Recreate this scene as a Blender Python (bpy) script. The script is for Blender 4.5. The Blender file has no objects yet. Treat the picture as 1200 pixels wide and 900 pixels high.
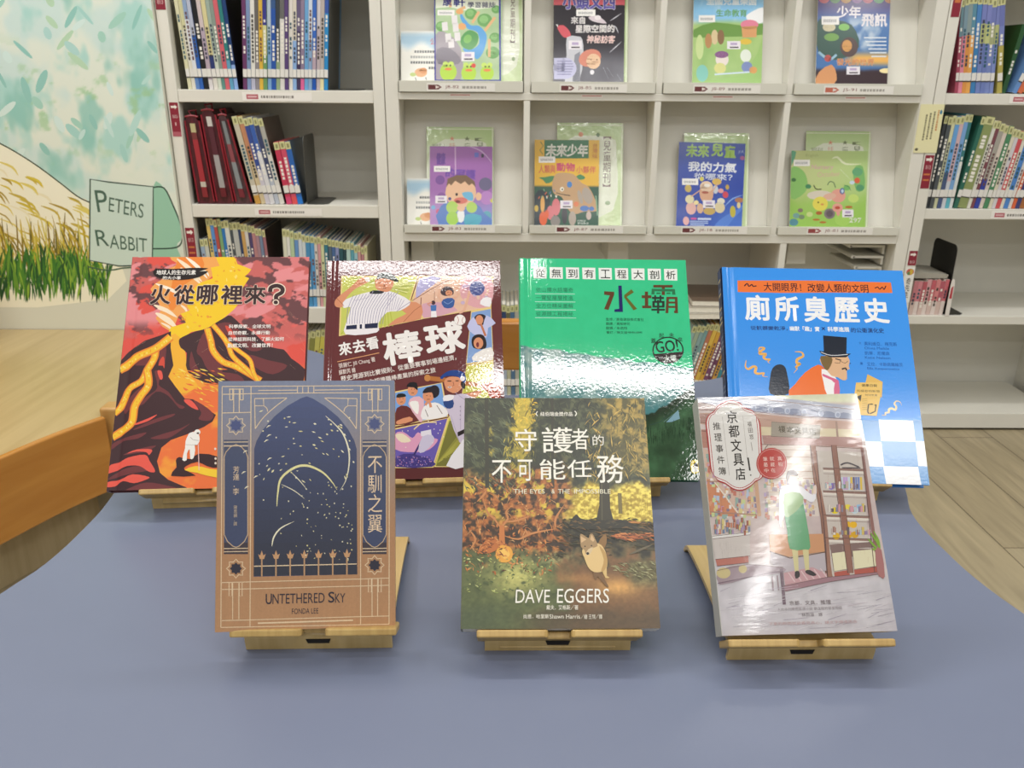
import bpy, bmesh, math, random
import numpy as np
from mathutils import Vector, Matrix
from mathutils.geometry import tessellate_polygon

scene = bpy.context.scene
COL = scene.collection
rnd = random.Random(7)
R = math.radians

# ------------------------------------------------------------------ camera
cam_d = bpy.data.cameras.new('camera')
cam_d.sensor_width = 36.0
cam_d.lens = 29.54
cam_d.clip_start = 0.02
cam_d.dof.use_dof = True; cam_d.dof.focus_distance = 0.82; cam_d.dof.aperture_fstop = 17.0
cam = bpy.data.objects.new('camera', cam_d)
COL.objects.link(cam)
pitch, yaw, roll = 0.3554, 0.0104, 0.0076
_f = Vector((math.sin(yaw) * math.cos(pitch), math.cos(yaw) * math.cos(pitch), -math.sin(pitch)))
_x = Vector((math.cos(yaw), -math.sin(yaw), 0))
_u = _x.cross(_f)
_x2 = _x * math.cos(roll) + _u * math.sin(roll)
_u2 = -_x * math.sin(roll) + _u * math.cos(roll)
CAM_H = 0.975
cam.matrix_world = Matrix(((_x2.x, _u2.x, -_f.x, 0), (_x2.y, _u2.y, -_f.y, 0), (_x2.z, _u2.z, -_f.z, CAM_H), (0, 0, 0, 1)))
scene.camera = cam

# ------------------------------------------------------------------ world, lamps, exposure
world = bpy.data.worlds.new('room_ambient')
scene.world = world
world.use_nodes = True
world.node_tree.nodes['Background'].inputs[0].default_value = (1.0, 0.995, 0.98, 1)
world.node_tree.nodes['Background'].inputs[1].default_value = 0.33
scene.view_settings.view_transform = 'Standard'
scene.view_settings.look = 'None'
scene.view_settings.exposure = -0.08
scene.view_settings.gamma = 1.0
scene.view_settings.use_curve_mapping = False

CEIL = 2.55
def lamp(name, x, y, sx, sy, power, col=(1.0, 0.985, 0.962), rz=0.0):
    d = bpy.data.lights.new(name, 'AREA')
    d.shape = 'RECTANGLE'; d.size = sx; d.size_y = sy
    d.energy = power; d.color = col
    o = bpy.data.objects.new(name, d)
    o.location = (x, y, CEIL - 0.06); o.rotation_euler = (0, 0, rz)
    COL.objects.link(o)
    return o
# rows of ceiling tubes, then front fill lamps added to the room
lamp('ceiling_tube_or_fill_lamp', 0.50, -0.395, 0.72, 0.10, 8, rz=-0.06)
lamp('ceiling_tube_or_fill_lamp', 1.32, -0.53, 0.42, 0.18, 8)
lamp('ceiling_tube_or_fill_lamp', -0.32, 0.075, 1.05, 0.06, 6.5)
lamp('ceiling_tube_or_fill_lamp', 0.925, -1.0, 0.05, 1.0, 4.5, rz=-0.09)
lamp('ceiling_tube_or_fill_lamp', -0.1, 1.6, 2.6, 0.16, 25)
lamp('ceiling_tube_or_fill_lamp', -1.55, 1.1, 0.25, 1.2, 18)
lamp('ceiling_tube_or_fill_lamp', 1.75, 1.0, 0.25, 1.2, 14)
lamp('ceiling_tube_or_fill_lamp', -1.1, -0.8, 1.2, 0.14, 11)  # added fill lamp, gives extra light from the front left
lamp('ceiling_tube_or_fill_lamp', 0.3, -2.1, 2.6, 0.16, 24)  # fill lamp added behind the camera to brighten the shelf interiors

# ------------------------------------------------------------------ helpers
def lin(c):
    if isinstance(c, str):
        c = c.lstrip('#')
        c = [int(c[i:i + 2], 16) / 255 for i in (0, 2, 4)]
    elif max(c) > 1.001:
        c = [v / 255 for v in c]
    return tuple((v / 12.92 if v <= 0.04045 else ((v + 0.055) / 1.055) ** 2.4) for v in c[:3])

def nlin(a):
    a = np.clip(a, 0, 1)
    return np.where(a <= 0.04045, a / 12.92, ((a + 0.055) / 1.055) ** 2.4)

def new_mat(name):
    m = bpy.data.materials.new(name)
    m.use_nodes = True
    nt = m.node_tree
    return m, nt, nt.nodes['Principled BSDF']

def N(nt, kind, **kw):
    n = nt.nodes.new(kind)
    for k, v in kw.items():
        if k.startswith('i_'):
            n.inputs[k[2:].replace('_', ' ')].default_value = v
        else:
            setattr(n, k, v)
    return n

def add_bump(nt, b, scale, strength, dist=0.001, detail=2.0, stretch=None):
    tc = N(nt, 'ShaderNodeTexCoord')
    mp = N(nt, 'ShaderNodeMapping')
    if stretch: mp.inputs['Scale'].default_value = stretch
    nt.links.new(tc.outputs['Object'], mp.inputs['Vector'])
    no = N(nt, 'ShaderNodeTexNoise'); no.inputs['Scale'].default_value = scale; no.inputs['Detail'].default_value = detail
    nt.links.new(mp.outputs['Vector'], no.inputs['Vector'])
    bp = N(nt, 'ShaderNodeBump'); bp.inputs['Strength'].default_value = strength; bp.inputs['Distance'].default_value = dist
    nt.links.new(no.outputs['Fac'], bp.inputs['Height'])
    nt.links.new(bp.outputs['Normal'], b.inputs['Normal'])

def solid(name, c, rough=0.5, var=0.06, vscale=30, metal=0.0, bump=None, spec=0.5, coat=0.0, stretch=None):
    """plain colour broken up by a soft procedural mottling"""
    m, nt, b = new_mat(name)
    l = lin(c)
    tc = N(nt, 'ShaderNodeTexCoord')
    mp = N(nt, 'ShaderNodeMapping')
    if stretch: mp.inputs['Scale'].default_value = stretch
    nt.links.new(tc.outputs['Object'], mp.inputs['Vector'])
    no = N(nt, 'ShaderNodeTexNoise'); no.inputs['Scale'].default_value = vscale; no.inputs['Detail'].default_value = 4
    nt.links.new(mp.outputs['Vector'], no.inputs['Vector'])
    rp = N(nt, 'ShaderNodeValToRGB')
    rp.color_ramp.elements[0].position = 0.3; rp.color_ramp.elements[1].position = 0.7
    rp.color_ramp.elements[0].color = (*[v * (1 - var) for v in l], 1)
    rp.color_ramp.elements[1].color = (*[min(1, v * (1 + var)) for v in l], 1)
    nt.links.new(no.outputs['Fac'], rp.inputs['Fac'])
    nt.links.new(rp.outputs['Color'], b.inputs['Base Color'])
    b.inputs['Roughness'].default_value = rough
    b.inputs['Metallic'].default_value = metal
    b.inputs['Specular IOR Level'].default_value = spec
    b.inputs['Coat Weight'].default_value = coat
    b.inputs['Coat Roughness'].default_value = 0.1
    if bump: add_bump(nt, b, *bump)
    return m

def printed(name, rough=0.4, spec=0.5, coat=0.0, coat_rough=0.08, bump=None, grain=0.0, gscale=400, stretch=None):
    """ink: colours come from the mesh attribute 'ink', finish is set here"""
    m, nt, b = new_mat(name)
    at = N(nt, 'ShaderNodeAttribute', attribute_name='ink')
    src = at.outputs['Color']
    if grain:
        tc = N(nt, 'ShaderNodeTexCoord')
        no = N(nt, 'ShaderNodeTexNoise'); no.inputs['Scale'].default_value = gscale; no.inputs['Detail'].default_value = 3
        nt.links.new(tc.outputs['Object'], no.inputs['Vector'])
        mr = N(nt, 'ShaderNodeMapRange')
        mr.inputs['From Min'].default_value = 0.3; mr.inputs['From Max'].default_value = 0.7
        mr.inputs['To Min'].default_value = 1 - grain; mr.inputs['To Max'].default_value = 1 + grain
        nt.links.new(no.outputs['Fac'], mr.inputs['Value'])
        vm = N(nt, 'ShaderNodeVectorMath', operation='SCALE')
        nt.links.new(src, vm.inputs[0]); nt.links.new(mr.outputs['Result'], vm.inputs['Scale'])
        src = vm.outputs['Vector']
    nt.links.new(src, b.inputs['Base Color'])
    b.inputs['Roughness'].default_value = rough
    b.inputs['Specular IOR Level'].default_value = spec
    b.inputs['Coat Weight'].default_value = coat
    b.inputs['Coat Roughness'].default_value = coat_rough
    if bump:
        add_bump(nt, b, *bump, stretch=stretch)
        if coat:
            nt.links.new(b.inputs['Normal'].links[0].from_socket, b.inputs['Coat Normal'])
    return m

class MB:
    """mesh builder: boxes, prisms, quads with one ink colour per face"""
    def __init__(s): s.v = []; s.f = []; s.c = []
    def add(s, vs, fs, col=None, M=None):
        n = len(s.v)
        if M is not None: vs = [M @ Vector(p) for p in vs]
        s.v += [tuple(p) for p in vs]
        for i, f in enumerate(fs):
            s.f.append([n + k for k in f])
            s.c.append(col[i] if isinstance(col, list) else (col or (0.8, 0.8, 0.8)))
    def box(s, x0, x1, y0, y1, z0, z1, col=None, M=None):
        s.add([(x0, y0, z0), (x1, y0, z0), (x1, y1, z0), (x0, y1, z0), (x0, y0, z1), (x1, y0, z1), (x1, y1, z1), (x0, y1, z1)],
              [(0, 3, 2, 1), (4, 5, 6, 7), (0, 1, 5, 4), (1, 2, 6, 5), (2, 3, 7, 6), (3, 0, 4, 7)], col, M)
    def prism(s, pts, axis, a, b, col=None, M=None):
        """closed outline pts (2-D) swept along axis from a to b"""
        def p3(p, t):
            return (t, p[0], p[1]) if axis == 'x' else ((p[0], t, p[1]) if axis == 'y' else (p[0], p[1], t))
        n = len(pts)
        vs = [p3(p, a) for p in pts] + [p3(p, b) for p in pts]
        tris = tessellate_polygon([[Vector((p[0], p[1], 0)) for p in pts]])
        fs = [tuple(t) for t in tris] + [tuple(k + n for k in reversed(t)) for t in tris]
        fs += [(i, (i + 1) % n, n + (i + 1) % n, n + i) for i in range(n)]
        s.add(vs, fs, col, M)
    def quad(s, a, b, c, d, col=None, M=None): s.add([a, b, c, d], [(0, 1, 2, 3)], col, M)
    def tube(s, pts, r, col=None, n=8, M=None):
        vs = []; fs = []
        for i, p in enumerate(pts):
            p = Vector(p)
            t = (Vector(pts[min(i + 1, len(pts) - 1)]) - Vector(pts[max(i - 1, 0)])).normalized()
            a = t.cross(Vector((0, 0, 1)) if abs(t.z) < 0.9 else Vector((1, 0, 0))).normalized(); b = t.cross(a)
            vs += [p + (a * math.cos(2 * math.pi * k / n) + b * math.sin(2 * math.pi * k / n)) * r for k in range(n)]
        for i in range(len(pts) - 1):
            fs += [(i * n + k, i * n + (k + 1) % n, (i + 1) * n + (k + 1) % n, (i + 1) * n + k) for k in range(n)]
        fs += [tuple(range(n)), tuple(range((len(pts) - 1) * n + n - 1, (len(pts) - 1) * n - 1, -1))]
        s.add(vs, fs, col, M)
    def build(s, name, mat, parent=None, bevel=None, seg=2, smooth=False, recalc=True):
        me = bpy.data.meshes.new(name)
        me.from_pydata(s.v, [], s.f)
        if recalc:
            bm = bmesh.new(); bm.from_mesh(me); bmesh.ops.recalc_face_normals(bm, faces=bm.faces); bm.to_mesh(me); bm.free()
        at = me.color_attributes.new('ink', 'FLOAT_COLOR', 'CORNER')
        cols = np.ones((len(me.loops), 4), np.float32)
        for p, c in zip(me.polygons, s.c): cols[p.loop_start:p.loop_start + p.loop_total, :3] = c
        at.data.foreach_set('color', cols.ravel())
        me.materials.append(mat)
        if smooth:
            for p in me.polygons: p.use_smooth = True
        o = bpy.data.objects.new(name, me)
        COL.objects.link(o)
        if parent is not None: o.parent = parent
        if bevel:
            md = o.modifiers.new('bevel', 'BEVEL'); md.width = bevel; md.segments = seg; md.limit_method = 'ANGLE'; md.angle_limit = R(40)
        return o

def tag(o, label, cat, group=None):
    o['label'] = label; o['category'] = cat
    if group: o['group'] = group
    return o

def thing(name, label, cat, M=None, group=None):
    o = bpy.data.objects.new(name, None)
    o.empty_display_size = 0.05
    COL.objects.link(o)
    if M is not None: o.matrix_world = M if isinstance(M, Matrix) else Matrix.Translation(M)
    return tag(o, label, cat, group)

def struct(o): o['kind'] = 'structure'; return o

def smooth_pts(pts, closed=True, n=5):
    out = []; m = len(pts)
    rng = range(m) if closed else range(m - 1)
    for i in rng:
        g = (lambda k: pts[k % m]) if closed else (lambda k: pts[max(0, min(m - 1, k))])
        p0, p1, p2, p3 = g(i - 1), g(i), g(i + 1), g(i + 2)
        for k in range(n):
            t = k / n
            out.append(tuple(0.5 * ((2 * p1[j]) + (-p0[j] + p2[j]) * t + (2 * p0[j] - 5 * p1[j] + 4 * p2[j] - p3[j]) * t * t + (-p0[j] + 3 * p1[j] - 3 * p2[j] + p3[j]) * t ** 3) for j in range(len(p1))))
    if not closed: out.append(tuple(pts[-1]))
    return out

_glyphs = {}
def glyph_mesh(body, bold=0.0, shear=0.0, spacing=1.0, line=1.0, align='LEFT', res=3):
    key = (body, bold, shear, spacing, line, align)
    if key in _glyphs: return _glyphs[key]
    c = bpy.data.curves.new('t', 'FONT'); c.body = body; c.size = 1; c.offset = bold; c.shear = shear; c.resolution_u = res
    c.space_character = spacing; c.space_line = line; c.align_x = align
    o = bpy.data.objects.new('t', c); COL.objects.link(o)
    dg = bpy.context.evaluated_depsgraph_get()
    me = o.evaluated_get(dg).to_mesh()
    v = np.zeros(len(me.vertices) * 3); me.vertices.foreach_get('co', v)
    v = v.reshape(-1, 3)[:, :2].copy()
    f = [tuple(p.vertices) for p in me.polygons]
    o.evaluated_get(dg).to_mesh_clear()
    bpy.data.objects.remove(o); bpy.data.curves.remove(c)
    _glyphs[key] = (v, f)
    return v, f

class Art:
    """a printed sheet, w x h metres, drawn as thin layers of flat ink; P() converts a
    traced point of the sheet's outline (quad) to metres from its bottom-left corner"""
    def __init__(s, w, h, quad=None, crop=(0, 0, 1)):
        s.w, s.h = w, h; s.V = []; s.F = []; s.C = []; s.nv = 0; s.z = 0.0; s.crop = crop
        if quad:
            A = []; B = []
            for (x, y), (u, v) in zip(quad, [(0, h), (w, h), (0, 0), (w, 0)]):
                A += [[x, y, 1, 0, 0, 0, -u * x, -u * y], [0, 0, 0, x, y, 1, -v * x, -v * y]]; B += [u, v]
            s.Hm = np.append(np.linalg.solve(np.array(A, float), np.array(B, float)), 1).reshape(3, 3)
        else: s.Hm = None
    def P(s, x, y):
        if s.Hm is None: return (x * s.w, (1 - y) * s.h)
        q = s.Hm @ np.array([s.crop[0] + x / s.crop[2], s.crop[1] + y / s.crop[2], 1.0])
        return (q[0] / q[2], q[1] / q[2])
    def up(s, d=6e-6): s.z += d
    def _add(s, pts, faces, cols):
        s.V.append(np.array([(p[0], p[1], s.z) for p in pts], np.float64))
        s.F += [tuple(k + s.nv for k in f) for f in faces]; s.C += cols; s.nv += len(pts)
    def raw(s, pts, col, clip=True):
        if clip: pts = [(min(max(p[0], 0.0), s.w), min(max(p[1], 0.0), s.h)) for p in pts]
        q = [p for i, p in enumerate(pts) if abs(p[0] - pts[i - 1][0]) + abs(p[1] - pts[i - 1][1]) > 1e-7]
        if len(q) < 3: return
        tr = tessellate_polygon([[Vector((p[0], p[1], 0)) for p in q]])
        s._add(q, [tuple(t) for t in tr], [lin(col)] * len(tr)); s.z += 2.5e-7
    def poly(s, pts, col, sm=0):
        q = [s.P(*p) for p in pts]
        if sm: q = smooth_pts(q, True, sm)
        s.raw(q, col)
    def line(s, pts, wd, col, sm=0, taper=False, closed=False):
        """stroke; wd in traced pixels"""
        q = [s.P(*p) for p in pts]
        if closed: q = q + [q[0]]
        if sm: q = smooth_pts(q, False, sm)
        a, b = s.P(*pts[0]), s.P(pts[0][0] + 1, pts[0][1])
        hw = 0.5 * wd * math.hypot(b[0] - a[0], b[1] - a[1])
        q = [p for i, p in enumerate(q) if i == 0 or math.hypot(p[0] - q[i - 1][0], p[1] - q[i - 1][1]) > 1e-7]
        if len(q) < 2: return
        vs = []; n = len(q)
        for i, p in enumerate(q):
            if closed and i in (0, n - 1): t = (Vector(q[1]) - Vector(q[-2]))
            else: t = Vector(q[min(i + 1, n - 1)]) - Vector(q[max(i - 1, 0)])
            t = t.normalized() if t.length > 0 else Vector((1, 0))
            k = hw * (1 if not taper else max(0.12, math.sin(math.pi * (0.08 + 0.9 * i / (n - 1)))))
            vs += [(p[0] - t.y * k, p[1] + t.x * k), (p[0] + t.y * k, p[1] - t.x * k)]
        vs = [(min(max(a, 0), s.w), min(max(b, 0), s.h)) for a, b in vs]
        s._add(vs, [(2 * i, 2 * i + 1, 2 * i + 3, 2 * i + 2) for i in range(n - 1)], [lin(col)] * (n - 1)); s.z += 2.5e-7
    def ell(s, x, y, rx, ry, col, n=20, rot=0, a0=0, a1=360):
        pts = []
        for k in range(n):
            t = R(a0 + (a1 - a0) * k / (n if a1 - a0 >= 360 else n - 1))
            dx, dy = rx * math.cos(t), ry * math.sin(t); c, q = math.cos(R(rot)), math.sin(R(rot))
            pts.append((x + dx * c - dy * q, y + dx * q + dy * c))
        s.poly(pts, col)
    def rect(s, x0, y0, x1, y1, col): s.poly([(x0, y0), (x1, y0), (x1, y1), (x0, y1)], col)
    def text(s, body, box, col, bold=0.0, vert=False, slant=None, shear=0.0, spacing=1.0, line=1.0, align='LEFT', outline=None):
        """fit the lettering to box (x0,y0,x1,y1) of the tracing; slant = extra drop of the right end"""
        x0, y0, x1, y1 = box
        if vert: body = '\n'.join(body)
        L = s.P(x0, (y0 + y1) / 2); Rr = s.P(x1, (y0 + y1) / 2 + (slant or 0))
        T = s.P((x0 + x1) / 2, y0 + (slant or 0) / 2); Bm = s.P((x0 + x1) / 2, y1 + (slant or 0) / 2)
        wd = math.hypot(Rr[0] - L[0], Rr[1] - L[1]); ht = math.hypot(T[0] - Bm[0], T[1] - Bm[1])
        cx, cy = (L[0] + Rr[0]) / 2, (T[1] + Bm[1]) / 2
        ex = Vector((Rr[0] - L[0], Rr[1] - L[1])).normalized() if slant is not None else Vector((1, 0))
        ey = Vector((-ex.y, ex.x))
        v, f = glyph_mesh(body, 0.0, shear, spacing, line, align)
        lo, hi = v.min(0), v.max(0)
        n_em = max(1.0, (hi[1] - lo[1]) / 0.9)
        for bo, co in (([(outline[1], outline[0])] if outline else []) + [(bold, col)]):
            em = ht / n_em
            ins = 0 if bo == bold and outline is None else 0
            k = np.array([max(wd - 2 * max(bold, 0) * em, wd * 0.3), max(ht - 2 * max(bold, 0) * em, ht * 0.3)]) / np.maximum(hi - lo, 1e-6)
            q = (v - (lo + hi) / 2) * k
            offs = [(0, 0)] if bo <= 0 else [(bo * em * math.cos(t * math.pi / 4), bo * em * math.sin(t * math.pi / 4)) for t in range(8)] + [(0, 0)]
            s.up(3e-6)
            for dx, dy in offs:
                pts = [(min(max(cx + ex.x * (a + dx) + ey.x * (b + dy), 0), s.w), min(max(cy + ex.y * (a + dx) + ey.y * (b + dy), 0), s.h)) for a, b in q]
                s._add(pts, f, [lin(co)] * len(f)); s.z += 1.5e-7
            s.up(3e-6)
    def grid(s, nu, nv, fn, box=None):
        """fine base layer, colour fn(U,V)->(...,3) sRGB 0..1 with U,V in 0..1 (V up)"""
        u0, v0, u1, v1 = box or (0, 0, 1, 1)
        u = np.linspace(u0, u1, nu + 1); v = np.linspace(v0, v1, nv + 1)
        U, V = np.meshgrid(u, v)
        c = nlin(fn(U, V)).reshape(-1, 3)
        pts = np.stack([U.ravel() * s.w, V.ravel() * s.h, np.full(U.size, s.z)], 1)
        i = np.arange(nu * nv); a = (i // nu) * (nu + 1) + i % nu
        q = np.stack([a, a + 1, a + nu + 2, a + nu + 1], 1)
        s.V.append(pts); s.F += [tuple(t) for t in (q + s.nv).tolist()]
        s.C += [c[t] for t in q]; s.nv += len(pts); s.up()
    def build(s, name, mat, parent, knots=None, base=0.0, gain=1.0):
        V = np.concatenate(s.V)
        y = -(V[:, 2] + base)
        me = bpy.data.meshes.new(name)
        co = np.stack([V[:, 0], y, V[:, 1]], 1)
        me.from_pydata(co.tolist(), [], s.F)
        at = me.color_attributes.new('ink', 'FLOAT_COLOR', 'CORNER')
        cols = np.ones((len(me.loops), 4), np.float32)
        k = 0
        for f, c in zip(s.F, s.C):
            n = len(f); cols[k:k + n, :3] = np.asarray(c) * gain; k += n
        at.data.foreach_set('color', cols.ravel())
        me.materials.append(mat)
        # every sheet faces -y: flip what came out the other way round
        bm = bmesh.new(); bm.from_mesh(me)
        bad = [f for f in bm.faces if f.normal.y > 0]
        bmesh.ops.reverse_faces(bm, faces=bad)
        if knots:                                                    # press the hinge groove into every layer alike
            for u, d in knots:
                near = [f for f in bm.faces if min(v.co.x for v in f.verts) < u - 1e-6 and max(v.co.x for v in f.verts) > u + 1e-6]
                es = {e for f in near for e in f.edges}; vs = {v for f in near for v in f.verts}
                bmesh.ops.bisect_plane(bm, geom=list(near) + list(es) + list(vs), dist=1e-7, plane_co=(u, 0, 0), plane_no=(1, 0, 0))
            ku = [k[0] for k in knots]; kd = [k[1] for k in knots]
            for v in bm.verts:
                if v.co.x < ku[-1]: v.co.y += float(np.interp(v.co.x, ku, kd))
        bm.to_mesh(me); bm.free()
        for p in me.polygons: p.use_smooth = True
        o = bpy.data.objects.new(name, me); COL.objects.link(o); o.parent = parent
        return o

def vnoise(x, y, seed=0):
    """smooth value noise on arrays"""
    xi = np.floor(x).astype(np.int64); yi = np.floor(y).astype(np.int64)
    fx = x - xi; fy = y - yi
    fx = fx * fx * (3 - 2 * fx); fy = fy * fy * (3 - 2 * fy)
    def h(a, b):
        n = (a * 374761393 + b * 668265263 + seed * 974711) & 0x7fffffff
        n = ((n ^ (n >> 13)) * 1274126177) & 0x7fffffff
        return ((n ^ (n >> 16)) & 0xffff) / 65535.0
    return (h(xi, yi) * (1 - fx) + h(xi + 1, yi) * fx) * (1 - fy) + (h(xi, yi + 1) * (1 - fx) + h(xi + 1, yi + 1) * fx) * fy

def fbm(x, y, seed=0, oct=4):
    t = 0; a = 0.5; n = 0
    for k in range(oct):
        t = t + a * vnoise(x * 2 ** k, y * 2 ** k, seed + k * 17); n += a; a *= 0.5
    return t / n

def mix(a, b, t):
    t = np.clip(t, 0, 1)[..., None]
    return np.array(a) * (1 - t) + np.array(b) * t
def rgb(h):
    h = h.lstrip('#'); return np.array([int(h[i:i + 2], 16) / 255 for i in (0, 2, 4)])
def sstep(a, b, x):
    t = np.clip((x - a) / (b - a), 0, 1); return t * t * (3 - 2 * t)
# ------------------------------------------------------------------ materials
def wood(name, c1, c2, rough=0.45, scale=(40, 3, 40), rot=0.0, coat=0.0, fine=0.5, spec=0.5):
    m, nt, b = new_mat(name)
    tc = N(nt, 'ShaderNodeTexCoord'); mp = N(nt, 'ShaderNodeMapping')
    mp.vector_type = 'TEXTURE'
    mp.inputs['Rotation'].default_value = (0, 0, rot)
    mp.inputs['Scale'].default_value = tuple(1 / s for s in scale)
    nt.links.new(tc.outputs['Object'], mp.inputs['Vector'])
    n1 = N(nt, 'ShaderNodeTexNoise'); n1.inputs['Scale'].default_value = 1.0; n1.inputs['Detail'].default_value = 6; n1.inputs['Roughness'].default_value = fine
    n1.inputs['Distortion'].default_value = 0.6
    nt.links.new(mp.outputs['Vector'], n1.inputs['Vector'])
    rp = N(nt, 'ShaderNodeValToRGB')
    rp.color_ramp.elements[0].position = 0.32; rp.color_ramp.elements[1].position = 0.68
    rp.color_ramp.elements[0].color = (*lin(c1), 1); rp.color_ramp.elements[1].color = (*lin(c2), 1)
    nt.links.new(n1.outputs['Fac'], rp.inputs['Fac'])
    nt.links.new(rp.outputs['Color'], b.inputs['Base Color'])
    b.inputs['Roughness'].default_value = rough; b.inputs['Coat Weight'].default_value = coat; b.inputs['Coat Roughness'].default_value = 0.12
    b.inputs['Specular IOR Level'].default_value = spec
    return m

M_case = solid('ivory_painted_steel', '#e6e4da', 0.42, 0.02, 9)
M_casein = solid('ivory_painted_board', '#e2e0d6', 0.5, 0.02, 7)
M_ledge = solid('pale_grey_plastic', '#dcdbcf', 0.3, 0.015, 9)
M_wall = solid('matt_wall_paint', '#e6e6d8', 0.8, 0.02, 5)
M_ceil = solid('ceiling_paint', '#f2f1ea', 0.9, 0.01, 5)
M_ink = printed('print_on_label', 0.45)
M_inkg = printed('print_on_glossy_paper', 0.16, coat=0.15, coat_rough=0.1)
M_black = solid('black_steel', '#191917', 0.42, 0.08, 20)
M_grey = solid('dark_grey_steel', '#4a4a46', 0.45, 0.06, 20)
M_mural = printed('wall_paint_mural', 0.7)

def floor_mat():
    m, nt, b = new_mat('grey_oak_vinyl_planks')
    tc = N(nt, 'ShaderNodeTexCoord')
    mp = N(nt, 'ShaderNodeMapping'); mp.inputs['Rotation'].default_value = (0, 0, R(90)); mp.inputs['Location'].default_value = (0.3, 0.114, 0)
    nt.links.new(tc.outputs['Object'], mp.inputs['Vector'])
    br = N(nt, 'ShaderNodeTexBrick'); br.offset = 0.37; br.offset_frequency = 2
    br.inputs['Color1'].default_value = (*lin('#b0a386'), 1); br.inputs['Color2'].default_value = (*lin('#a5977a'), 1)
    br.inputs['Mortar'].default_value = (*lin('#5a4e3a'), 1)
    br.inputs['Scale'].default_value = 1; br.inputs['Mortar Size'].default_value = 0.0014; br.inputs['Brick Width'].default_value = 0.95; br.inputs['Row Height'].default_value = 0.152
    nt.links.new(mp.outputs['Vector'], br.inputs['Vector'])
    m2 = N(nt, 'ShaderNodeMapping'); m2.inputs['Scale'].default_value = (26, 2.2, 1)
    nt.links.new(tc.outputs['Object'], m2.inputs['Vector'])
    n1 = N(nt, 'ShaderNodeTexNoise'); n1.inputs['Scale'].default_value = 1; n1.inputs['Detail'].default_value = 7; n1.inputs['Distortion'].default_value = 1.6
    nt.links.new(m2.outputs['Vector'], n1.inputs['Vector'])
    mr = N(nt, 'ShaderNodeMapRange'); mr.inputs['From Min'].default_value = 0.3; mr.inputs['From Max'].default_value = 0.7; mr.inputs['To Min'].default_value = 0.78; mr.inputs['To Max'].default_value = 1.14
    nt.links.new(n1.outputs['Fac'], mr.inputs['Value'])
    # knots
    vo = N(nt, 'ShaderNodeTexVoronoi'); vo.inputs['Scale'].default_value = 1
    m3 = N(nt, 'ShaderNodeMapping'); m3.inputs['Scale'].default_value = (7, 3.2, 1)
    nt.links.new(tc.outputs['Object'], m3.inputs['Vector']); nt.links.new(m3.outputs['Vector'], vo.inputs['Vector'])
    kr = N(nt, 'ShaderNodeMapRange'); kr.inputs['From Min'].default_value = 0.02; kr.inputs['From Max'].default_value = 0.12; kr.inputs['To Min'].default_value = 0.5; kr.inputs['To Max'].default_value = 1
    nt.links.new(vo.outputs['Distance'], kr.inputs['Value'])
    mu = N(nt, 'ShaderNodeMath', operation='MULTIPLY'); nt.links.new(mr.outputs['Result'], mu.inputs[0]); nt.links.new(kr.outputs['Result'], mu.inputs[1])
    vm = N(nt, 'ShaderNodeVectorMath', operation='SCALE'); nt.links.new(br.outputs['Color'], vm.inputs[0]); nt.links.new(mu.outputs['Value'], vm.inputs['Scale'])
    nt.links.new(vm.outputs['Vector'], b.inputs['Base Color'])
    b.inputs['Roughness'].default_value = 0.42
    return m
M_floor = floor_mat()

# ------------------------------------------------------------------ room
b = MB(); b.box(-2.6, 3.0, -2.6, 2.62, -0.06, 0); struct(b.build('floor', M_floor))
b = MB(); b.box(-2.6, 3.0, -2.6, 2.62, CEIL, CEIL + 0.06); struct(b.build('ceiling', M_ceil))
b = MB(); b.box(-2.6, 3.0, 2.56, 2.62, 0, CEIL); struct(b.build('wall_back', M_wall))
b = MB(); b.box(-2.6, -0.858, 2.238, 2.54, 0, CEIL); wl = struct(b.build('wall_left', M_wall))

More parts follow.
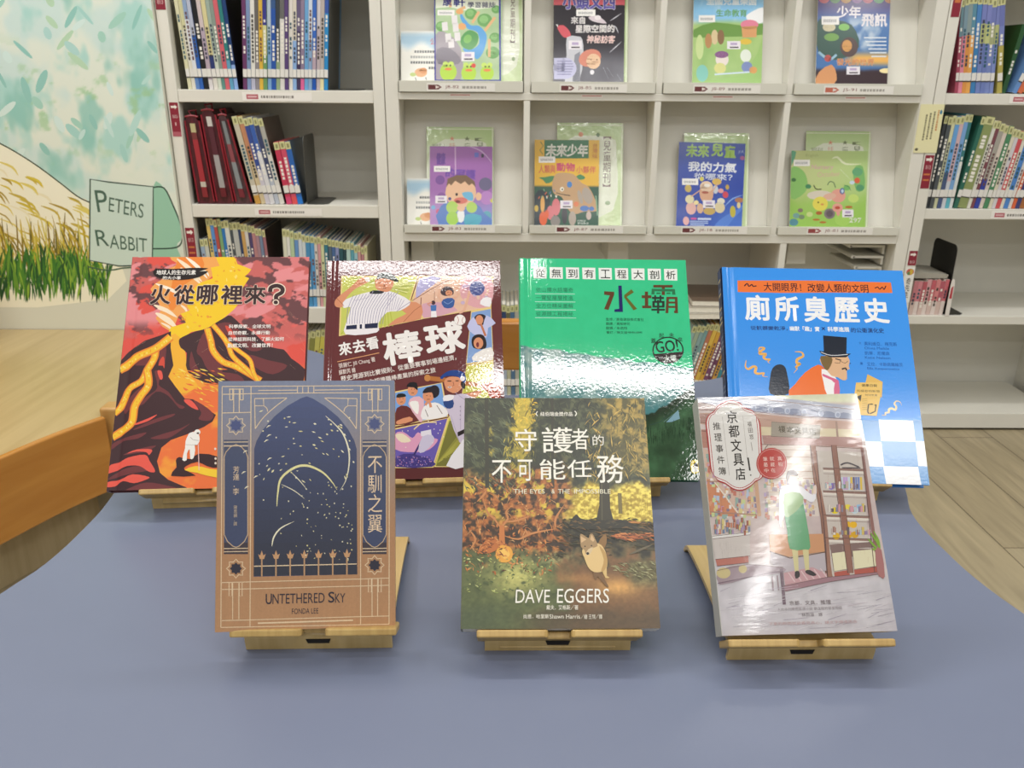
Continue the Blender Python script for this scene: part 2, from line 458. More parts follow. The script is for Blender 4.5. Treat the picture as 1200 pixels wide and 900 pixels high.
# ------------------------------------------------------------------ mural painted on the left wall
def mural():
    w, h = 0.742, 1.35
    a = Art(w, h, MURAL_Q, (0, 0, 2.3667))
    def fn(U, V):
        x, y = U * w, V * h; V = np.clip(y / 0.98, 0, 0.98)
        n = fbm(x * 9 + 3, y * 9, 3); n2 = fbm(x * 16 + 9, y * 10, 8); n3 = fbm(x * 30, y * 34, 21)
        c = mix(rgb('#e6eee0'), rgb('#d3e8e2'), sstep(0.4, 0.62, n))
        c = mix(c, rgb('#aedcd4'), 0.9 * sstep(0.5, 0.68, n2) * sstep(0.28, 0.45, V) * (1 - sstep(0.8, 1.0, V) * 0.6))
        c = mix(c, rgb('#8ec9bd'), 0.75 * sstep(0.58, 0.72, fbm(x * 13 + 40, y * 7 + 4, 31)) * sstep(0.3, 0.5, V))
        c = mix(c, rgb('#a4cf9f'), 0.8 * sstep(0.62, 0.74, n3) * sstep(0.4, 0.6, V) * (1 - sstep(0.6, 0.8, V)))
        c = mix(c, rgb('#dee1d2'), sstep(0.26, 0.2, V))
        return c
    a.grid(170, 300, fn)
    for k in range(110):                                            # loose watery dabs
        x = rnd.uniform(-200, 440); y = rnd.uniform(-330, 430)
        a.ell(x, y, rnd.uniform(5, 12), rnd.uniform(16, 40), rnd.choice(['#b4dcd6', '#a9d8d0', '#bce2da', '#a8d6c6', '#bcdcbc', '#c9e8e2', '#d8eee8', '#96ccc2']), 12, rnd.choice((-1, 1)) * rnd.uniform(15, 50))
    a.up()
    hill = [(-360, 270), (-140, 330), (0, 398), (60, 432), (110, 465), (170, 510), (215, 545), (250, 562), (300, 640), (300, 830), (-360, 800)]
    a.poly(hill, '#f7f6e0', 3)
    a.up()
    for k in range(120):                                            # straw strokes on the hill
        x = rnd.uniform(-200, 240); y = rnd.uniform(440 + max(0, x) * 0.55, 760)
        l = rnd.uniform(30, 75)
        a.line([(x, y), (x + l * 0.7, y + l * 0.28), (x + l, y + l * 0.7)], rnd.uniform(4, 10), rnd.choice(['#dcc944', '#e3d470', '#d0bc3a', '#f0ebc9', '#c9b44a', '#b39c3a']), 3, True)
    a.line([(-360, 270), (-140, 330), (0, 398), (60, 432), (110, 465), (170, 510), (215, 545), (250, 562)], 4, '#3c4a34', 4)
    a.up()
    for k in range(240):                                            # dry blades
        x = rnd.uniform(-260, 250); y1 = rnd.uniform(720, 790); l = rnd.uniform(60, 150); d = rnd.uniform(-50, 10)
        a.line([(x + d, y1 - l), (x + d * 0.3, y1 - l * 0.5), (x, y1)], rnd.uniform(3, 6), rnd.choice(['#b39a2e', '#8f7a2a', '#cbb53c', '#6f6a2a', '#d8cc6a']), 3, True)
    a.up()
    for k in range(520):                                            # green blades
        x = rnd.uniform(-260, 300); y1 = 790 + rnd.uniform(-20, 50); l = rnd.uniform(50, 110) * (0.8 if x > 230 else 1); d = rnd.uniform(-26, 20)
        a.line([(x + d, y1 - l), (x + d * 0.3, y1 - l * 0.5), (x, y1)], rnd.uniform(4, 8), rnd.choice(['#4f8a2e', '#3f7a2b', '#6a9a34', '#2f6a2c', '#28562a', '#8fb53d', '#1f4f28']), 3, True)
    a.up()
    # rounded bush behind the notice board
    a.poly([(424, 520), (455, 522), (480, 570), (503, 628), (506, 660), (490, 686), (520, 760), (470, 800), (424, 740)], '#9ccdb4', 3)
    a.line([(424, 520), (455, 522), (480, 570), (503, 628), (506, 660), (490, 686), (424, 690)], 4, '#2f4a3e', 4)
    a.up()
    bd = [(250, 497), (300, 505), (425, 518), (424, 640), (422, 735), (330, 738), (248, 722), (249, 600)]
    a.poly(bd, '#cfe4da'); a.up()
    a.line(bd, 4, '#3a5346', 0, False, True)
    a.line([(245, 740), (300, 750), (360, 742), (430, 756)], 4, '#44664f', 3)
    a.text('P', (266, 528, 298, 588), '#4b6b5c', 0.0); a.text('ETERS', (302, 546, 398, 586), '#4b6b5c', 0.0, slant=20)
    a.text('R', (266, 638, 300, 682), '#4b6b5c', 0.0); a.text('ABBIT', (304, 650, 408, 688), '#4b6b5c', 0.0, slant=12)
    o = a.build('mural', M_mural, None); o.location = (-1.60, 2.2375, 0.302); o.parent = wl
MURAL_Q = [(-260.15, -307.26), (137.46, -302.73), (-89.75, 384.53), (226.92, 385.99)]
mural()

# ------------------------------------------------------------------ shelving
def sticker(parent, name, x0, x1, z0, z1, y, draw, label=None, mat=None):
    """small printed label stuck on a front face; draw(art) in 0..1 coordinates"""
    a = Art(x1 - x0, z1 - z0)
    draw(a)
    o = a.build(name, mat or M_ink, parent)
    o.location = (x0, y, z0)
    return o
def arrow(a, y, h, col='#f4ece4'):
    a.rect(0.14, y + h * 0.28, 0.58, y + h * 0.72, col)
    a.poly([(0.58, y), (0.88, y + h / 2), (0.58, y + h)], col); a.up()
def d_post(kind):
    def f(a):
        a.rect(0, 0, 1, 1, '#8d2638'); a.up()
        if kind == 'long':
            arrow(a, 0.06, 0.14); a.text('803', (0.2, 0.36, 0.8, 0.46), '#d9b3b3', 0.02); a.text('1', (0.42, 0.58, 0.56, 0.68), '#d9b3b3', 0.02); a.rect(0, 0.86, 1, 1, '#b4606c')
        if kind == 'bars':
            arrow(a, 0.05, 0.16); a.text('813', (0.22, 0.3, 0.8, 0.42), '#d9b3b3', 0.02)
            a.rect(0.15, 0.55, 0.85, 0.6, '#cf7a45'); a.rect(0.15, 0.72, 0.85, 0.77, '#cf7a45')
        if kind == 'top': a.text('813', (0.2, 0.3, 0.8, 0.68), '#d9b3b3', 0.02)
        if kind == 'short': arrow(a, 0.1, 0.3); a.text('813', (0.2, 0.66, 0.8, 0.86), '#e3c3c3', 0.02)
        if kind == 'ends': a.rect(0.2, 0.25, 0.85, 0.34, '#cf7a45'); a.rect(0.2, 0.55, 0.85, 0.64, '#cf7a45')
    return f
def d_strip(tagc='#b8606a', red=0.17):
    def f(a):
        a.rect(0, 0, 1, 1, '#f3f0ea'); a.up()
        a.rect(0.06, 0.25, 0.06 + red, 0.8, tagc)
        a.rect(0.08, 0.42, 0.04 + red, 0.62, '#e0b9bb'); a.up()
        x = 0.27
        while x < 0.72:
            d = rnd.uniform(0.012, 0.035); a.rect(x, 0.38, x + d, 0.68, '#85817c'); x += d + 0.012
    return f
def d_rack(code, tagc):
    def f(a):
        a.rect(0, 0, 1, 1, '#efede6'); a.up()
        a.poly([(0.02, 0.22), (0.17, 0.22), (0.22, 0.5), (0.17, 0.8), (0.02, 0.8)], tagc); a.up()
        a.poly([(0.13, 0.3), (0.19, 0.5), (0.13, 0.7)], '#efe6e0')
        a.text(code, (0.27, 0.28, 0.47, 0.74), '#8a5552', 0.0)
        x = 0.52
        while x < 0.86:
            d = rnd.uniform(0.02, 0.05); a.rect(x, 0.36, x + d, 0.66, '#a7a39c'); x += d + 0.012
    return f

def steel_case(name, label, x0, x1, shelves, base, labels, posts):
    yf, yb, top = 2.25, 2.53, 1.62
    t = thing(name, label, 'bookcase', Vector(((x0 + x1) / 2, yf, 0)))
    ox = -(x0 + x1) / 2
    Mv = Matrix.Translation((ox, -yf, 0))
    for xa, xb in ((x0, x0 + 0.028), (x1 - 0.028, x1)):
        m = MB(); m.box(xa, xb, yf, yf + 0.03, 0, top, M=Mv)
        xs = (xa, xa + 0.003) if xa == x0 else (xb - 0.003, xb)
        m.box(xs[0], xs[1], yf + 0.03, yb, 0, top, M=Mv)
        m.build('side_panel', M_case, t, 0.0015)
    m = MB(); m.box(x0 + 0.003, x1 - 0.003, yb - 0.004, yb, 0.02, top, M=Mv); m.build('back_panel', M_casein, t)
    m = MB(); m.box(x0, x1, yf, yb, top, top + 0.02, M=Mv); m.build('top_panel', M_case, t, 0.002)
    for i, (zt, zl) in enumerate(shelves):
        m = MB()
        m.prism([(yf + 0.003, zl), (yf + 0.003, zt), (yb - 0.006, zt), (yb - 0.006, zt - 0.006), (yf + 0.006, zt - 0.006), (yf + 0.006, zl)], 'x', x0 + 0.0285, x1 - 0.0285, M=Mv)
        s = m.build('shelf', M_case, t, 0.0012)
        if labels.get(i):
            la, lb, za, zb = labels[i]
            sticker(s, 'shelf_label', la + ox, lb + ox, za, zb, 0.0022, d_strip(), 'white strip with a red printed tag')
    m = MB(); zt, zl = base
    m.prism([(yf + 0.003, zl), (yf + 0.003, zt), (yb - 0.006, zt), (yb - 0.006, zt - 0.006), (yf + 0.006, zt - 0.006), (yf + 0.006, zl)], 'x', x0 + 0.0285, x1 - 0.0285, M=Mv)
    m.build('base_shelf', M_case, t, 0.0012)
    for (xa, xb, za, zb, kind) in posts:
        sticker(t, 'class_label', xa + ox, xb + ox, za, zb, -0.0006, d_post(kind))
    return t, ox

case_l, _ = steel_case('bookcase', 'ivory steel bookcase beside the painted wall, picture books and red mesh bags on it', -0.855, -0.3055,
    [(1.222, 1.192), (0.928, 0.898), (0.641, 0.608), (0.361, 0.317)], (0.06, 0.01),
    {1: (-0.665, -0.489, 0.902, 0.923), 2: (-0.662, -0.484, 0.613, 0.633)},
    [(-0.853, -0.829, 1.112, 1.150, 'top'), (-0.851, -0.829, 0.814, 0.897, 'long'), (-0.851, -0.828, 0.490, 0.580, 'bars')])
case_r, oxr = steel_case('bookcase', 'ivory steel bookcase right of the magazine rack, its two lowest shelves nearly empty', 1.0935, 1.645,
    [(1.226, 1.198), (0.932, 0.905), (0.641, 0.614), (0.346, 0.322)], (0.053, 0.007),
    {1: (1.287, 1.45, 0.909, 0.930), 2: (1.300, 1.46, 0.616, 0.637)},
    [(1.098, 1.119, 1.110, 1.200, 'ends'), (1.096, 1.119, 0.695, 0.780, 'bars'), (1.098, 1.120, 0.489, 0.529, 'short')])
def d_white(a):
    a.rect(0, 0, 1, 1, '#f0efe9'); a.up()
    a.ell(0.5, 0.13, 0.42, 0.09, '#c9584a'); a.ell(0.62, 0.13, 0.2, 0.08, '#d8b64a'); a.ell(0.35, 0.17, 0.16, 0.05, '#6b8f5a'); a.up()
    a.text('奇先生', (0.25, 0.3, 0.75, 0.86), '#55524d', 0.01, vert=True)
sticker(case_r, 'series_label', 1.096 + oxr, 1.121 + oxr, 0.385, 0.484, -0.0006, d_white)

def magazine_rack():
    x0, x1, yf, yb, top = -0.3035, 1.0915, 2.25, 2.53, 1.62
    xc = (x0 + x1) / 2
    t = thing('magazine_rack', 'wide ivory display rack with four columns of sloped cells facing magazines outward', 'magazine rack', Vector((xc, yf, 0)))
    Mv = Matrix.Translation((-xc, -yf, 0))
    for xa, xb in ((x0, -0.2695), (1.0585, x1)):
        m = MB(); m.box(xa, xb, yf, yb, 0, top, M=Mv); m.build('side_panel', M_case, t, 0.0015)
    m = MB(); m.box(-0.2695, 1.0585, yb - 0.006, yb, 0.02, top, M=Mv); m.build('back_panel', M_casein, t)
    m = MB(); m.box(x0, x1, yf, yb, top, top + 0.02, M=Mv); m.build('top_panel', M_case, t, 0.002)
    edges = [(1.283, 1.265), (0.926, 0.908), (0.570, 0.547)]
    for zt, zl in edges:
        m = MB(); m.box(-0.2695, 1.0585, yf + 0.001, yb - 0.006, zl, zt, M=Mv); m.build('shelf', M_case, t, 0.0012)
    m = MB(); m.box(-0.2695, 1.0585, yf + 0.001, yb - 0.006, 0.02, 0.100, M=Mv); m.build('base_shelf', M_case, t, 0.0012)
    cx = [-0.2695, 0.056, 0.390, 0.722, 1.0585]
    for k in (1, 2, 3):
        for za, zb in ((0.926, 1.265), (0.570, 0.908)):
            m = MB(); m.box(cx[k] - 0.008, cx[k] + 0.008, yf + 0.002, yf + 0.16, za, zb, M=Mv); m.build('divider', M_case, t, 0.0012)
    m = MB(); m.box(0.745, 0.763, yf + 0.002, yb - 0.006, 0.1, 0.547, M=Mv); m.build('divider', M_case, t, 0.0012)
    codes = {(1, 0): 'J8-82', (1, 1): 'J8-85', (1, 2): 'J8-89', (1, 3): 'J5-91', (0, 0): 'J8-83', (0, 1): 'J8-87', (0, 2): 'J8-18', (0, 3): 'J8-81'}
    lab = {(1, 0): (-0.197, -0.025), (1, 1): (0.138, 0.308), (1, 2): (0.475, 0.645), (1, 3): (0.806, 0.983), (0, 0): (-0.196, -0.025), (0, 1): (0.136, 0.317), (0, 2): (0.472, 0.649), (0, 3): (0.809, 0.986)}
    for r, (zb, ztop) in enumerate(((0.570, 0.908), (0.926, 1.265))):
        for k in range(4):
            xa = cx[k] + (0.0005 if k == 0 else 0.0085); xb = cx[k + 1] - (0.0005 if k == 3 else 0.0085)
            ya = yf + 0.034; yt = ya + 0.285 * (ztop - zb)
            m = MB(); m.prism([(ya, zb), (yt, ztop), (yt + 0.008, ztop), (ya + 0.008, zb)], 'x', xa, xb, M=Mv); m.build('display_panel', M_casein, t)
            lt, fl = (zb + 0.023, zb + 0.0185) if r == 0 else (zb + 0.0275, zb + 0.0265)
            m = MB()
            m.prism([(yf - 0.006, zb + 0.001), (yf - 0.006, lt), (yf - 0.002, lt), (yf - 0.002, fl), (yf + 0.033, fl), (yf + 0.033, zb + 0.001)], 'x', xa + 0.002, xb - 0.002, M=Mv)
            l = m.build('ledge', M_ledge, t, 0.0008)
            la, lb = lab[(r, k)]
            tc = '#9c4a48' if (r, k) == (0, 3) else ('#c7705c' if (r, k) == (1, 3) else '#6e3a3c')
            sticker(l, 'shelf_label', la - xc, lb - xc, zb + 0.0025, zb + 0.0225, -0.0066, d_rack(codes[(r, k)], tc))
            if r == 1:
                def d_red(a):
                    a.rect(0, 0, 1, 1, '#efe9e2'); a.up(); a.rect(0.05, 0.3, 0.95, 0.62, '#cf8f88')
                q = (xa + xb) / 2
                sticker(t, 'edge_label', q - 0.03 - xc, q + 0.025 - xc, zb - 0.0105, zb - 0.0025, 0.0004, d_red)
    # folded steel hangers under the lower display row
    for xa, xb, za, dy in ((-0.262, -0.196, 0.47, 0.10), (0.292, 0.352, 0.47, 0.10), (0.80, 0.855, 0.47, 0.10)):
        m = MB(); m.prism([(xa, za), (xa, 0.536), (xb - 0.008, 0.536), (xb - 0.004, 0.528), (xb, za)], 'y', yf + dy, yf + dy + 0.17, M=Mv); m.build('hanger', M_casein, t, 0.002)
    for za, dx in ((0.528, 0.0), (0.498, 0.012), (0.468, 0.024)):
        m = MB(); m.prism([(0.955 + dx, za), (0.957 + dx, za + 0.006), (1.052, za + 0.006), (1.052, za - 0.018), (1.046, za - 0.018), (1.046, za)], 'y', yf + 0.05, yf + 0.24, M=Mv)
        m.tube([(0.955 + dx, yf + 0.05, za + 0.003), (0.955 + dx, yf + 0.24, za + 0.003)], 0.005, M=Mv); m.build('hanger', M_case, t)
    return t, xc
rack, rxc = magazine_rack()
# yellow notice taped across the joint of rack and right bookcase
def d_notice(a):
    a.rect(0, 0, 1, 1, '#ebe6b8'); a.up()
    for k, (x, c) in enumerate(((0.80, '#c98a4a'), (0.64, '#6f6a50'), (0.48, '#6f6a50'), (0.32, '#6f6a50'))):
        y = 0.12 + 0.03 * k
        while y < (0.72 if k else 0.5):
            d = rnd.uniform(0.02, 0.045); a.rect(x - 0.035, y, x + 0.035, y + d, c); y += d + 0.012
    a.ell(0.9, 0.16, 0.05, 0.045, '#4a86a8'); a.ell(0.12, 0.93, 0.07, 0.03, '#6b6650')
nt_ = thing('paper_notice', 'pale yellow notice taped on the post between the rack and the right bookcase', 'notice', Vector((1.061, 2.249, 0.786)))
m = MB(); m.box(0, 0.061, -0.0006, 0, 0, 0.12); m.build('paper', solid('yellow_paper', '#ebe6b8', 0.6, 0.02, 20), nt_)
a = Art(0.061, 0.12); d_notice(a); o = a.build('print', M_ink, nt_); o.location = (0, -0.0008, 0)

# ------------------------------------------------------------------ corner bench on the left
M_maple = wood('pale_maple_veneer', '#b59f70', '#c4af80', 0.30, (30, 2.2, 10), R(-4), 0.1)
M_honey = wood('honey_varnished_beech', '#b5762c', '#c78a3c', 0.22, (3, 3, 24), 0, 0.5)
M_kick = wood('grey_brown_board', '#b3a17c', '#c4b38e', 0.5, (50, 50, 4), 0)
M_post = wood('varnished_beech_post', '#bf9050', '#cda264', 0.3, (30, 30, 3), 0, 0.3)
def bench():
    t = thing('corner_bench', 'low maple topped bench with a curved honey coloured front along the painted wall', 'bench', Vector((-1.15, 1.8, 0)))
    Mv = Matrix.Translation((1.15, -1.8, 0))
    edge = smooth_pts([(-1.12, 0.85), (-1.03, 1.15), (-0.985, 1.29), (-0.935, 1.418), (-0.886, 1.525), (-0.832, 1.612)], False, 6)
    m = MB(); m.prism(edge + [(-0.80, 1.66), (-0.80, 2.236), (-1.405, 2.236), (-1.405, 0.85)], 'z', 0.282, 0.300, M=Mv); m.build('seat_top', M_maple, t)
    def band(off, th, z0, z1):
        ps = []; qs = []
        for i, p in enumerate(edge):
            a_, b_ = Vector(edge[max(i - 1, 0)]), Vector(edge[min(i + 1, len(edge) - 1)])
            d = (b_ - a_).normalized(); nrm = Vector((d.y, -d.x))
            ps.append(tuple(Vector(p) + nrm * off)); qs.append(tuple(Vector(p) + nrm * (off - th)))
        return ps + qs[::-1]
    m = MB(); m.prism(band(0.016, 0.0155, 0, 0), 'z', 0.140, 0.304, M=Mv); m.build('front_rail', M_honey, t, 0.004, 3)
    m = MB(); m.prism(band(-0.07, 0.02, 0, 0), 'z', 0.0, 0.281, M=Mv); m.build('kick_board', M_kick, t)
    m = MB(); m.box(-0.838, -0.795, 1.616, 1.66, 0.0, 0.318, M=Mv); m.build('corner_post', M_post, t, 0.006, 3)
    m = MB(); m.box(-1.43, -1.407, 1.1, 2.236, 0, 0.9, M=Mv); m.build('side_panel', M_post, t, 0.002)
    return t
bench()

# ------------------------------------------------------------------ display table
M_table = solid('slate_blue_laminate', '#70788f', 0.33, 0.012, 14, spec=0.4)
M_edge = solid('dark_blue_edging', '#6d748c', 0.4, 0.03, 30)
M_leg = solid('grey_steel_leg', '#9a9c9e', 0.35, 0.03, 30, metal=0.6)
TZ = 0.535
def table():
    t = thing('display_table', 'slate blue kidney shaped low table carrying the row of featured books', 'table', Vector((0, 0.6, 0)))
    Mv = Matrix.Translation((0, -0.6, 0))
    out = [(-0.455, 0.62), (-0.434, 0.692), (-0.428, 0.769), (-0.431, 0.831), (-0.45, 1.0), (-0.47, 1.2), (-0.45, 1.325), (-0.38, 1.36), (-0.31, 1.333), (-0.2, 1.215), (-0.1, 1.152), (0.0, 1.139),
           (0.1, 1.15), (0.2, 1.172), (0.296, 1.20), (0.36, 1.232), (0.43, 1.27), (0.495, 1.22), (0.50, 1.05), (0.462, 0.87), (0.4375, 0.79), (0.4365, 0.72), (0.444, 0.655), (0.47, 0.56), (0.50, 0.42), (0.47, 0.24), (0.36, 0.16), (0.15, 0.13), (-0.15, 0.13), (-0.36, 0.16), (-0.47, 0.24), (-0.50, 0.42)]
    o2 = smooth_pts(out, True, 5)
    m = MB(); m.prism(o2, 'z', TZ - 0.024, TZ, M=Mv); m.build('tabletop', M_table, t, 0.003, 3)
    for x, y in ((-0.36, 0.35), (0.36, 0.35), (-0.37, 1.12), (0.4, 1.1)):
        m = MB(); m.tube([(x, y, 0.0), (x, y, TZ - 0.0245)], 0.02, n=16, M=Mv); m.build('leg', M_leg, t)
    return t
table()

# child's chair tucked in behind the table
def chair():
    t = thing('child_chair', 'honey coloured wooden chair with a plain back rail tucked behind the blue table', 'chair', Vector((-0.06, 1.2, 0)))
    Mv = Matrix.Translation((0.06, -1.2, 0))
    m = MB()
    m.prism([(1.296, 0.517), (1.296, 0.596), (1.300, 0.602), (1.314, 0.602), (1.318, 0.596), (1.318, 0.517)], 'x', -0.20, 0.085, M=Mv); m.build('back_rail', M_honey, t, 0.004)
    m = MB(); m.box(-0.20, 0.08, 1.01, 1.29, 0.285, 0.303, M=Mv); m.build('seat', M_post, t, 0.005)
    for x in (-0.185, 0.065):
        m = MB(); m.box(x - 0.014, x + 0.014, 1.2905, 1.3195, 0, 0.515, M=Mv); m.build('leg', M_post, t, 0.004)
        m = MB(); m.box(x - 0.014, x + 0.014, 1.03, 1.058, 0, 0.284, M=Mv); m.build('leg', M_post, t, 0.004)
    return t
chair()
# ------------------------------------------------------------------ featured books on the table
M_bamboo = wood('light_bamboo_ply', '#c2a468', '#d3b87e', 0.38, (90, 6, 6), 0, 0.15)
M_bamboo2 = wood('bamboo_ply_edge_grain', '#ad8c50', '#c6a768', 0.4, (120, 8, 10), 0, 0.1)
M_pages = solid('book_page_edges', '#ece7d8', 0.7, 0.05, 120, stretch=(1, 40, 1))
M_slot = solid('dark_slot', '#1c1712', 0.8, 0.05, 20)

def frame(X, Y, yaw, tilt, roll, z):
    ya, ti, ro = R(yaw), R(tilt), R(roll)
    ex = Vector((math.cos(ya), math.sin(ya), 0)); n = Vector((-math.sin(ya), math.cos(ya), 0))
    up = n * math.sin(ti) + Vector((0, 0, 1)) * math.cos(ti)
    e = ex * math.cos(ro) + up * math.sin(ro); u = up * math.cos(ro) - ex * math.sin(ro)
    bk = u.cross(e)
    return Matrix(((e.x, bk.x, u.x, X), (e.y, bk.y, u.y, Y), (e.z, bk.z, u.z, z), (0, 0, 0, 1)))

def stand(label, X, Y, yaw, tilt, t_book, w=0.130):
    """X,Y: middle of the ledge front (= middle of the book's bottom edge)"""
    root = thing('book_stand', label, 'book stand', Matrix.Translation((X, Y, TZ)) @ Matrix.Rotation(R(yaw), 4, 'Z'), 'bamboo book stands on the blue table')
    h = w / 2 - 0.006
    pro = [(0.0125, 0.0), (0.0110, 0.011), (0.0135, 0.0158), (0.020, 0.0178), (0.10, 0.0185), (0.158, 0.0135), (0.172, 0.0085), (0.179, 0.0)]
    inn = [(0.1745, 0.0), (0.169, 0.0052), (0.157, 0.0095), (0.10, 0.0143), (0.022, 0.0137), (0.0172, 0.0120), (0.0150, 0.010), (0.0165, 0.0)]
    m = MB(); m.prism(smooth_pts(pro, False, 4) + smooth_pts(inn, False, 4), 'x', -h, h); m.build('base', M_bamboo, root, 0.0008)
    m = MB()
    sl = [(-0.010, 0.0108), (0.010, 0.0108), (0.0085, 0.0068), (-0.0085, 0.0068)]
    m.prism(sl, 'y', 0.0106, 0.0130); m.build('slot', M_slot, root)
    Mt = Matrix.Translation((0, 0, 0.03)) @ Matrix.Rotation(-R(tilt), 4, 'X')
    b = t_book
    m = MB()
    m.prism([(-w / 2, -0.0035), (-0.012, -0.0035), (-0.009, -0.002), (-0.009, b * 0.5), (0.009, b * 0.5), (0.009, -0.002), (0.012, -0.0035), (w / 2, -0.0035), (w / 2, b + 0.0055), (-w / 2, b + 0.0055)], 'z', -0.0066, -0.0006, M=Mt)
    m.build('ledge', M_bamboo2, root, 0.0014, 3)
    m = MB(); m.prism([(-h + 0.012, -0.012), (h - 0.012, -0.012), (h - 0.012, 0.112), (h - 0.03, 0.13), (-h + 0.03, 0.13), (-h + 0.012, 0.112)], 'y', b + 0.0055, b + 0.0095, M=Mt)
    m.build('back_rest', M_bamboo, root, 0.001)
    return root

def book(name, label, p, t, hard, art, mat, c_spine, c_back, spine_art=None, gain=0.9):
    X, Y, yw, ti, w, h, ro = p
    root = thing(name, label, 'book', frame(X, Y, yw, ti, ro, TZ + 0.03), 'featured books on the blue table')
    ms = printed('cover_board', 0.4)
    g = 0.003 if hard else 0.0
    bt = 0.0024 if hard else 0.0006
    m = MB(); m.box(0.002 if hard else 0.0, w - g - (0 if hard else 0.0004), bt, t - bt, g, h - g); m.build('pages', M_pages, root)
    m = MB()
    f0 = 0.0016 if hard else 0.0002
    m.box(0.012 if hard else 0.0, w, f0, bt, 0, h, lin(c_back)); m.build('front_board', ms, root, 0.0005)
    m = MB(); m.box(0, w, t - bt, t, 0, h, lin(c_back)); m.build('back_cover', ms, root, 0.0005)
    m = MB(); r = [( -0.0004, 0.0004), (-0.0013, t * 0.25), (-0.0016, t * 0.5), (-0.0013, t * 0.75), (-0.0004, t - 0.0004), (0.0015, t - 0.0004), (0.0015, 0.0004)] if hard else [(-0.0004, 0.0), (-0.0004, t), (0.001, t), (0.001, 0.0)]
    m.prism(r, 'z', 0, h, lin(c_spine)); m.build('spine', ms, root)
    if spine_art is not None:
        so = spine_art.build('spine_print', ms, root); so.matrix_local = Matrix(((0, 1, 0, -0.0019), (-1, 0, 0, t), (0, 0, 1, 0), (0, 0, 0, 1)))
    kn = [(0.0045, 0.0), (0.0065, 0.0006), (0.0085, 0.0012), (0.0105, 0.0006), (0.0125, 0.0)] if hard else None
    art.build('front_cover', mat, root, kn, 0.0001, gain)
    return root

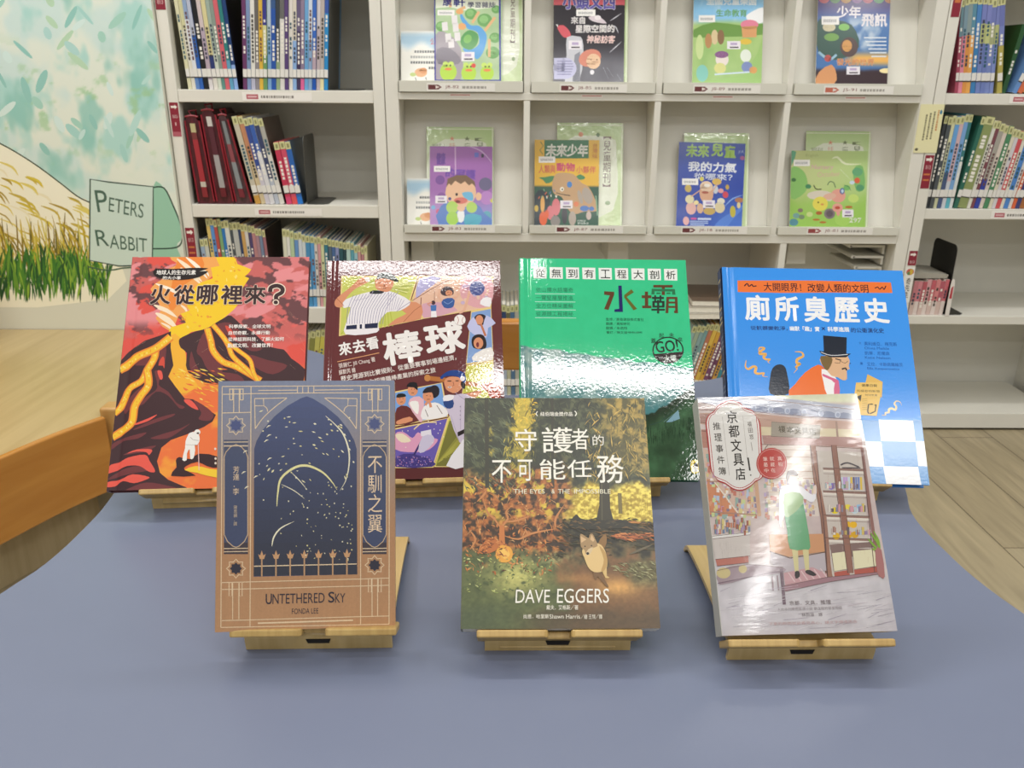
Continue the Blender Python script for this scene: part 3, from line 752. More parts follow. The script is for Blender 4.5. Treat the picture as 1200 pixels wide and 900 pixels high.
# ---- 1 volcano
P1 = (-0.4113, 0.7815, 4.85, 38.35, 0.1972, 0.2680, -0.76)
def art_fire():
    a = Art(P1[4], P1[5], [(155.4, 301.3), (362.5, 301.3), (125.1, 575.2), (351.9, 570.0)], (120, 295, 4.8))
    def fn(U, V):
        n = fbm(U * 5 + 2, V * 9 + 1, 5, 5); n2 = fbm(U * 7 + 12, V * 14 + 7, 15, 4)
        c = mix(rgb('#e2574b'), rgb('#dd7f80'), sstep(0.55, 0.8, V + 0.3 * (n - 0.5)) * sstep(0.4, 0.7, U) + sstep(0.52, 0.6, n2) * 0.4)
        st = fbm(U * 9 - V * 9 + 3, V * 26 + U * 10, 25, 4)
        c = mix(c, rgb('#c9645f'), 0.85 * sstep(0.50, 0.54, n2) * sstep(0.58, 0.68, V))
        c = mix(c, rgb('#6f4548'), sstep(0.56, 0.585, st) * sstep(0.60, 0.70, V))
        c = mix(c, rgb('#e79093'), sstep(0.56, 0.59, fbm(U * 8 + 4, V * 22 - U * 6, 61, 3)) * sstep(0.66, 0.72, V))
        lo = sstep(0.52, 0.48, V)
        c = mix(c, mix(rgb('#ee7640'), rgb('#f5a03e'), sstep(0.45, 0.6, n2)), lo)
        return c
    a.grid(170, 230, fn)
    Y1, O1, DK, BR = '#f8cd2c', '#f08b3a', '#452d31', '#743a3d'
    a.poly([(380, 28), (700, 28), (640, 120), (560, 190), (520, 300), (430, 360), (385, 450), (300, 375), (335, 320), (270, 210), (330, 160), (360, 100), (430, 70)], '#f3a85a', 2); a.up()
    a.poly([(430, 28), (560, 28), (560, 120), (470, 180), (440, 260), (400, 330), (370, 300), (390, 190)], O1, 2); a.up()
    for (x0, y0, x1, y1, wd) in ((420, 40, 560, 170, 26), (470, 30, 590, 150, 22), (440, 90, 560, 190, 20), (300, 180, 470, 260, 20), (290, 300, 420, 370, 24), (300, 345, 420, 430, 34), (310, 320, 400, 360, 14), (440, 300, 480, 350, 14), (330, 400, 400, 450, 14), (560, 100, 600, 140, 12)):
        a.line([(x0, y0), ((x0 + x1) / 2 + 6, (y0 + y1) / 2 - 4), (x1, y1)], wd, rnd.choice(['#fdf1dc', '#fbe6c8']), 3, True)
    a.up()
    a.poly([(640, 28), (740, 28), (760, 70), (838, 100), (800, 140), (826, 150), (786, 210), (770, 290), (700, 360), (625, 412), (560, 440), (500, 452), (440, 490), (382, 470), (385, 425), (470, 400), (440, 350), (490, 330), (470, 280), (540, 180), (620, 150), (610, 90), (660, 80)], Y1, 2); a.up()
    for k in range(70):
        x, y = rnd.uniform(450, 790), rnd.uniform(40, 430)
        if abs((x - 480) / 330 + (y - 60) / 380 - 1) < 0.35:
            a.ell(x, y, rnd.uniform(3, 12), rnd.uniform(3, 8), rnd.choice(['#f0a236', '#eca02f', '#fbe06a', '#f6b93a']), 7, rnd.uniform(0, 90))
    a.up()
    # dark slopes first, lava on top of them
    a.poly([(382, 470), (440, 485), (470, 580), (480, 680), (540, 760), (400, 800), (380, 640)], '#f6b63a', 2); a.up()
    a.poly([(95, 612), (150, 560), (240, 500), (330, 470), (386, 448), (384, 540), (400, 640), (372, 700), (360, 760), (40, 800)], DK, 0); a.up()
    a.poly([(430, 500), (450, 480), (520, 450), (590, 432), (622, 410), (690, 370), (725, 360), (790, 420), (850, 455), (940, 535), (1020, 550), (1062, 600), (1140, 660), (1132, 728), (900, 750), (640, 748), (540, 720), (492, 690), (470, 640), (475, 570), (440, 540)], DK, 2); a.up()
    for pts in ([(560, 470), (590, 450), (600, 520), (640, 600), (680, 650), (650, 700), (590, 660), (560, 600), (530, 560)], [(640, 420), (720, 400), (800, 470), (900, 540), (840, 560), (760, 510)], [(820, 580), (930, 610), (1040, 640), (960, 690), (860, 650)], [(500, 560), (520, 620), (560, 700), (520, 700), (490, 640)], [(330, 500), (360, 520), (350, 640), (330, 700), (310, 690), (320, 590)], [(200, 610), (260, 560), (280, 560), (240, 650), (170, 700)], [(640, 680), (760, 690), (800, 735), (740, 735)]):
        a.poly(pts, BR, 3)
    for pts in ([(320, 620), (345, 590), (350, 650), (330, 700), (312, 690)], [(690, 420), (720, 430), (760, 500), (730, 490)]):
        a.poly(pts, '#d8503f', 3)
    a.up()
    a.crop = (120, 435, 6.207)
    for k in range(90):
        x, y = rnd.uniform(480, 860), rnd.uniform(-20, 260)
        if x - 470 > y * 0.9: a.line([(x, y), (x + rnd.uniform(20, 60), y + rnd.uniform(5, 30))], rnd.uniform(6, 14), rnd.choice(['#f7ca3a', '#f3a53a', '#f9dc6a', '#ea6f3c']), 2, True)
    a.up()
    a.poly([(40, -40), (440, -40), (480, 40), (530, 110), (600, 200), (660, 205), (740, 262), (826, 318), (802, 366), (740, 405), (620, 458), (500, 500), (430, 556), (398, 655), (420, 740), (480, 790), (610, 845), (620, 900), (-20, 900), (30, 500)], DK, 0); a.up()
    for pts in ([(380, 0), (430, 20), (410, 100), (480, 150), (540, 230), (600, 260), (560, 270), (480, 180), (390, 150), (300, 240), (240, 250), (330, 180), (400, 120)], [(660, 210), (760, 265), (810, 320), (780, 360), (700, 350), (720, 300)], [(230, 420), (380, 350), (520, 310), (510, 330), (400, 370), (260, 420)], [(350, 490), (430, 460), (560, 420), (640, 380), (560, 440), (470, 490)], [(60, 540), (150, 490), (320, 445), (260, 490), (150, 510), (70, 570)], [(150, 610), (250, 570), (390, 540), (330, 580), (230, 600)], [(40, 790), (140, 720), (260, 690), (340, 720), (240, 740), (150, 760)], [(200, 850), (320, 810), (460, 830), (540, 860), (200, 870)], [(160, 250), (240, 150), (300, 110), (260, 190), (170, 310)]):
        a.poly(pts, BR, 3)
    a.up()
    for pts in ([(35, 745), (40, 692), (130, 660), (190, 628), (310, 608), (345, 655), (385, 728), (340, 732), (270, 690), (180, 690), (110, 722)], [(25, 842), (35, 808), (130, 790), (220, 750), (340, 770), (310, 792), (230, 815), (150, 800), (90, 838)], [(180, 600), (250, 570), (360, 570), (340, 610), (320, 590), (250, 585)], [(220, 390), (330, 345), (400, 315), (340, 360), (250, 390)], [(400, 0), (430, 0), (440, 50), (420, 60)], [(600, 205), (650, 215), (700, 280), (650, 265), (600, 225)]):
        a.poly(pts, '#ea5e50', 3)
    a.up()
    def lava(pts, wd):
        a.line(pts, wd * 1.35, '#ee8a35', 5); a.up(); a.line(pts, wd * 0.85, '#f7c637', 5); a.up()
        for k in range(len(pts) * 5):
            i = rnd.randrange(len(pts) - 1); t = rnd.random()
            a.ell(pts[i][0] * (1 - t) + pts[i + 1][0] * t + rnd.uniform(-.3, .3) * wd, pts[i][1] * (1 - t) + pts[i + 1][1] * t, wd * 0.1, wd * 0.16, rnd.choice(['#f0a030', '#fbe27a']), 6)
    lava([(325, -10), (285, 70), (200, 125), (165, 200), (130, 270), (85, 312)], 38)
    lava([(325, -10), (335, 100), (280, 180), (235, 260), (215, 370), (150, 430), (70, 485)], 44)
    a.crop = (120, 295, 4.8)
    lava([(300, 548), (292, 600), (251, 668)], 32)
    lava([(385, 480), (300, 545), (200, 590), (140, 640), (95, 668)], 38)
    lava([(590, 432), (610, 500), (625, 560), (680, 620), (760, 650), (890, 725)], 28)
    lava([(622, 412), (680, 480), (710, 530), (735, 590), (810, 660), (870, 720)], 22)
    lava([(700, 510), (770, 560), (830, 610), (850, 680), (880, 735)], 19)
    a.crop = (120, 435, 6.207)
    a.poly([(535, 650), (560, 625), (640, 640), (700, 600), (840, 622), (840, 702), (760, 690), (690, 660), (610, 690), (600, 720), (680, 760), (500, 762), (540, 700)], '#3b2529', 2); a.up()
    a.poly([(600, 720), (680, 690), (780, 710), (900, 730), (900, 780), (760, 760), (690, 740)], '#f9cf3a', 2); a.up()
    W = '#f2efe9'
    a.ell(692, 444, 22, 20, W); a.poly([(636, 450), (676, 442), (706, 470), (706, 512), (690, 536), (672, 536), (676, 575), (664, 632), (640, 636), (636, 568), (616, 600), (614, 648), (582, 646), (602, 560), (606, 510), (622, 470)], W, 2); a.up()
    a.ell(696, 452, 10, 7, '#5a4444'); a.line([(640, 480), (660, 500), (700, 505)], 3, '#8f8a86'); a.line([(606, 535), (690, 538)], 3, '#b5afa8')
    a.line([(698, 530), (704, 722)], 6, '#efc3bd')
    for x, y in ((816, 560), (818, 630), (818, 664)): a.ell(x + 6, y + 6, 8, 9, '#e8d7c8')
    a.crop = (120, 295, 4.8)
    a.up()
    for k in range(26):
        x, y = rnd.uniform(130, 1120), rnd.uniform(330, 640); s = rnd.uniform(20, 70) * (1 if x > 600 else -1)
        a.line([(x, y), (x + s, y + abs(s) * (0.9 if x > 600 else 0.6))], 2, '#f5c9a8', 0, True)
    a.poly([(288, 128), (300, 96), (400, 98), (500, 92), (596, 94), (545, 112), (596, 110), (560, 136), (520, 150), (440, 160), (330, 152)], '#231b1c', 2)
    a.text('地球人的生存元素', (305, 104, 526, 131), '#f6f1ea', 0.02); a.text('的大小事', (340, 138, 442, 158), '#f6f1ea', 0.02)
    for ch, x0, x1 in (('火', 270, 385), ('從', 402, 520), ('哪', 532, 652), ('裡', 668, 790), ('來', 800, 920)):
        a.text(ch, (x0, 188, x1, 298), '#3c292b', 0.026, outline=('#f4ddc9', 0.045))
    a.up()
    for wd, c in ((36, '#f4ddc9'), (24, '#3c292b')):
        a.line([(944, 226), (950, 202), (984, 192), (1012, 206), (1010, 230), (980, 248), (978, 268)], wd, c, 4); a.ell(976, 286, wd * 0.52, wd * 0.46, c); a.up()
    for s, b in (('科學探索．全球文明', (712, 410, 946, 432)), ('自然奇觀．永續行動', (710, 446, 943, 468)), ('從神話到科技．了解火如何', (708, 481, 1022, 504)), ('點燃文明、改變世界！', (705, 516, 958, 540))):
        a.text(s, b, '#fbf3ee', 0.018)
    return a
book('hardcover_book', 'red hardcover with an erupting volcano on its cover, leftmost of the back row', P1, 0.013, True, art_fire(), printed('satin_cover', 0.45, 0.2), '#5a2d30', '#5a2d30')
stand('bamboo stand under the red volcano book', -0.314, 0.790, 4.4, 38.35, 0.013)

# ---- 2 baseball
P2 = (-0.1950, 0.8050, 4.31, 37.67, 0.1993, 0.2576, -0.62)
def art_base():
    a = Art(P2[4], P2[5], [(384.2, 305.7), (585.8, 305.5), (375.5, 563.7), (594.1, 559.3)], (375, 300, 5.333))
    MA, CR = '#6c383b', '#ecd08a'
    a.grid(60, 80, lambda U, V: mix(rgb(MA), rgb('#5f2f33'), sstep(0.3, 0.0, V)))
    SK, SK2 = '#dd9672', '#c57c5c'
    def panel(pts, col):
        a.poly(pts, CR); a.up(); c = np.mean(np.array(pts), 0)
        a.poly([tuple(c + (np.array(p) - c) * (1 - 10 / max(40, np.linalg.norm(np.array(p) - c)))) for p in pts], col); a.up()
    panel([(133, 124), (614, 124), (566, 275), (640, 395), (118, 502)], '#cbd06a')
    for k in range(26):
        t = k / 25; a.line([(430, 200), (140 + 460 * t, 134) if k % 2 else (600 - 60 * t, 140 + 100 * t)], 5, rnd.choice(['#e3e39a', '#a8b055', '#dede86']), 0)
    for k in range(14): a.line([(300 + 10 * k, 300), (130 + 25 * k, 490 - 4 * k)], 6, rnd.choice(['#e3e07a', '#b9bf50']), 0)
    a.up()
    panel([(622, 124), (1084, 128), (1070, 322), (640, 394), (570, 280)], '#e9bfa6')
    a.poly([(622, 140), (760, 135), (640, 230), (600, 260)], '#b9b3dc', 2); a.poly([(640, 300), (760, 290), (860, 340), (650, 388)], '#d9a8b8', 2); a.poly([(900, 140), (1070, 140), (1068, 300), (960, 320), (880, 250)], '#e2a9b0', 3); a.up()
    a.line([(575, 280), (700, 205), (860, 120)], 4, '#7a4a48'); a.line([(632, 260), (626, 395)], 5, '#7a4a48'); a.line([(715, 215), (715, 290)], 3, '#7a4a48'); a.up()
    # pitcher
    a.poly([(90, 300), (104, 264), (190, 195), (250, 140), (300, 130), (312, 155), (260, 185), (215, 210), (165, 262), (150, 312), (112, 322)], SK, 3)
    a.poly([(500, 330), (560, 284), (636, 310), (628, 392), (520, 415), (425, 436), (480, 390), (540, 360)], SK, 2); a.up()
    a.poly([(148, 325), (160, 272), (320, 222), (430, 218), (566, 285), (500, 342), (420, 352), (365, 420), (355, 478), (160, 490), (170, 400), (190, 320)], '#f1ecf0', 3); a.up()
    for k in range(15):
        x = 170 + k * 16; a.line([(x + 40 + k * 4, 245 - k * 1.5), (x + 4 + k * 1, 330), (x - 2, 425)], 3, '#8a84a8', 2)
    for k in range(7): a.line([(430 + k * 16, 228 + 8 * k), (420 + k * 12, 345 - 2 * k)], 3, '#a89fb8')
    a.up(); a.poly([(165, 436), (362, 418), (360, 450), (163, 460)], '#2c3350'); a.rect(230, 424, 248, 456, '#f1ecf0'); a.rect(262, 421, 280, 454, '#f1ecf0'); a.up()
    a.poly([(345, 170), (350, 140), (430, 130), (462, 160), (440, 215), (400, 224), (352, 205)], SK, 3); a.up()
    a.poly([(330, 215), (400, 222), (380, 236), (310, 236)], '#2b2f36', 2)
    a.poly([(356, 150), (362, 118), (400, 100), (446, 110), (488, 150), (484, 164), (430, 146), (380, 140)], '#27352f', 3); a.ell(297, 148, 16, 14, '#f6efe8'); a.up()
    for p in ([(366, 172), (384, 166)], [(408, 166), (426, 170)], [(398, 175), (404, 190), (396, 192)], [(392, 204), (414, 202)]): a.line(p, 4, '#6a3a30')
    a.line([(480, 345), (500, 330), (566, 286)], 4, '#a89fb8', 2); a.line([(330, 225), (300, 260), (210, 280)], 3, '#b9b0c8', 2); a.line([(104, 264), (150, 312)], 3, '#a8644a'); a.line([(520, 415), (590, 340), (634, 312)], 3, '#a8644a', 2); a.line([(240, 175), (300, 158)], 3, '#a8644a'); a.up()
    for k in range(60): a.line([(rnd.uniform(640, 1060), rnd.uniform(140, 330)), (rnd.uniform(640, 1060), rnd.uniform(140, 330))], 1.5, rnd.choice(['#c99a90', '#d8aab0', '#f2d8c8']), 0, True)
    for k in range(26):
        x, y = rnd.uniform(880, 1060), rnd.uniform(140, 300); a.ell(x, y, rnd.uniform(8, 16), rnd.uniform(8, 16), rnd.choice(['#d49aa6', '#e8c4b0', '#b98aa0', '#c9b0cc']), 10)
    a.up()
    # fans
    a.poly([(755, 215), (790, 190), (830, 205), (832, 240), (790, 250), (760, 240)], '#4a3c44', 3); a.ell(806, 232, 22, 18, SK)
    a.poly([(760, 275), (835, 262), (838, 305), (820, 325), (775, 322)], '#3f5f9e', 2); a.line([(765, 280), (740, 250), (760, 180)], 14, '#e5b39a', 2); a.line([(830, 265), (866, 240), (850, 190)], 14, '#e5b39a', 2); a.line([(870, 355), (900, 340), (920, 280), (935, 220)], 16, '#e5b39a', 2)
    a.poly([(935, 195), (960, 160), (1010, 165), (1030, 205), (1000, 245), (950, 240)], '#4a5590', 3); a.poly([(1000, 300), (1020, 262), (1068, 262), (1062, 318)], '#f3eff2', 2)
    for p in ([(796, 228), (804, 228)], [(812, 230), (820, 230)], [(800, 244), (812, 244)], [(985, 395), (992, 395)], [(1002, 396), (1008, 396)]): a.line(p, 3, '#5a302c')
    a.line([(775, 285), (800, 300), (830, 280)], 4, '#8aa4d8', 2); a.ell(708, 292, 13, 13, '#4a3540'); a.poly([(690, 308), (728, 306), (726, 345), (694, 347)], '#4d78b8'); a.poly([(694, 345), (726, 344), (730, 382), (694, 384)], '#f3eff2'); a.line([(690, 312), (670, 300), (700, 290)], 8, SK)
    a.up()
    # side panel
    panel([(944, 344), (1070, 322), (1084, 656), (912, 680)], '#86a5d8')
    a.poly([(960, 400), (985, 365), (1030, 370), (1040, 410), (1000, 450)], '#3a3038', 3); a.ell(996, 400, 24, 30, SK); a.poly([(920, 440), (960, 380), (985, 430), (1020, 430), (1040, 370), (1098, 420), (1050, 450), (1040, 510), (960, 490)], '#c6c8ec', 2); a.line([(1005, 425), (1035, 500)], 14, SK2)
    a.poly([(948, 520), (975, 492), (1020, 495), (1040, 540), (1030, 580), (960, 575)], '#2f272c', 3); a.ell(990, 545, 30, 36, SK); a.ell(985, 555, 9, 16, '#7a3038'); a.poly([(955, 655), (970, 610), (1070, 570), (1078, 650)], '#f0eae6', 2)
    a.up()
    a.crop = (440, 420, 6)
    panel([(640, 48), (830, 18), (830, 500), (820, 764), (412, 764), (512, 415), (600, 300)], '#c8c553')
    a.poly([(520, 440), (640, 420), (640, 760), (425, 758)], '#7b7a3e')
    for k in range(16): a.line([(430 + 6 * k, 740 - 4 * k), (640, 470 + 18 * k)], 6, rnd.choice(['#989548', '#6a6a34', '#b1ad52'])); 
    for k in range(10): a.line([(640 + 18 * k, 60), (820, 40 + 25 * k)], 5, rnd.choice(['#dcd970', '#b3b04a']))
    a.up()
    panel([(-90, 280), (145, 232), (470, 170), (512, 410), (145, 478), (-90, 520)], '#7aa5e0')
    a.poly([(140, 470), (150, 350), (220, 335), (290, 390), (305, 440)], '#6b3436', 2); a.ell(180, 290, 34, 40, SK); a.poly([(146, 275), (160, 248), (205, 250), (214, 268), (180, 275)], '#26282c', 2)
    a.poly([(230, 320), (270, 270), (340, 290), (330, 440), (300, 430)], '#e6b8c6', 2); a.ell(262, 225, 36, 40, SK); a.poly([(218, 200), (240, 170), (290, 172), (296, 225), (270, 205)], '#25232a', 2); a.poly([(240, 310), (300, 305), (300, 390), (270, 370)], '#f4f1ee', 3)
    a.poly([(330, 430), (340, 340), (420, 310), (490, 350), (500, 405)], '#f1eeee', 3); a.ell(372, 265, 40, 42, SK); a.poly([(332, 245), (360, 205), (440, 200), (446, 255), (410, 280), (395, 240)], '#2b2730', 3); a.ell(415, 215, 30, 26, '#2b2730'); a.line([(350, 330), (375, 300), (390, 345)], 18, SK, 2); a.poly([(150, 440), (240, 410), (260, 440), (160, 465)], SK, 2)
    a.up()
    for p in ([(168, 284), (176, 282)], [(190, 282), (198, 284)], [(174, 308), (192, 306)], [(250, 218), (258, 216)], [(270, 216), (278, 218)], [(254, 244), (270, 244)], [(356, 262), (366, 262)], [(382, 264), (390, 266)], [(362, 288), (382, 288)], [(190, 340), (230, 380)], [(350, 360), (370, 410)], [(430, 330), (470, 390)]): a.line(p, 4, '#5a3430')
    a.up()
    # batter
    a.line([(355, 138), (470, 150), (740, 190)], 34, '#b9743f'); a.ell(365, 138, 22, 24, '#c98a50'); a.up()
    a.poly([(735, 195), (800, 165), (880, 195), (870, 290), (800, 270), (790, 235)], '#b1492e', 2); a.poly([(545, 300), (610, 260), (720, 225), (745, 245), (660, 300), (560, 340)], SK, 2)
    a.poly([(478, 310), (500, 262), (560, 258), (640, 250), (700, 330), (720, 600), (590, 590), (520, 400)], '#cfc4d8', 2); a.up()
    a.poly([(476, 305), (545, 290), (545, 345), (500, 352)], '#2f4a86', 2); a.poly([(484, 262), (550, 258), (540, 292), (478, 300)], '#f1ecf0', 2)
    a.poly([(484, 160), (520, 130), (600, 140), (612, 200), (560, 245), (505, 225), (490, 200)], SK, 3); a.up()
    a.poly([(600, 165), (630, 170), (628, 215), (606, 205)], '#2a2428', 2); a.poly([(454, 135), (500, 95), (560, 82), (620, 100), (638, 150), (620, 172), (580, 130), (500, 125), (470, 146)], '#27478f', 3); a.ell(612, 142, 18, 18, '#f1ecf0'); a.ell(522, 203, 14, 6, '#f7efe9'); a.ell(520, 160, 16, 4, '#3a2a2a'); a.ell(574, 158, 14, 4, '#3a2a2a'); a.line([(545, 165), (552, 190), (540, 194)], 4, '#8a4a38'); a.ell(522, 203, 10, 3, '#5a2420'); a.line([(560, 240), (640, 300), (700, 330)], 4, '#a89ab8', 2); a.line([(600, 330), (598, 500)], 3, '#a89ab8'); a.line([(530, 400), (590, 590)], 3, '#a89ab8'); a.line([(620, 250), (720, 232)], 4, '#a8644a'); a.line([(800, 190), (815, 270)], 5, '#7f3020'); a.line([(840, 195), (850, 280)], 5, '#7f3020')
    a.poly([(576, 520), (640, 490), (640, 520), (580, 550)], '#2a2428'); a.poly([(497, 756), (590, 610), (630, 570), (640, 760)], '#eceaf0', 2)
    for y in (340, 370, 400, 430): a.ell(596, y, 4, 4, '#8a7f96', 8)
    a.up()
    # night stadium
    panel([(-60, 520), (145, 490), (514, 418), (408, 768), (145, 772), (-60, 775)], '#6d5fb4')
    a.poly([(140, 530), (200, 520), (260, 560), (300, 520), (360, 560), (440, 570), (380, 640), (280, 660), (140, 640)], '#e2a3c4', 3); a.poly([(140, 540), (190, 530), (250, 580), (180, 590)], '#f1e3c8', 3); a.poly([(150, 690), (260, 670), (400, 720), (400, 762), (145, 765)], '#4a3f86', 2); a.up()
    a.line([(330, 570), (270, 680)], 14, '#3d3470'); a.poly([(318, 515), (390, 500), (395, 545), (320, 548)], '#e8e3f0'); a.poly([(330, 550), (400, 540), (410, 590), (340, 660), (300, 650)], '#cfc8e2', 2); a.line([(270, 500), (330, 455), (430, 450)], 8, '#f0d7a0', 3)
    for k in range(90): a.ell(rnd.uniform(150, 395), rnd.uniform(690, 758), 4, 4, rnd.choice(['#7d70c0', '#352c66', '#a892cc', '#c88fb8']), 6)
    for k in range(14): a.ell(rnd.uniform(160, 480), rnd.uniform(440, 640), 4, 4, '#f3ead8', 6)
    a.crop = (375, 300, 5.333)
    a.up()
    a.text('來', (118, 545, 196, 628), '#f6f1ee', 0.03, slant=-14); a.text('去', (204, 530, 282, 612), '#f6f1ee', 0.03, slant=-14); a.text('看', (288, 513, 366, 592), '#f6f1ee', 0.03, slant=-14)
    a.text('棒', (392, 487, 640, 695), '#f6f1ee', 0.034, slant=-38); a.text('球', (655, 432, 900, 634), '#f6f1ee', 0.04, slant=-38)
    a.ell(876, 402, 36, 34, '#8a6a68'); a.ell(874, 400, 35, 33, '#f6f1ee'); a.line([(856, 376), (866, 400), (858, 426)], 3, '#b0605a', 3); a.line([(898, 380), (888, 402), (896, 424)], 3, '#b0605a', 3)
    a.line([(108, 662), (370, 606)], 5, '#e5a678')
    a.text('張謝仁 Jill Chang 著', (118, 673, 345, 709), '#ecdcd6', 0.01, slant=-44); a.text('蘇默芮 繪', (118, 713, 222, 745), '#ecdcd6', 0.01, slant=-18)
    a.text('歷史溯源到比賽規則、從重要賽事到場邊經濟，', (130, 752, 850, 788), '#f3e9e4', 0.012, slant=-138)
    a.text('一場帶你認識職棒產業的探索之旅', (200, 792, 722, 826), '#f3e9e4', 0.012, slant=-98)
    return a
def spine_base():
    s = Art(0.0135, P2[5]); s.raw([(0, 0), (0.0135, 0), (0.0135, P2[5]), (0, P2[5])], '#7d4548'); s.up()
    for k in range(9): s.raw([(0.003, 0.03 + k * 0.022), (0.0105, 0.03 + k * 0.022), (0.0105, 0.042 + k * 0.022), (0.003, 0.044 + k * 0.022)], '#e6d6d2')
    return s
book('hardcover_book', 'maroon hardcover with comic panels of baseball players, second from left in the back row', P2, 0.0135, True, art_base(),
     printed('wet_look_textured_laminate', 0.06, 0.5, bump=(310, 0.06, 0.0010, 1.5)), '#7d4548', '#5d2d31')
stand('bamboo stand under the maroon baseball book', -0.096, 0.812, 4.0, 37.67, 0.0135)

# ---- 3 dam
P3 = (0.0193, 0.8101, 1.60, 37.39, 0.1939, 0.2606, -0.80)
def art_dam():
    a = Art(P3[4], P3[5], [(609.7, 302.5), (803.4, 304.9), (611.1, 561.9), (821.0, 562.7)], (605, 300, 5.4545))
    def fn(U, V):
        ridge = 0.585 - 0.10 * U + 0.02 * (fbm(U * 14, V * 0 + 3, 4) - 0.5)
        n = fbm(U * 18, V * 24, 12)
        g = mix(rgb('#3fcf95'), rgb('#38c68c'), n)
        m = mix(rgb('#9fb6b2'), rgb('#5f8c8d'), sstep(0.35, 0.65, n)); m = mix(m, rgb('#3f7f86'), sstep(0.42, 0.22, V))
        c = mix(g, m, sstep(ridge + 0.004, ridge - 0.004, V))
        hill = 0.20 + 0.11 * U + 0.05 * (fbm(U * 20, V * 0 + 8, 9) - 0.5) + 0.10 * sstep(0.75, 1.0, U)
        f = mix(rgb('#27402c'), rgb('#4d7a55'), fbm(U * 14 + 5, V * 16 + 5, 33, 5) * 1.3 - 0.2)
        f = mix(f, rgb('#1f3324'), sstep(hill - 0.09, hill, V))
        return mix(c, f, sstep(hill + 0.003, hill - 0.003, V))
    a.grid(170, 230, fn)
    for k in range(9):
        x = 108 + 104.5 * k; y = 70 + 1.6 * k
        a.poly([(x, y), (x + 84, y + 1), (x + 86, y + 75), (x + 3, y + 73)], '#f2f5f1')
    for k, ch in enumerate('從無到有工程大剖析'):
        x = 108 + 104.5 * k; y = 70 + 1.6 * k
        a.text(ch, (x + 14, y + 12, x + 74, y + 66), '#2e3430', 0.008)
    for k, s in enumerate(('依山攔水話壩奇', '一覽堅層層推進', '全方位精采圖解', '從源頭工程揭秘')):
        y = 202 + 51 * k; a.text(s, (126, y, 364, y + 30), '#2f8c66', 0.006); a.line([(120, y + 40), (375 + 3 * k, y + 42)], 4, '#bfeedb')
    BRN, NVY, OLV, DG = '#65422c', '#26286a', '#6a6a2c', '#2f7a52'
    a.poly([(562, 226), (626, 230), (626, 248), (590, 345), (562, 340), (598, 252), (562, 248)], BRN)
    a.poly([(652, 190), (674, 190), (682, 358), (628, 358), (628, 342), (658, 338)], NVY)
    a.poly([(736, 214), (752, 232), (706, 262), (772, 338), (750, 348), (690, 266), (690, 250)], OLV)
    a.rect(802, 252, 864, 270, BRN); a.poly([(822, 228), (842, 228), (844, 318), (864, 318), (864, 334), (806, 334), (804, 318), (822, 318)], BRN)
    a.rect(876, 186, 1000, 202, BRN); a.rect(930, 200, 950, 250, BRN); a.poly([(866, 210), (1014, 212), (1018, 248), (996, 248), (996, 228), (884, 226), (884, 246), (864, 246)], DG)
    for x in (896, 960): a.rect(x, 234, x + 26, 244, DG)
    a.rect(868, 262, 944, 276, '#2e3a34'); a.rect(882, 252, 894, 292, '#2e3a34'); a.rect(916, 252, 928, 292, '#2e3a34')
    a.poly([(870, 288), (948, 288), (948, 330), (870, 330), (870, 318), (932, 318), (932, 300), (886, 300), (886, 318), (870, 318)], '#2e3a34'); a.rect(900, 282, 914, 368, '#2e3a34'); a.rect(864, 338, 950, 350, '#2e3a34')
    a.poly([(960, 262), (1030, 262), (1034, 366), (1010, 366), (1008, 350), (1016, 350), (1014, 276), (976, 276), (972, 366), (954, 366)], BRN); a.rect(972, 292, 1016, 304, BRN); a.rect(972, 320, 1018, 332, BRN)
    for s, b in (('監修／鹿島建設株式會社', (574, 396, 815, 416)), ('翻譯／黃郁婷司', (574, 424, 726, 443)), ('翻譯／朱燕翔', (574, 452, 708, 471)), ('審訂／陳文福', (576, 480, 708, 498)), ('中興大學水土保持學系', (712, 482, 806, 496))):
        a.text(s, b, '#256b4c', 0.004)
    a.up()
    for k, ch in enumerate('蓋起未來'):
        t = R(-142 + 33 * k); x, y = 965 + 112 * math.cos(t), 603 + 100 * math.sin(t); a.text(ch, (x - 16, y - 15, x + 16, y + 15), '#2a4a3b', 0.004, slant=None)
    a.ell(970, 603, 100, 86, '#26352e', 40); a.up(); a.ell(970, 603, 91, 78, '#3fcf95', 40); a.up()
    a.poly([(878, 628)] + [(970 + 96 * math.cos(R(t)), 603 + 82 * math.sin(R(t))) for t in range(170, 5, -8)] + [(1062, 612)], '#33282b'); a.up()
    a.text('GO!', (890, 548, 1034, 622), '#26352e', 0.02, slant=-14); a.text('水壩', (944, 638, 1022, 680), '#e6efe9', 0.012, slant=-6)
    a.crop = (740, 400, 5.29); a.up()
    a.line([(110, 520), (180, 500), (300, 390), (300, 380)], 3, '#2e4a4a'); a.line([(115, 400), (180, 340)], 3, '#6a8c8c'); a.line([(200, 500), (290, 430)], 3, '#6a8c8c')
    a.poly([(215, 502), (290, 425), (300, 480), (250, 500)], '#7fa7b8', 0); a.up()
    for k in range(190):
        x = rnd.uniform(100, 430); y = 560 - (x - 100) * 0.2 + rnd.uniform(-40, 60)
        a.line([(x, y), (x, y + rnd.uniform(20, 50))], rnd.uniform(5, 12), rnd.choice(['#22382a', '#2f4a34', '#1d2f22', '#3a5a40']), 0, True)
    a.poly([(372, 742), (412, 738), (416, 812), (380, 818), (366, 790)], '#e3c94a', 2); a.up(); a.ell(398, 775, 15, 24, '#2a2a28'); a.ell(396, 792, 13, 20, '#eeeeea')
    return a
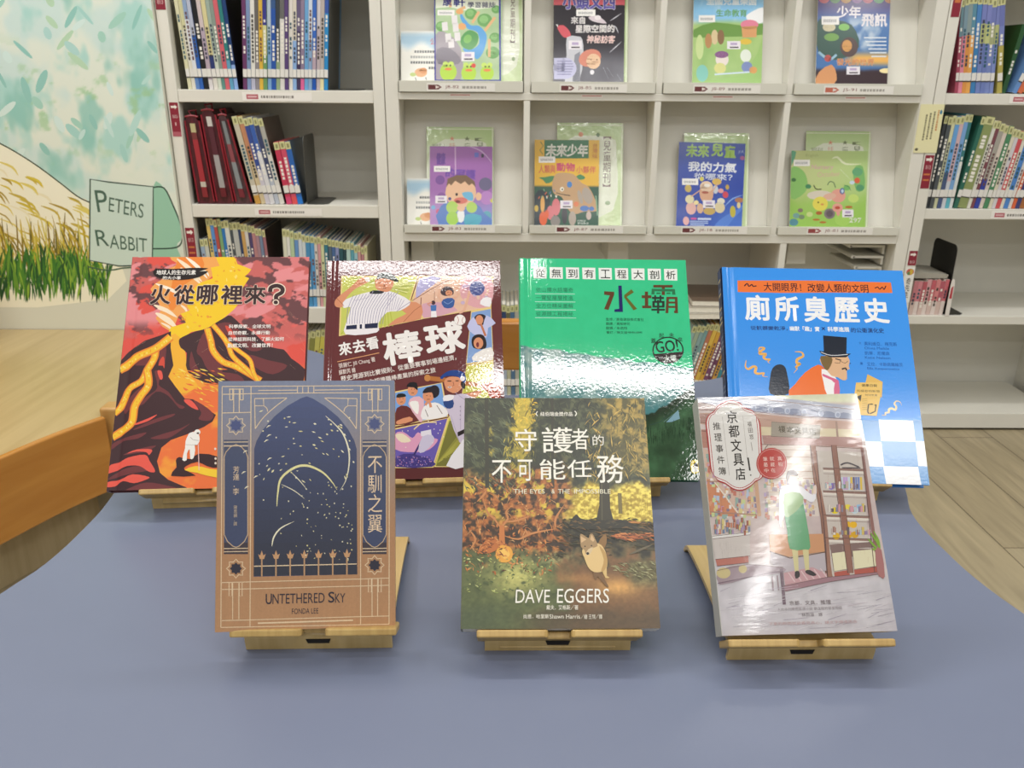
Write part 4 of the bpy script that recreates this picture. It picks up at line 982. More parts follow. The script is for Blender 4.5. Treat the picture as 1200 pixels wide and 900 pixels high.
book('hardcover_book', 'green hardcover with white lettered squares along its top, third from left in the back row', P3, 0.012, True, art_dam(),
     printed('ripple_gloss_laminate', 0.055, 0.55, bump=(280, 0.055, 0.0011, 1.5)), '#2fb980', '#2f6a50')
stand('bamboo stand under the green book', 0.115, 0.815, 1.6, 37.39, 0.012)

# ---- 4 blue history book
P4 = (0.2468, 0.8120, -2.96, 39.48, 0.2089, 0.2546, -0.24)
def art_toil():
    a = Art(P4[4], P4[5], [(845.9, 313.0), (1057.5, 317.3), (858.1, 561.6), (1089.3, 568.6)], (840, 310, 5.217))
    a.grid(40, 50, lambda U, V: mix(rgb('#3c95f0'), rgb('#3f98f2'), U))
    a.poly([(126, 98), (600, 98), (1064, 110), (1074, 174), (700, 172), (400, 174), (128, 168)], '#ef7a3c'); a.up()
    a.text('大開眼界！改變人類的文明', (286, 110, 926, 162), '#2c2030', 0.006, slant=12)
    a.line([(168, 132), (186, 116), (196, 134), (214, 122), (222, 134), (242, 130)], 7, '#2c2030', 3); a.line([(966, 146), (984, 138), (996, 152), (1012, 138), (1022, 154), (1034, 130)], 6, '#2c2030', 3)
    for ch, x0, x1, y0, y1 in (('廁', 170, 324, 186, 342), ('所', 352, 502, 194, 346), ('臭', 530, 686, 196, 352), ('歷', 714, 870, 202, 356), ('史', 894, 1052, 206, 358)):
        a.text(ch, (x0, y0, x1, y1), '#f7f8fb', 0.028)
    a.text('從骯髒變乾淨，', (206, 374, 432, 400), '#23306a', 0.01, slant=4); a.text('幽默「趣」實', (446, 376, 628, 406), '#eef3fb', 0.03, slant=4); a.text('×', (640, 382, 662, 402), '#23306a', 0.02); a.text('科學進展', (676, 380, 810, 410), '#eef3fb', 0.03, slant=3); a.text('的公衛演化史', (820, 386, 1022, 416), '#23306a', 0.01, slant=4)
    for pts in ([(256, 530), (262, 508), (292, 512), (268, 530), (262, 546), (300, 548), (286, 566), (300, 580), (326, 580), (312, 594), (324, 606)], [(180, 586), (174, 622), (192, 640), (222, 624), (240, 630), (234, 660), (256, 668), (290, 664), (280, 682), (312, 688)], [(478, 534), (516, 536), (528, 560), (492, 580), (490, 604), (510, 606), (482, 628), (492, 636), (470, 664)]):
        a.line(pts, 17, '#edb45c', 3, True)
    a.up()
    a.poly([(326, 790), (326, 690), (340, 636), (372, 612), (408, 618), (428, 660), (438, 790)], '#1d2737', 3)
    a.poly([(440, 800), (480, 730), (540, 660), (620, 612), (660, 640), (700, 700), (700, 800)], '#ef7430', 2); a.up()
    a.poly([(640, 640), (700, 660), (740, 720), (742, 800), (676, 800), (652, 720)], '#f3f2f2', 2); a.up()
    a.poly([(648, 668), (700, 690), (740, 706), (744, 722), (716, 722), (700, 706), (650, 684)], '#d8678c', 2); a.poly([(722, 720), (746, 722), (750, 800), (716, 800)], '#d8678c', 2)
    a.poly([(640, 560), (800, 560), (806, 620), (812, 640), (794, 648), (796, 700), (770, 708), (740, 690), (700, 680), (668, 640), (640, 610)], '#e0b48c', 2); a.up()
    a.poly([(636, 560), (700, 566), (704, 600), (684, 640), (668, 646), (650, 625), (636, 590)], '#7a6238', 2); a.poly([(650, 434), (794, 446), (792, 545), (820, 545), (790, 568), (700, 568), (640, 548), (626, 528), (654, 532)], '#1b2434', 0); a.up()
    a.line([(636, 536), (700, 556), (800, 550)], 4, '#e9e9ee', 3); a.line([(724, 576), (760, 586)], 7, '#2a2a30'); a.line([(764, 640), (788, 634), (792, 648)], 10, '#2a2a30', 2); a.line([(720, 600), (752, 604), (752, 590), (784, 604), (800, 590)], 3, '#4a4030', 2); a.line([(812, 604), (818, 606)], 8, '#2a4a80')
    for s, b in (('文', (868, 474, 882, 488)), ('奧利維亞．梅克斯', (900, 474, 1100, 498)), ('Olivia Meikle', (902, 504, 1052, 520)), ('凱蒂．尼爾森', (904, 532, 1056, 554)), ('Katie Nelson', (906, 562, 1060, 578)), ('圖', (876, 598, 892, 612)), ('艾拉．卡斯佩羅維茨', (918, 600, 1136, 622)), ('Ella Kasperowicz', (920, 630, 1116, 648))):
        a.text(s, b, '#2467b8', 0.0)
    a.crop = (980, 420, 5.625); a.up()
    a.poly([(205, 105), (305, 155), (300, 260), (190, 170)], '#e4b85c'); a.up(); a.poly([(130, 160), (300, 158), (290, 260), (266, 380), (160, 374), (146, 330), (120, 230)], '#eac266'); a.up()
    a.text('健康日報', (166, 170, 268, 188), '#33260f', 0.012); a.text('馬桶發明新聞', (134, 208, 284, 224), '#4a3a18', 0.0); a.text('特刊文章', (190, 236, 270, 250), '#4a3a18', 0.0)
    a.poly([(134, 252), (166, 240), (160, 286)], '#2c2416'); a.line([(240, 302), (212, 304), (206, 350), (214, 366)], 9, '#2c2416'); a.line([(250, 310), (262, 304), (256, 350), (220, 366)], 8, '#2c2416')
    for k in range(6): a.line([(170, 268 + 14 * k), (204, 266 + 14 * k)], 3, '#a8873e')
    a.line([(300, 374), (324, 374), (322, 360), (346, 356), (346, 338), (366, 330), (388, 340), (394, 318), (382, 300), (396, 282), (420, 288), (430, 310)], 15, '#f3dfae', 3, True)
    a.up()
    # checkered tiles
    q0, q1 = '#6ea3da', '#f1f2f4'
    rows = [(404, 545), (545, 710), (710, 842)]
    xs = [[-320, -170, -30, 120, 278, 505, 700], [-300, -150, -10, 150, 300, 525, 720], [-300, -140, 0, 170, 315, 545, 740]]
    for r, (ya, yb) in enumerate(rows):
        for k in range(6):
            a.poly([(xs[r][k] - 4 * r, ya), (xs[r][k + 1], ya + 6), (xs[r][k + 1] + 22, yb + 6), (xs[r][k] + 16, yb)], q0 if (k + r) % 2 else q1)
    a.up()
    return a
def spine_toil():
    s = Art(0.016, P4[5]); s.raw([(0, 0), (0.016, 0), (0.016, P4[5]), (0, P4[5])], '#27406e'); s.up()
    for k in range(40): 
        y = 0.006 * k + 0.004; s.raw([(0.002, y), (0.014, y + 0.001), (0.012, y + 0.003), (0.003, y + 0.003)], rnd.choice(['#1b2434', '#7d8aa0', '#d8c48a', '#1b2434']))
    return s
book('hardcover_book', 'blue hardcover with a man in a black top hat, rightmost of the back row', P4, 0.016, True, art_toil(),
     printed('satin_textured_laminate', 0.16, 0.4, bump=(300, 0.06, 0.0010, 1.5)), '#2a3f66', '#2f7fd2', spine_art=spine_toil())
stand('bamboo stand under the blue top hat book', 0.352, 0.811, -2.9, 39.48, 0.016)
# ---- 5 arch cover
P5 = (-0.2235, 0.5471, 6.25, 24.67, 0.1386, 0.1959, -1.66)
def art_unt():
    a = Art(P5[4], P5[5], [(256.1, 446.8), (462.3, 445.8), (252.3, 741.0), (463.1, 733.4)], (245, 440, 5.217))
    def fn(U, V):
        n = fbm(U * 90, V * 5, 3); c = mix(rgb('#b98a62'), rgb('#7d86a0'), sstep(0.32, 1.0, V)); c = mix(c, rgb('#c4966c'), sstep(0.35, 0.0, V) * 0.5)
        return c * (0.97 + 0.06 * n)[..., None]
    a.grid(120, 120, fn)
    L = '#ecd2ac'; LD = '#4a5068'
    J = 782.5                                                        # offset between the two tracings
    def mirror(x): return 1182 - x
    # arched window
    arch = [(275, 450), (290, 400), (330, 330), (400, 250), (480, 185), (560, 140), (597, 128), (635, 142), (710, 188), (790, 255), (850, 330), (888, 400), (902, 450)]
    a.poly(arch + [(906, 440 + J - 6), (272, 448 + J)], '#3b4566'); a.up()
    q = [a.P(*p) for p in arch + [(906, 440 + J - 6), (272, 448 + J)]]
    # night gradient in the window
    xs = [p[0] for p in q]; ys = [p[1] for p in q]
    lo, hi = min(ys), max(ys)
    for k in range(16):
        y0 = hi - (hi - lo) * k / 16; y1 = hi - (hi - lo) * (k + 1) / 16
        def span(y):
            s = []
            for (xa, ya), (xb, yb) in zip(q, q[1:] + q[:1]):
                if (ya - y) * (yb - y) <= 0 and ya != yb: s.append(xa + (xb - xa) * (y - ya) / (yb - ya))
            return (min(s), max(s)) if len(s) > 1 else None
        m = 8; rowp = [span(y0 + (y1 - y0) * (j + 0.02) / (m + .04)) for j in range(m + 1)]
        rowp = [(r, y0 + (y1 - y0) * (j + 0.02) / (m + .04)) for j, r in enumerate(rowp) if r]
        if len(rowp) > 1:
            t = k / 15; c = rgb('#3f4d7c') * (1 - t) + rgb('#383a46') * t
            a.raw([(r[0], y) for r, y in rowp] + [(r[1], y) for r, y in rowp[::-1]], tuple(c))
    a.up()
    # side lancets
    for x0, x1 in ((90, 238), (938, 1085)):
        a.rect(x0, 394, x1, 404, LD); a.rect(x0, 412, x1, 426, LD); a.rect(x0, 436, x1, 240 + J, LD)
        a.rect(x0, 285 + J, x1, 310 + J, '#453c44'); a.rect(x0, 240 + J, x1, 284 + J, '#453c44'); a.up()
        xm = (x0 + x1) / 2
        p = [(x0 + 2, 500), (x0 + 12, 470), (x0 + 40, 438), (xm, 422), (x1 - 40, 438), (x1 - 12, 470), (x1 - 2, 500), (x1 - 2, 190 + J), (x1 - 22, 232 + J), (xm + 18, 262 + J), (xm, 268 + J), (xm - 18, 262 + J), (x0 + 22, 232 + J), (x0 + 2, 190 + J)]
        a.poly(p, '#454e6c'); a.up(); a.line(p, 5, '#d2b591', 0, False, True)
        a.line([(x0, 276 + J), (x1, 274 + J)], 5, L); a.line([(x0, 296 + J), (x1, 293 + J)], 5, L); a.line([(x0, 408), (x1, 406)], 4, L); a.line([(x0, 432), (x1, 430)], 5, L)
        for yc, rr in ((306 if x0 < 500 else 296, 58), (398 + J if x0 < 500 else 377 + J, 58)):
            star = lambda r0, r1: [(xm + (r0 if k % 2 == 0 else r1) * math.sin(math.pi * k / 8), yc - (r0 if k % 2 == 0 else r1) * math.cos(math.pi * k / 8)) for k in range(16)]
            a.line(star(rr, rr * 0.72), 6, L, 0, False, True); a.poly(star(38, 28), '#465284' if yc < 600 else '#34323f'); a.up()
    # frame lines
    fl = lambda *p, w=5: a.line(list(p), w, L)
    fl((80, 68), (1102, 62)); fl((80, 68), (72, 758 + J)); fl((1102, 62), (1100, 738 + J)); fl((72, 758 + J), (1100, 738 + J))
    fl((84, 116), (256, 112), (540, 108), (640, 107), (1000, 106)); fl((256, 66), (250, 756 + J)); fl((926, 64), (926, 738 + J))
    fl((300, 92), (540, 90)); fl((645, 90), (882, 86)); fl((540, 70), (540, 108)); fl((572, 70), (572, 106)); fl((606, 70), (606, 106)); fl((640, 70), (640, 106))
    fl((80, 230), (254, 226)); fl((926, 216), (1098, 214))
    for s in (1, -1):
        X = (lambda x: x) if s == 1 else mirror
        fl((X(278), 142), (X(476), 138)); fl((X(278), 142), (X(282), 326)); a.line([(X(282), 326), (X(330), 260), (X(400), 195), (X(476), 138)], 5, L, 4)
        fl((X(332), 140), (X(334), 186), (X(280), 186)); a.line([(X(334), 186), (X(352), 200), (X(358), 222)], 5, L, 3)
        for xx in (150, 184): fl((X(xx), 80), (X(xx), 226))
        for xx in (126, 144, 190, 208): fl((X(xx), 80), (X(xx), 150))
        fl((X(126), 150), (X(144), 150)); fl((X(190), 150), (X(208), 150)); fl((X(126), 84), (X(208), 84))
    dy = lambda x: -0.024 * (x - 80)
    fl((78, 484 + J), (924, 462 + J), (1098, 456 + J)); fl((78, 526 + J), (250, 522 + J), (924, 505 + J), (1098, 500 + J)); fl((78, 716 + J), (250, 712 + J), (924, 692 + J), (1098, 688 + J))
    fl((298, 732 + J), (880, 714 + J), w=9)
    for xx in (144, 182, 996, 1030): fl((xx, (486 if xx < 500 else 462) + J), (xx, (708 if xx < 500 else 688) + J))
    for xa, xb in ((122, 140), (184, 202), (974, 992), (1034, 1052)):
        y0 = (486 if xa < 500 else 462) + J; fl((xa, y0), (xa, y0 + 80), (xb, y0 + 80), (xb, y0))
    # fence with tulip finials
    fl((274, 384 + J), (902, 370 + J), w=6)
    for k in range(7):
        x = 322 + 86.7 * k; yb = 446 - 1.5 * k + J; yt = 300 - 2 * k + J
        a.line([(x, yt + 30), (x, yb)], 9, '#c49a72')
        a.poly([(x - 22, yt + 10), (x - 10, yt + 18), (x, yt - 12), (x + 10, yt + 18), (x + 24, yt + 8), (x + 14, yt + 40), (x - 12, yt + 40)], '#d0a074')
    a.up()
    # scattered gilt flecks drifting in a loose spiral
    G = ['#f1e8b8', '#f6efcf', '#e8dc9a']
    spiral = [[(712, 248), (770, 300), (820, 360), (852, 450), (856, 540), (836, 640), (800, 704)], [(414, 800), (420, 720), (440, 630), (520, 565), (600, 552), (690, 590), (750, 650), (782, 700)], [(384, 262 + J), (396, 205 + J), (440, 150 + J), (520, 110 + J)], [(505, 595), (550, 640), (600, 700)], [(440, 665), (520, 705), (585, 755)]]
    for i, s in enumerate(spiral): a.line(s, (9, 15, 10, 5, 5)[i], G[1] if i != 1 else '#efe7a6', 5, True)
    for k in range(230):
        t = rnd.random(); x = rnd.uniform(300, 880); y = rnd.uniform(220, 345 + J)
        if y > 620 and x < 560 and rnd.random() < 0.85: continue
        if y < 620 and rnd.random() < 0.45: continue
        ang = math.atan2(y - 700, x - 520) + math.pi / 2; l = rnd.uniform(6, 26) if y < 650 else rnd.uniform(4, 12)
        if y < 480: q_ = 0.55
        a.line([(x, y), (x + l * 0.5 * math.cos(ang) + 1, y + l * 0.5 * math.sin(ang)), (x + l * math.cos(ang) + 2, y + l * math.sin(ang))], rnd.uniform(6, 12), rnd.choice(G), 0, True)
    for x, y in ((222, 466), (230, 685), (212, 594), (286, 620), (370, 510), (350, 400), (366, 368), (364, 312)): a.line([(x - 14, y + 8), (x, y - 4), (x + 14, y - 6)], 8, G[1], 0, True)
    a.up()
    a.text('不馴之翼', (970, 494, 1058, 178 + J), '#efd3b0', 0.0, vert=True)
    a.text('芳達．李', (146, 556, 184, 730), '#e2c7a8', 0.004, vert=True); a.text('陳思穎．譯', (150, 12 + J, 172, 136 + J), '#d2bda2', 0.0, vert=True)
    a.text('U', (346, 552 + J, 384, 616 + J), '#2b2a3a', 0.01); a.text('NTETHERED', (388, 554 + J, 706, 614 + J), '#2b2a3a', 0.0, slant=-8); a.text('S', (728, 540 + J, 766, 606 + J), '#2b2a3a', 0.01); a.text('KY', (770, 550 + J, 832, 606 + J), '#2b2a3a', 0.0)
    a.text('FONDA LEE', (506, 643 + J, 668, 676 + J), '#3b3440', 0.0, slant=-4)
    return a
book('paperback_book', 'tan and slate blue paperback with an arched window, leftmost of the front row', P5, 0.016, False, art_unt(),
     printed('metallic_satin_cover', 0.32, 0.6, grain=0.05, gscale=500), '#a98560', '#a98560')
stand('bamboo stand under the arched window book', -0.1485, 0.5535, 1.2, 24.67, 0.016)

# ---- 6 forest cover
P6 = (-0.0328, 0.5515, 0.38, 42.83, 0.1569, 0.1949, 0.01)
def art_egg():
    a = Art(P6[4], P6[5], [(545.0, 466.4), (755.0, 466.6), (540.2, 737.2), (773.8, 736.4)], (535, 460, 5.0))
    def fn(U, V):
        D = 1 - V; X, Y = U * 10, V * 12.5
        n1 = fbm(X * 1.6, Y * 1.6, 1, 5); n2 = fbm(X * 3.5 + 7, Y * 3.5, 2, 4); n3 = fbm(X * 7, Y * 9 + 3, 3, 3)
        wob = (n1 - 0.5) * 0.16
        c = mix(rgb('#363b2c'), rgb('#5c6244'), sstep(0.4, 0.7, n2))                       # dark conifers
        glow = np.exp(-((U - 0.32) / 0.07) ** 2 - ((D - 0.07) / 0.12) ** 2) + 0.8 * np.exp(-((U - 0.31) / 0.07) ** 2 - ((D - 0.28) / 0.16) ** 2) + 0.55 * np.exp(-((U - 0.14) / 0.03) ** 2 - ((D - 0.2) / 0.14) ** 2)
        c = mix(c, mix(rgb('#a99a3c'), rgb('#e9c94a'), n3), sstep(0.35, 0.75, glow + (n2 - 0.5) * 0.9))
        right = sstep(0.70, 0.84, U + wob) * sstep(0.40, 0.30, D + wob)
        c = mix(c, mix(rgb('#5a5632'), rgb('#b59a50'), sstep(0.38, 0.66, n2)), right)
        mead = sstep(0.45, 0.60, U + wob) * sstep(0.385, 0.42, D + wob * 0.5) * sstep(0.555, 0.525, D - 0.03 * U)
        c = mix(c, mix(rgb('#b89b35'), rgb('#f0db66'), sstep(0.35, 0.65, n3)), mead)
        bush = sstep(0.60, 0.50, U + wob) * sstep(0.30, 0.42, D + wob + 0.1 * U) * sstep(0.74, 0.66, D + wob)
        c = mix(c, mix(rgb('#3c2c20'), mix(rgb('#8e4f2a'), rgb('#d08845'), n3), sstep(0.38, 0.62, n2)), bush)
        yel = bush * sstep(0.55, 0.66, fbm(X * 2.2 + 31, Y * 2.2, 44)) * sstep(0.3, 0.4, D) * sstep(0.6, 0.5, D)
        c = mix(c, rgb('#dfbf45'), yel)
        dark = sstep(0.46, 0.58, U + wob) * sstep(0.54, 0.57, D - 0.03 * U + wob * 0.3) * sstep(0.76, 0.70, D + wob)
        c = mix(c, mix(rgb('#26241a'), rgb('#4a4530'), sstep(0.4, 0.7, n2)), dark)
        low = sstep(0.66, 0.74, D + wob)
        path = sstep(0.46, 0.56, U + wob - 0.25 * (D - 0.75)) * low
        c = mix(c, mix(rgb('#4a5635'), rgb('#6d7448'), n2), low)
        c = mix(c, rgb('#d6d07a'), 0.9 * np.exp(-((U - 0.28) / 0.13) ** 2 - ((D - 0.79) / 0.07) ** 2) * sstep(0.3, 0.6, n2 + 0.1))
        c = mix(c, rgb('#c9c98a'), 0.7 * np.exp(-((U - 0.50) / 0.08) ** 2 - ((D - 0.725) / 0.03) ** 2) * sstep(0.35, 0.6, n3))
        c = mix(c, mix(rgb('#6f5034'), rgb('#8a6642'), n1), path)
        c = mix(c, rgb('#e0a960'), 0.95 * np.exp(-((U - 0.80) / 0.12) ** 2 - ((D - 0.835) / 0.035) ** 2))
        c = mix(c, rgb('#c08a52'), 0.6 * np.exp(-((U - 0.60) / 0.12) ** 2 - ((D - 0.80) / 0.02) ** 2))
        c = mix(c, mix(rgb('#46422c'), rgb('#8f8a5a'), n3), 0.9 * sstep(0.84, 0.9, U + wob * 0.5) * sstep(0.71, 0.74, D) * sstep(0.86, 0.80, D))
        c = mix(c, rgb('#5a4a36'), 0.85 * sstep(0.90, 0.96, D + wob * 0.4) * sstep(0.2, 0.5, U))
        c = mix(c, rgb('#4d5940'), 0.7 * sstep(0.88, 0.95, D) * sstep(0.35, 0.1, U))
        return c * (0.9 + 0.2 * n3)[..., None]
    a.grid(280, 340, fn)
    # needles and twigs
    def strokes(n, xr, yr, cols, ang, ln, wd):
        for k in range(n):
            x, y = rnd.uniform(*xr), rnd.uniform(*yr); t = R(rnd.uniform(*ang)); l = rnd.uniform(*ln)
            a.line([(x, y), (x + l * 0.6 * math.cos(t), y + l * 0.6 * math.sin(t)), (x + l * math.cos(t), y + l * math.sin(t) + l * 0.15)], rnd.uniform(*wd), rnd.choice(cols), 0, True)
        a.up()
    strokes(300, (40, 330), (20, 560), ['#2f352a', '#48503a', '#5f6850', '#6f7a5c', '#3b4132'], (10, 70), (20, 60), (3, 8))
    strokes(330, (420, 830), (20, 480), ['#2b3026', '#3f4533', '#555a3e', '#343a2c'], (15, 165), (20, 60), (3, 8))
    strokes(250, (760, 1110), (40, 480), ['#8d8348', '#c7a754', '#6a6538', '#a38d4a', '#d8b560', '#4a4a30'], (20, 150), (20, 60), (3, 8))
    strokes(40, (330, 470), (25, 160), ['#f0d050', '#e8c040', '#c8a83a'], (0, 180), (8, 26), (5, 12))
    strokes(120, (280, 470), (230, 560), ['#b8a848', '#9a9440', '#5c5c34', '#d0bc55'], (40, 140), (16, 50), (3, 8))
    for x in (175, 560): a.line([(x, 20), (x + 4, 560)], 22 if x < 200 else 16, '#39382a', 0)
    a.line([(955, 590), (960, 710)], 22, '#7a6c3a')
    for k in range(30):
        x = rnd.uniform(690, 1120); a.line([(x, rnd.uniform(580, 640)), (x + rnd.uniform(-6, 6), 730)], rnd.uniform(3, 8), rnd.choice(['#c9ae4a', '#a8903a', '#e8d460', '#8a7a3a']), 0, True)
    a.up(); a.poly([(838, 480), (892, 480), (900, 680), (924, 765), (815, 765), (836, 660)], '#3a3626', 0); a.line([(850, 490), (852, 750)], 8, '#55503a'); a.up()
    strokes(260, (45, 560), (480, 1060), ['#c4763c', '#d98f50', '#8a4a28', '#b5622f', '#e0a868', '#5a3a26'], (0, 180), (8, 30), (5, 12))
    strokes(90, (50, 600), (560, 1000), ['#e0b078', '#caa070', '#d8904c'], (-80, 80), (20, 60), (2, 4))
    for pts in ([(255, 900), (262, 800), (300, 740), (290, 700), (330, 660)], [(262, 800), (220, 740), (180, 700), (150, 600)], [(290, 760), (360, 750), (440, 720)], [(280, 840), (360, 860), (430, 830), (520, 810), (580, 800)], [(580, 800), (580, 740), (630, 660)], [(120, 640), (160, 600), (180, 560)], [(80, 920), (110, 860), (70, 800)], [(400, 800), (420, 840)]):
        a.line(pts, 13, '#c98650', 4, True)
    a.up()
    a.poly([(130, 920), (180, 860), (230, 860), (260, 900), (200, 940), (140, 940)], '#c07038', 3)
    a.poly([(246, 640 + 260), (252, 640 + 140), (280, 640 + 140), (284, 640 + 260)], '#c97a40', 0); a.up(); a.poly([(232, 930), (262, 895), (310, 905), (330, 945), (310, 990), (260, 995), (232, 970)], '#eba844', 3); a.poly([(250, 930), (290, 915), (312, 950), (280, 975)], '#f6c460', 3); a.up()
    strokes(160, (40, 560), (960, 1180), ['#8f9a58', '#b9bf70', '#6a7848', '#d6d890', '#55633e'], (-70, 40), (8, 26), (4, 10))
    strokes(110, (560, 1140), (740, 960), ['#2c2a1c', '#4a4228', '#3a3a26', '#5c4a2c'], (-20, 30), (20, 60), (5, 12))
    a.poly([(930, 830), (1000, 828), (1110, 835), (1130, 850), (1000, 864), (930, 852)], '#a5532c', 3); a.line([(900, 790), (1000, 760), (1130, 770)], 14, '#c08040', 3, True); a.line([(1010, 950), (1080, 920), (1150, 890)], 14, '#6a604a', 3, True)
    a.poly([(660, 770), (700, 715), (730, 740), (820, 750), (960, 745), (1080, 790), (1150, 800), (1150, 830), (1000, 800), (700, 800)], '#2e2c20', 3)
    strokes(150, (650, 1150), (745, 860), ['#3a3626', '#4f4630', '#5f4a2c', '#2a281c', '#7a5a34'], (-30, 30), (20, 60), (4, 10))
    strokes(40, (900, 1130), (822, 862), ['#c4703a', '#8a4a2a', '#d88a50', '#6f3a22'], (-10, 15), (20, 60), (4, 9))
    strokes(60, (110, 290), (850, 960), ['#c4763c', '#d98f50', '#8a4a28', '#5a3a26'], (-60, 60), (10, 36), (4, 10))
    strokes(60, (900, 1150), (985, 1080), ['#b5b285', '#8a8860', '#5f5c40'], (-10, 40), (15, 50), (4, 9))
    a.up()
    # tan dog trotting down the path (b = second tracing)
    b = lambda pts: [(x, y + 650) for x, y in pts]
    a.poly(b([(800, 395), (836, 400), (888, 484), (876, 488), (826, 430), (818, 446), (806, 440)]), '#7a5a38', 2); a.poly(b([(850, 380), (878, 376), (880, 425), (896, 432), (872, 438)]), '#d9b878', 2); a.up()
    a.poly(b([(824, 245), (862, 182), (880, 200), (868, 260)]), '#8f6a3c', 2)
    a.poly(b([(735, 280), (760, 240), (830, 235), (868, 275), (884, 350), (868, 392), (830, 404), (795, 398), (768, 370), (748, 320)]), '#e2c184', 3); a.up()
    a.poly(b([(835, 250), (872, 290), (884, 350), (866, 392), (846, 396), (862, 330)]), '#c09a5c', 3)
    a.poly(b([(728, 255), (722, 190), (735, 180), (772, 205), (778, 185), (795, 178), (815, 215), (826, 250), (800, 262), (778, 300), (756, 300), (750, 275)]), '#a98a60', 2); a.up()
    a.poly(b([(730, 232), (726, 192), (760, 212)]), '#d8b486'); a.poly(b([(782, 212), (790, 184), (808, 214), (800, 226)]), '#d8b486'); a.poly(b([(756, 300), (770, 270), (800, 258), (780, 300)]), '#d9c096', 2); a.ell(768, 650 + 294, 9, 8, '#2c241c'); a.ell(752, 650 + 252, 5, 4, '#2c241c', 8); a.ell(790, 650 + 248, 5, 4, '#2c241c', 8)
    a.up()
    W = '#f7f3e6'
    a.text('紐伯瑞金獎作品', (490, 115, 680, 140), W, 0.012)
    a.line([(474, 112), (466, 126), (474, 140)], 5, W, 3); a.line([(692, 110), (702, 124), (694, 140)], 6, W, 3)
    for ch, b4 in (('守', (342, 215, 470, 346)), ('護', (500, 205, 680, 356)), ('者', (672, 212, 772, 336)), ('的', (796, 250, 862, 312)), ('不', (206, 398, 322, 530)), ('可', (358, 395, 444, 520)), ('能', (486, 392, 636, 512)), ('任', (648, 395, 790, 500)), ('務', (822, 366, 978, 532))):
        a.text(ch, b4, W, 0.0 if ch == '的' else 0.006)
    for s, x0, x1 in (('THE', 334, 412), ('EYES', 430, 516), ('&', 556, 576), ('THE', 594, 664), ('IMPOSSIBLE', 688, 902)): a.text(s, (x0, 568, x1, 594), '#efe9cf', 0.004)
    x = 344
    for s, x0, x1 in (('DAVE', 344, 548), ('EGGERS', 586, 892)): a.text(s, (x0, 650 + (506 if s == 'DAVE' else 500), x1, 650 + 584), W, -0.004, shear=0.08)
    a.text('戴夫．艾格斯／著', (526, 650 + 596, 712, 650 + 624), '#efe9d8', 0.008); a.text('尚恩．哈里斯', (392, 650 + 650, 540, 650 + 676), '#efe9d8', 0.008); a.text('Shawn Harris', (544, 650 + 650, 722, 650 + 676), '#efe9d8', 0.004); a.text('／繪 王翎／譯', (726, 650 + 650, 852, 650 + 678), '#efe9d8', 0.004)
    return a
book('paperback_book', 'paperback with a forest path and a tan dog, middle of the front row', P6, 0.02, False, art_egg(),
     printed('satin_forest_cover', 0.36), '#5c5a44', '#4a4a38')
stand('bamboo stand under the forest path book', 0.0445, 0.5515, 0.4, 42.83, 0.02)

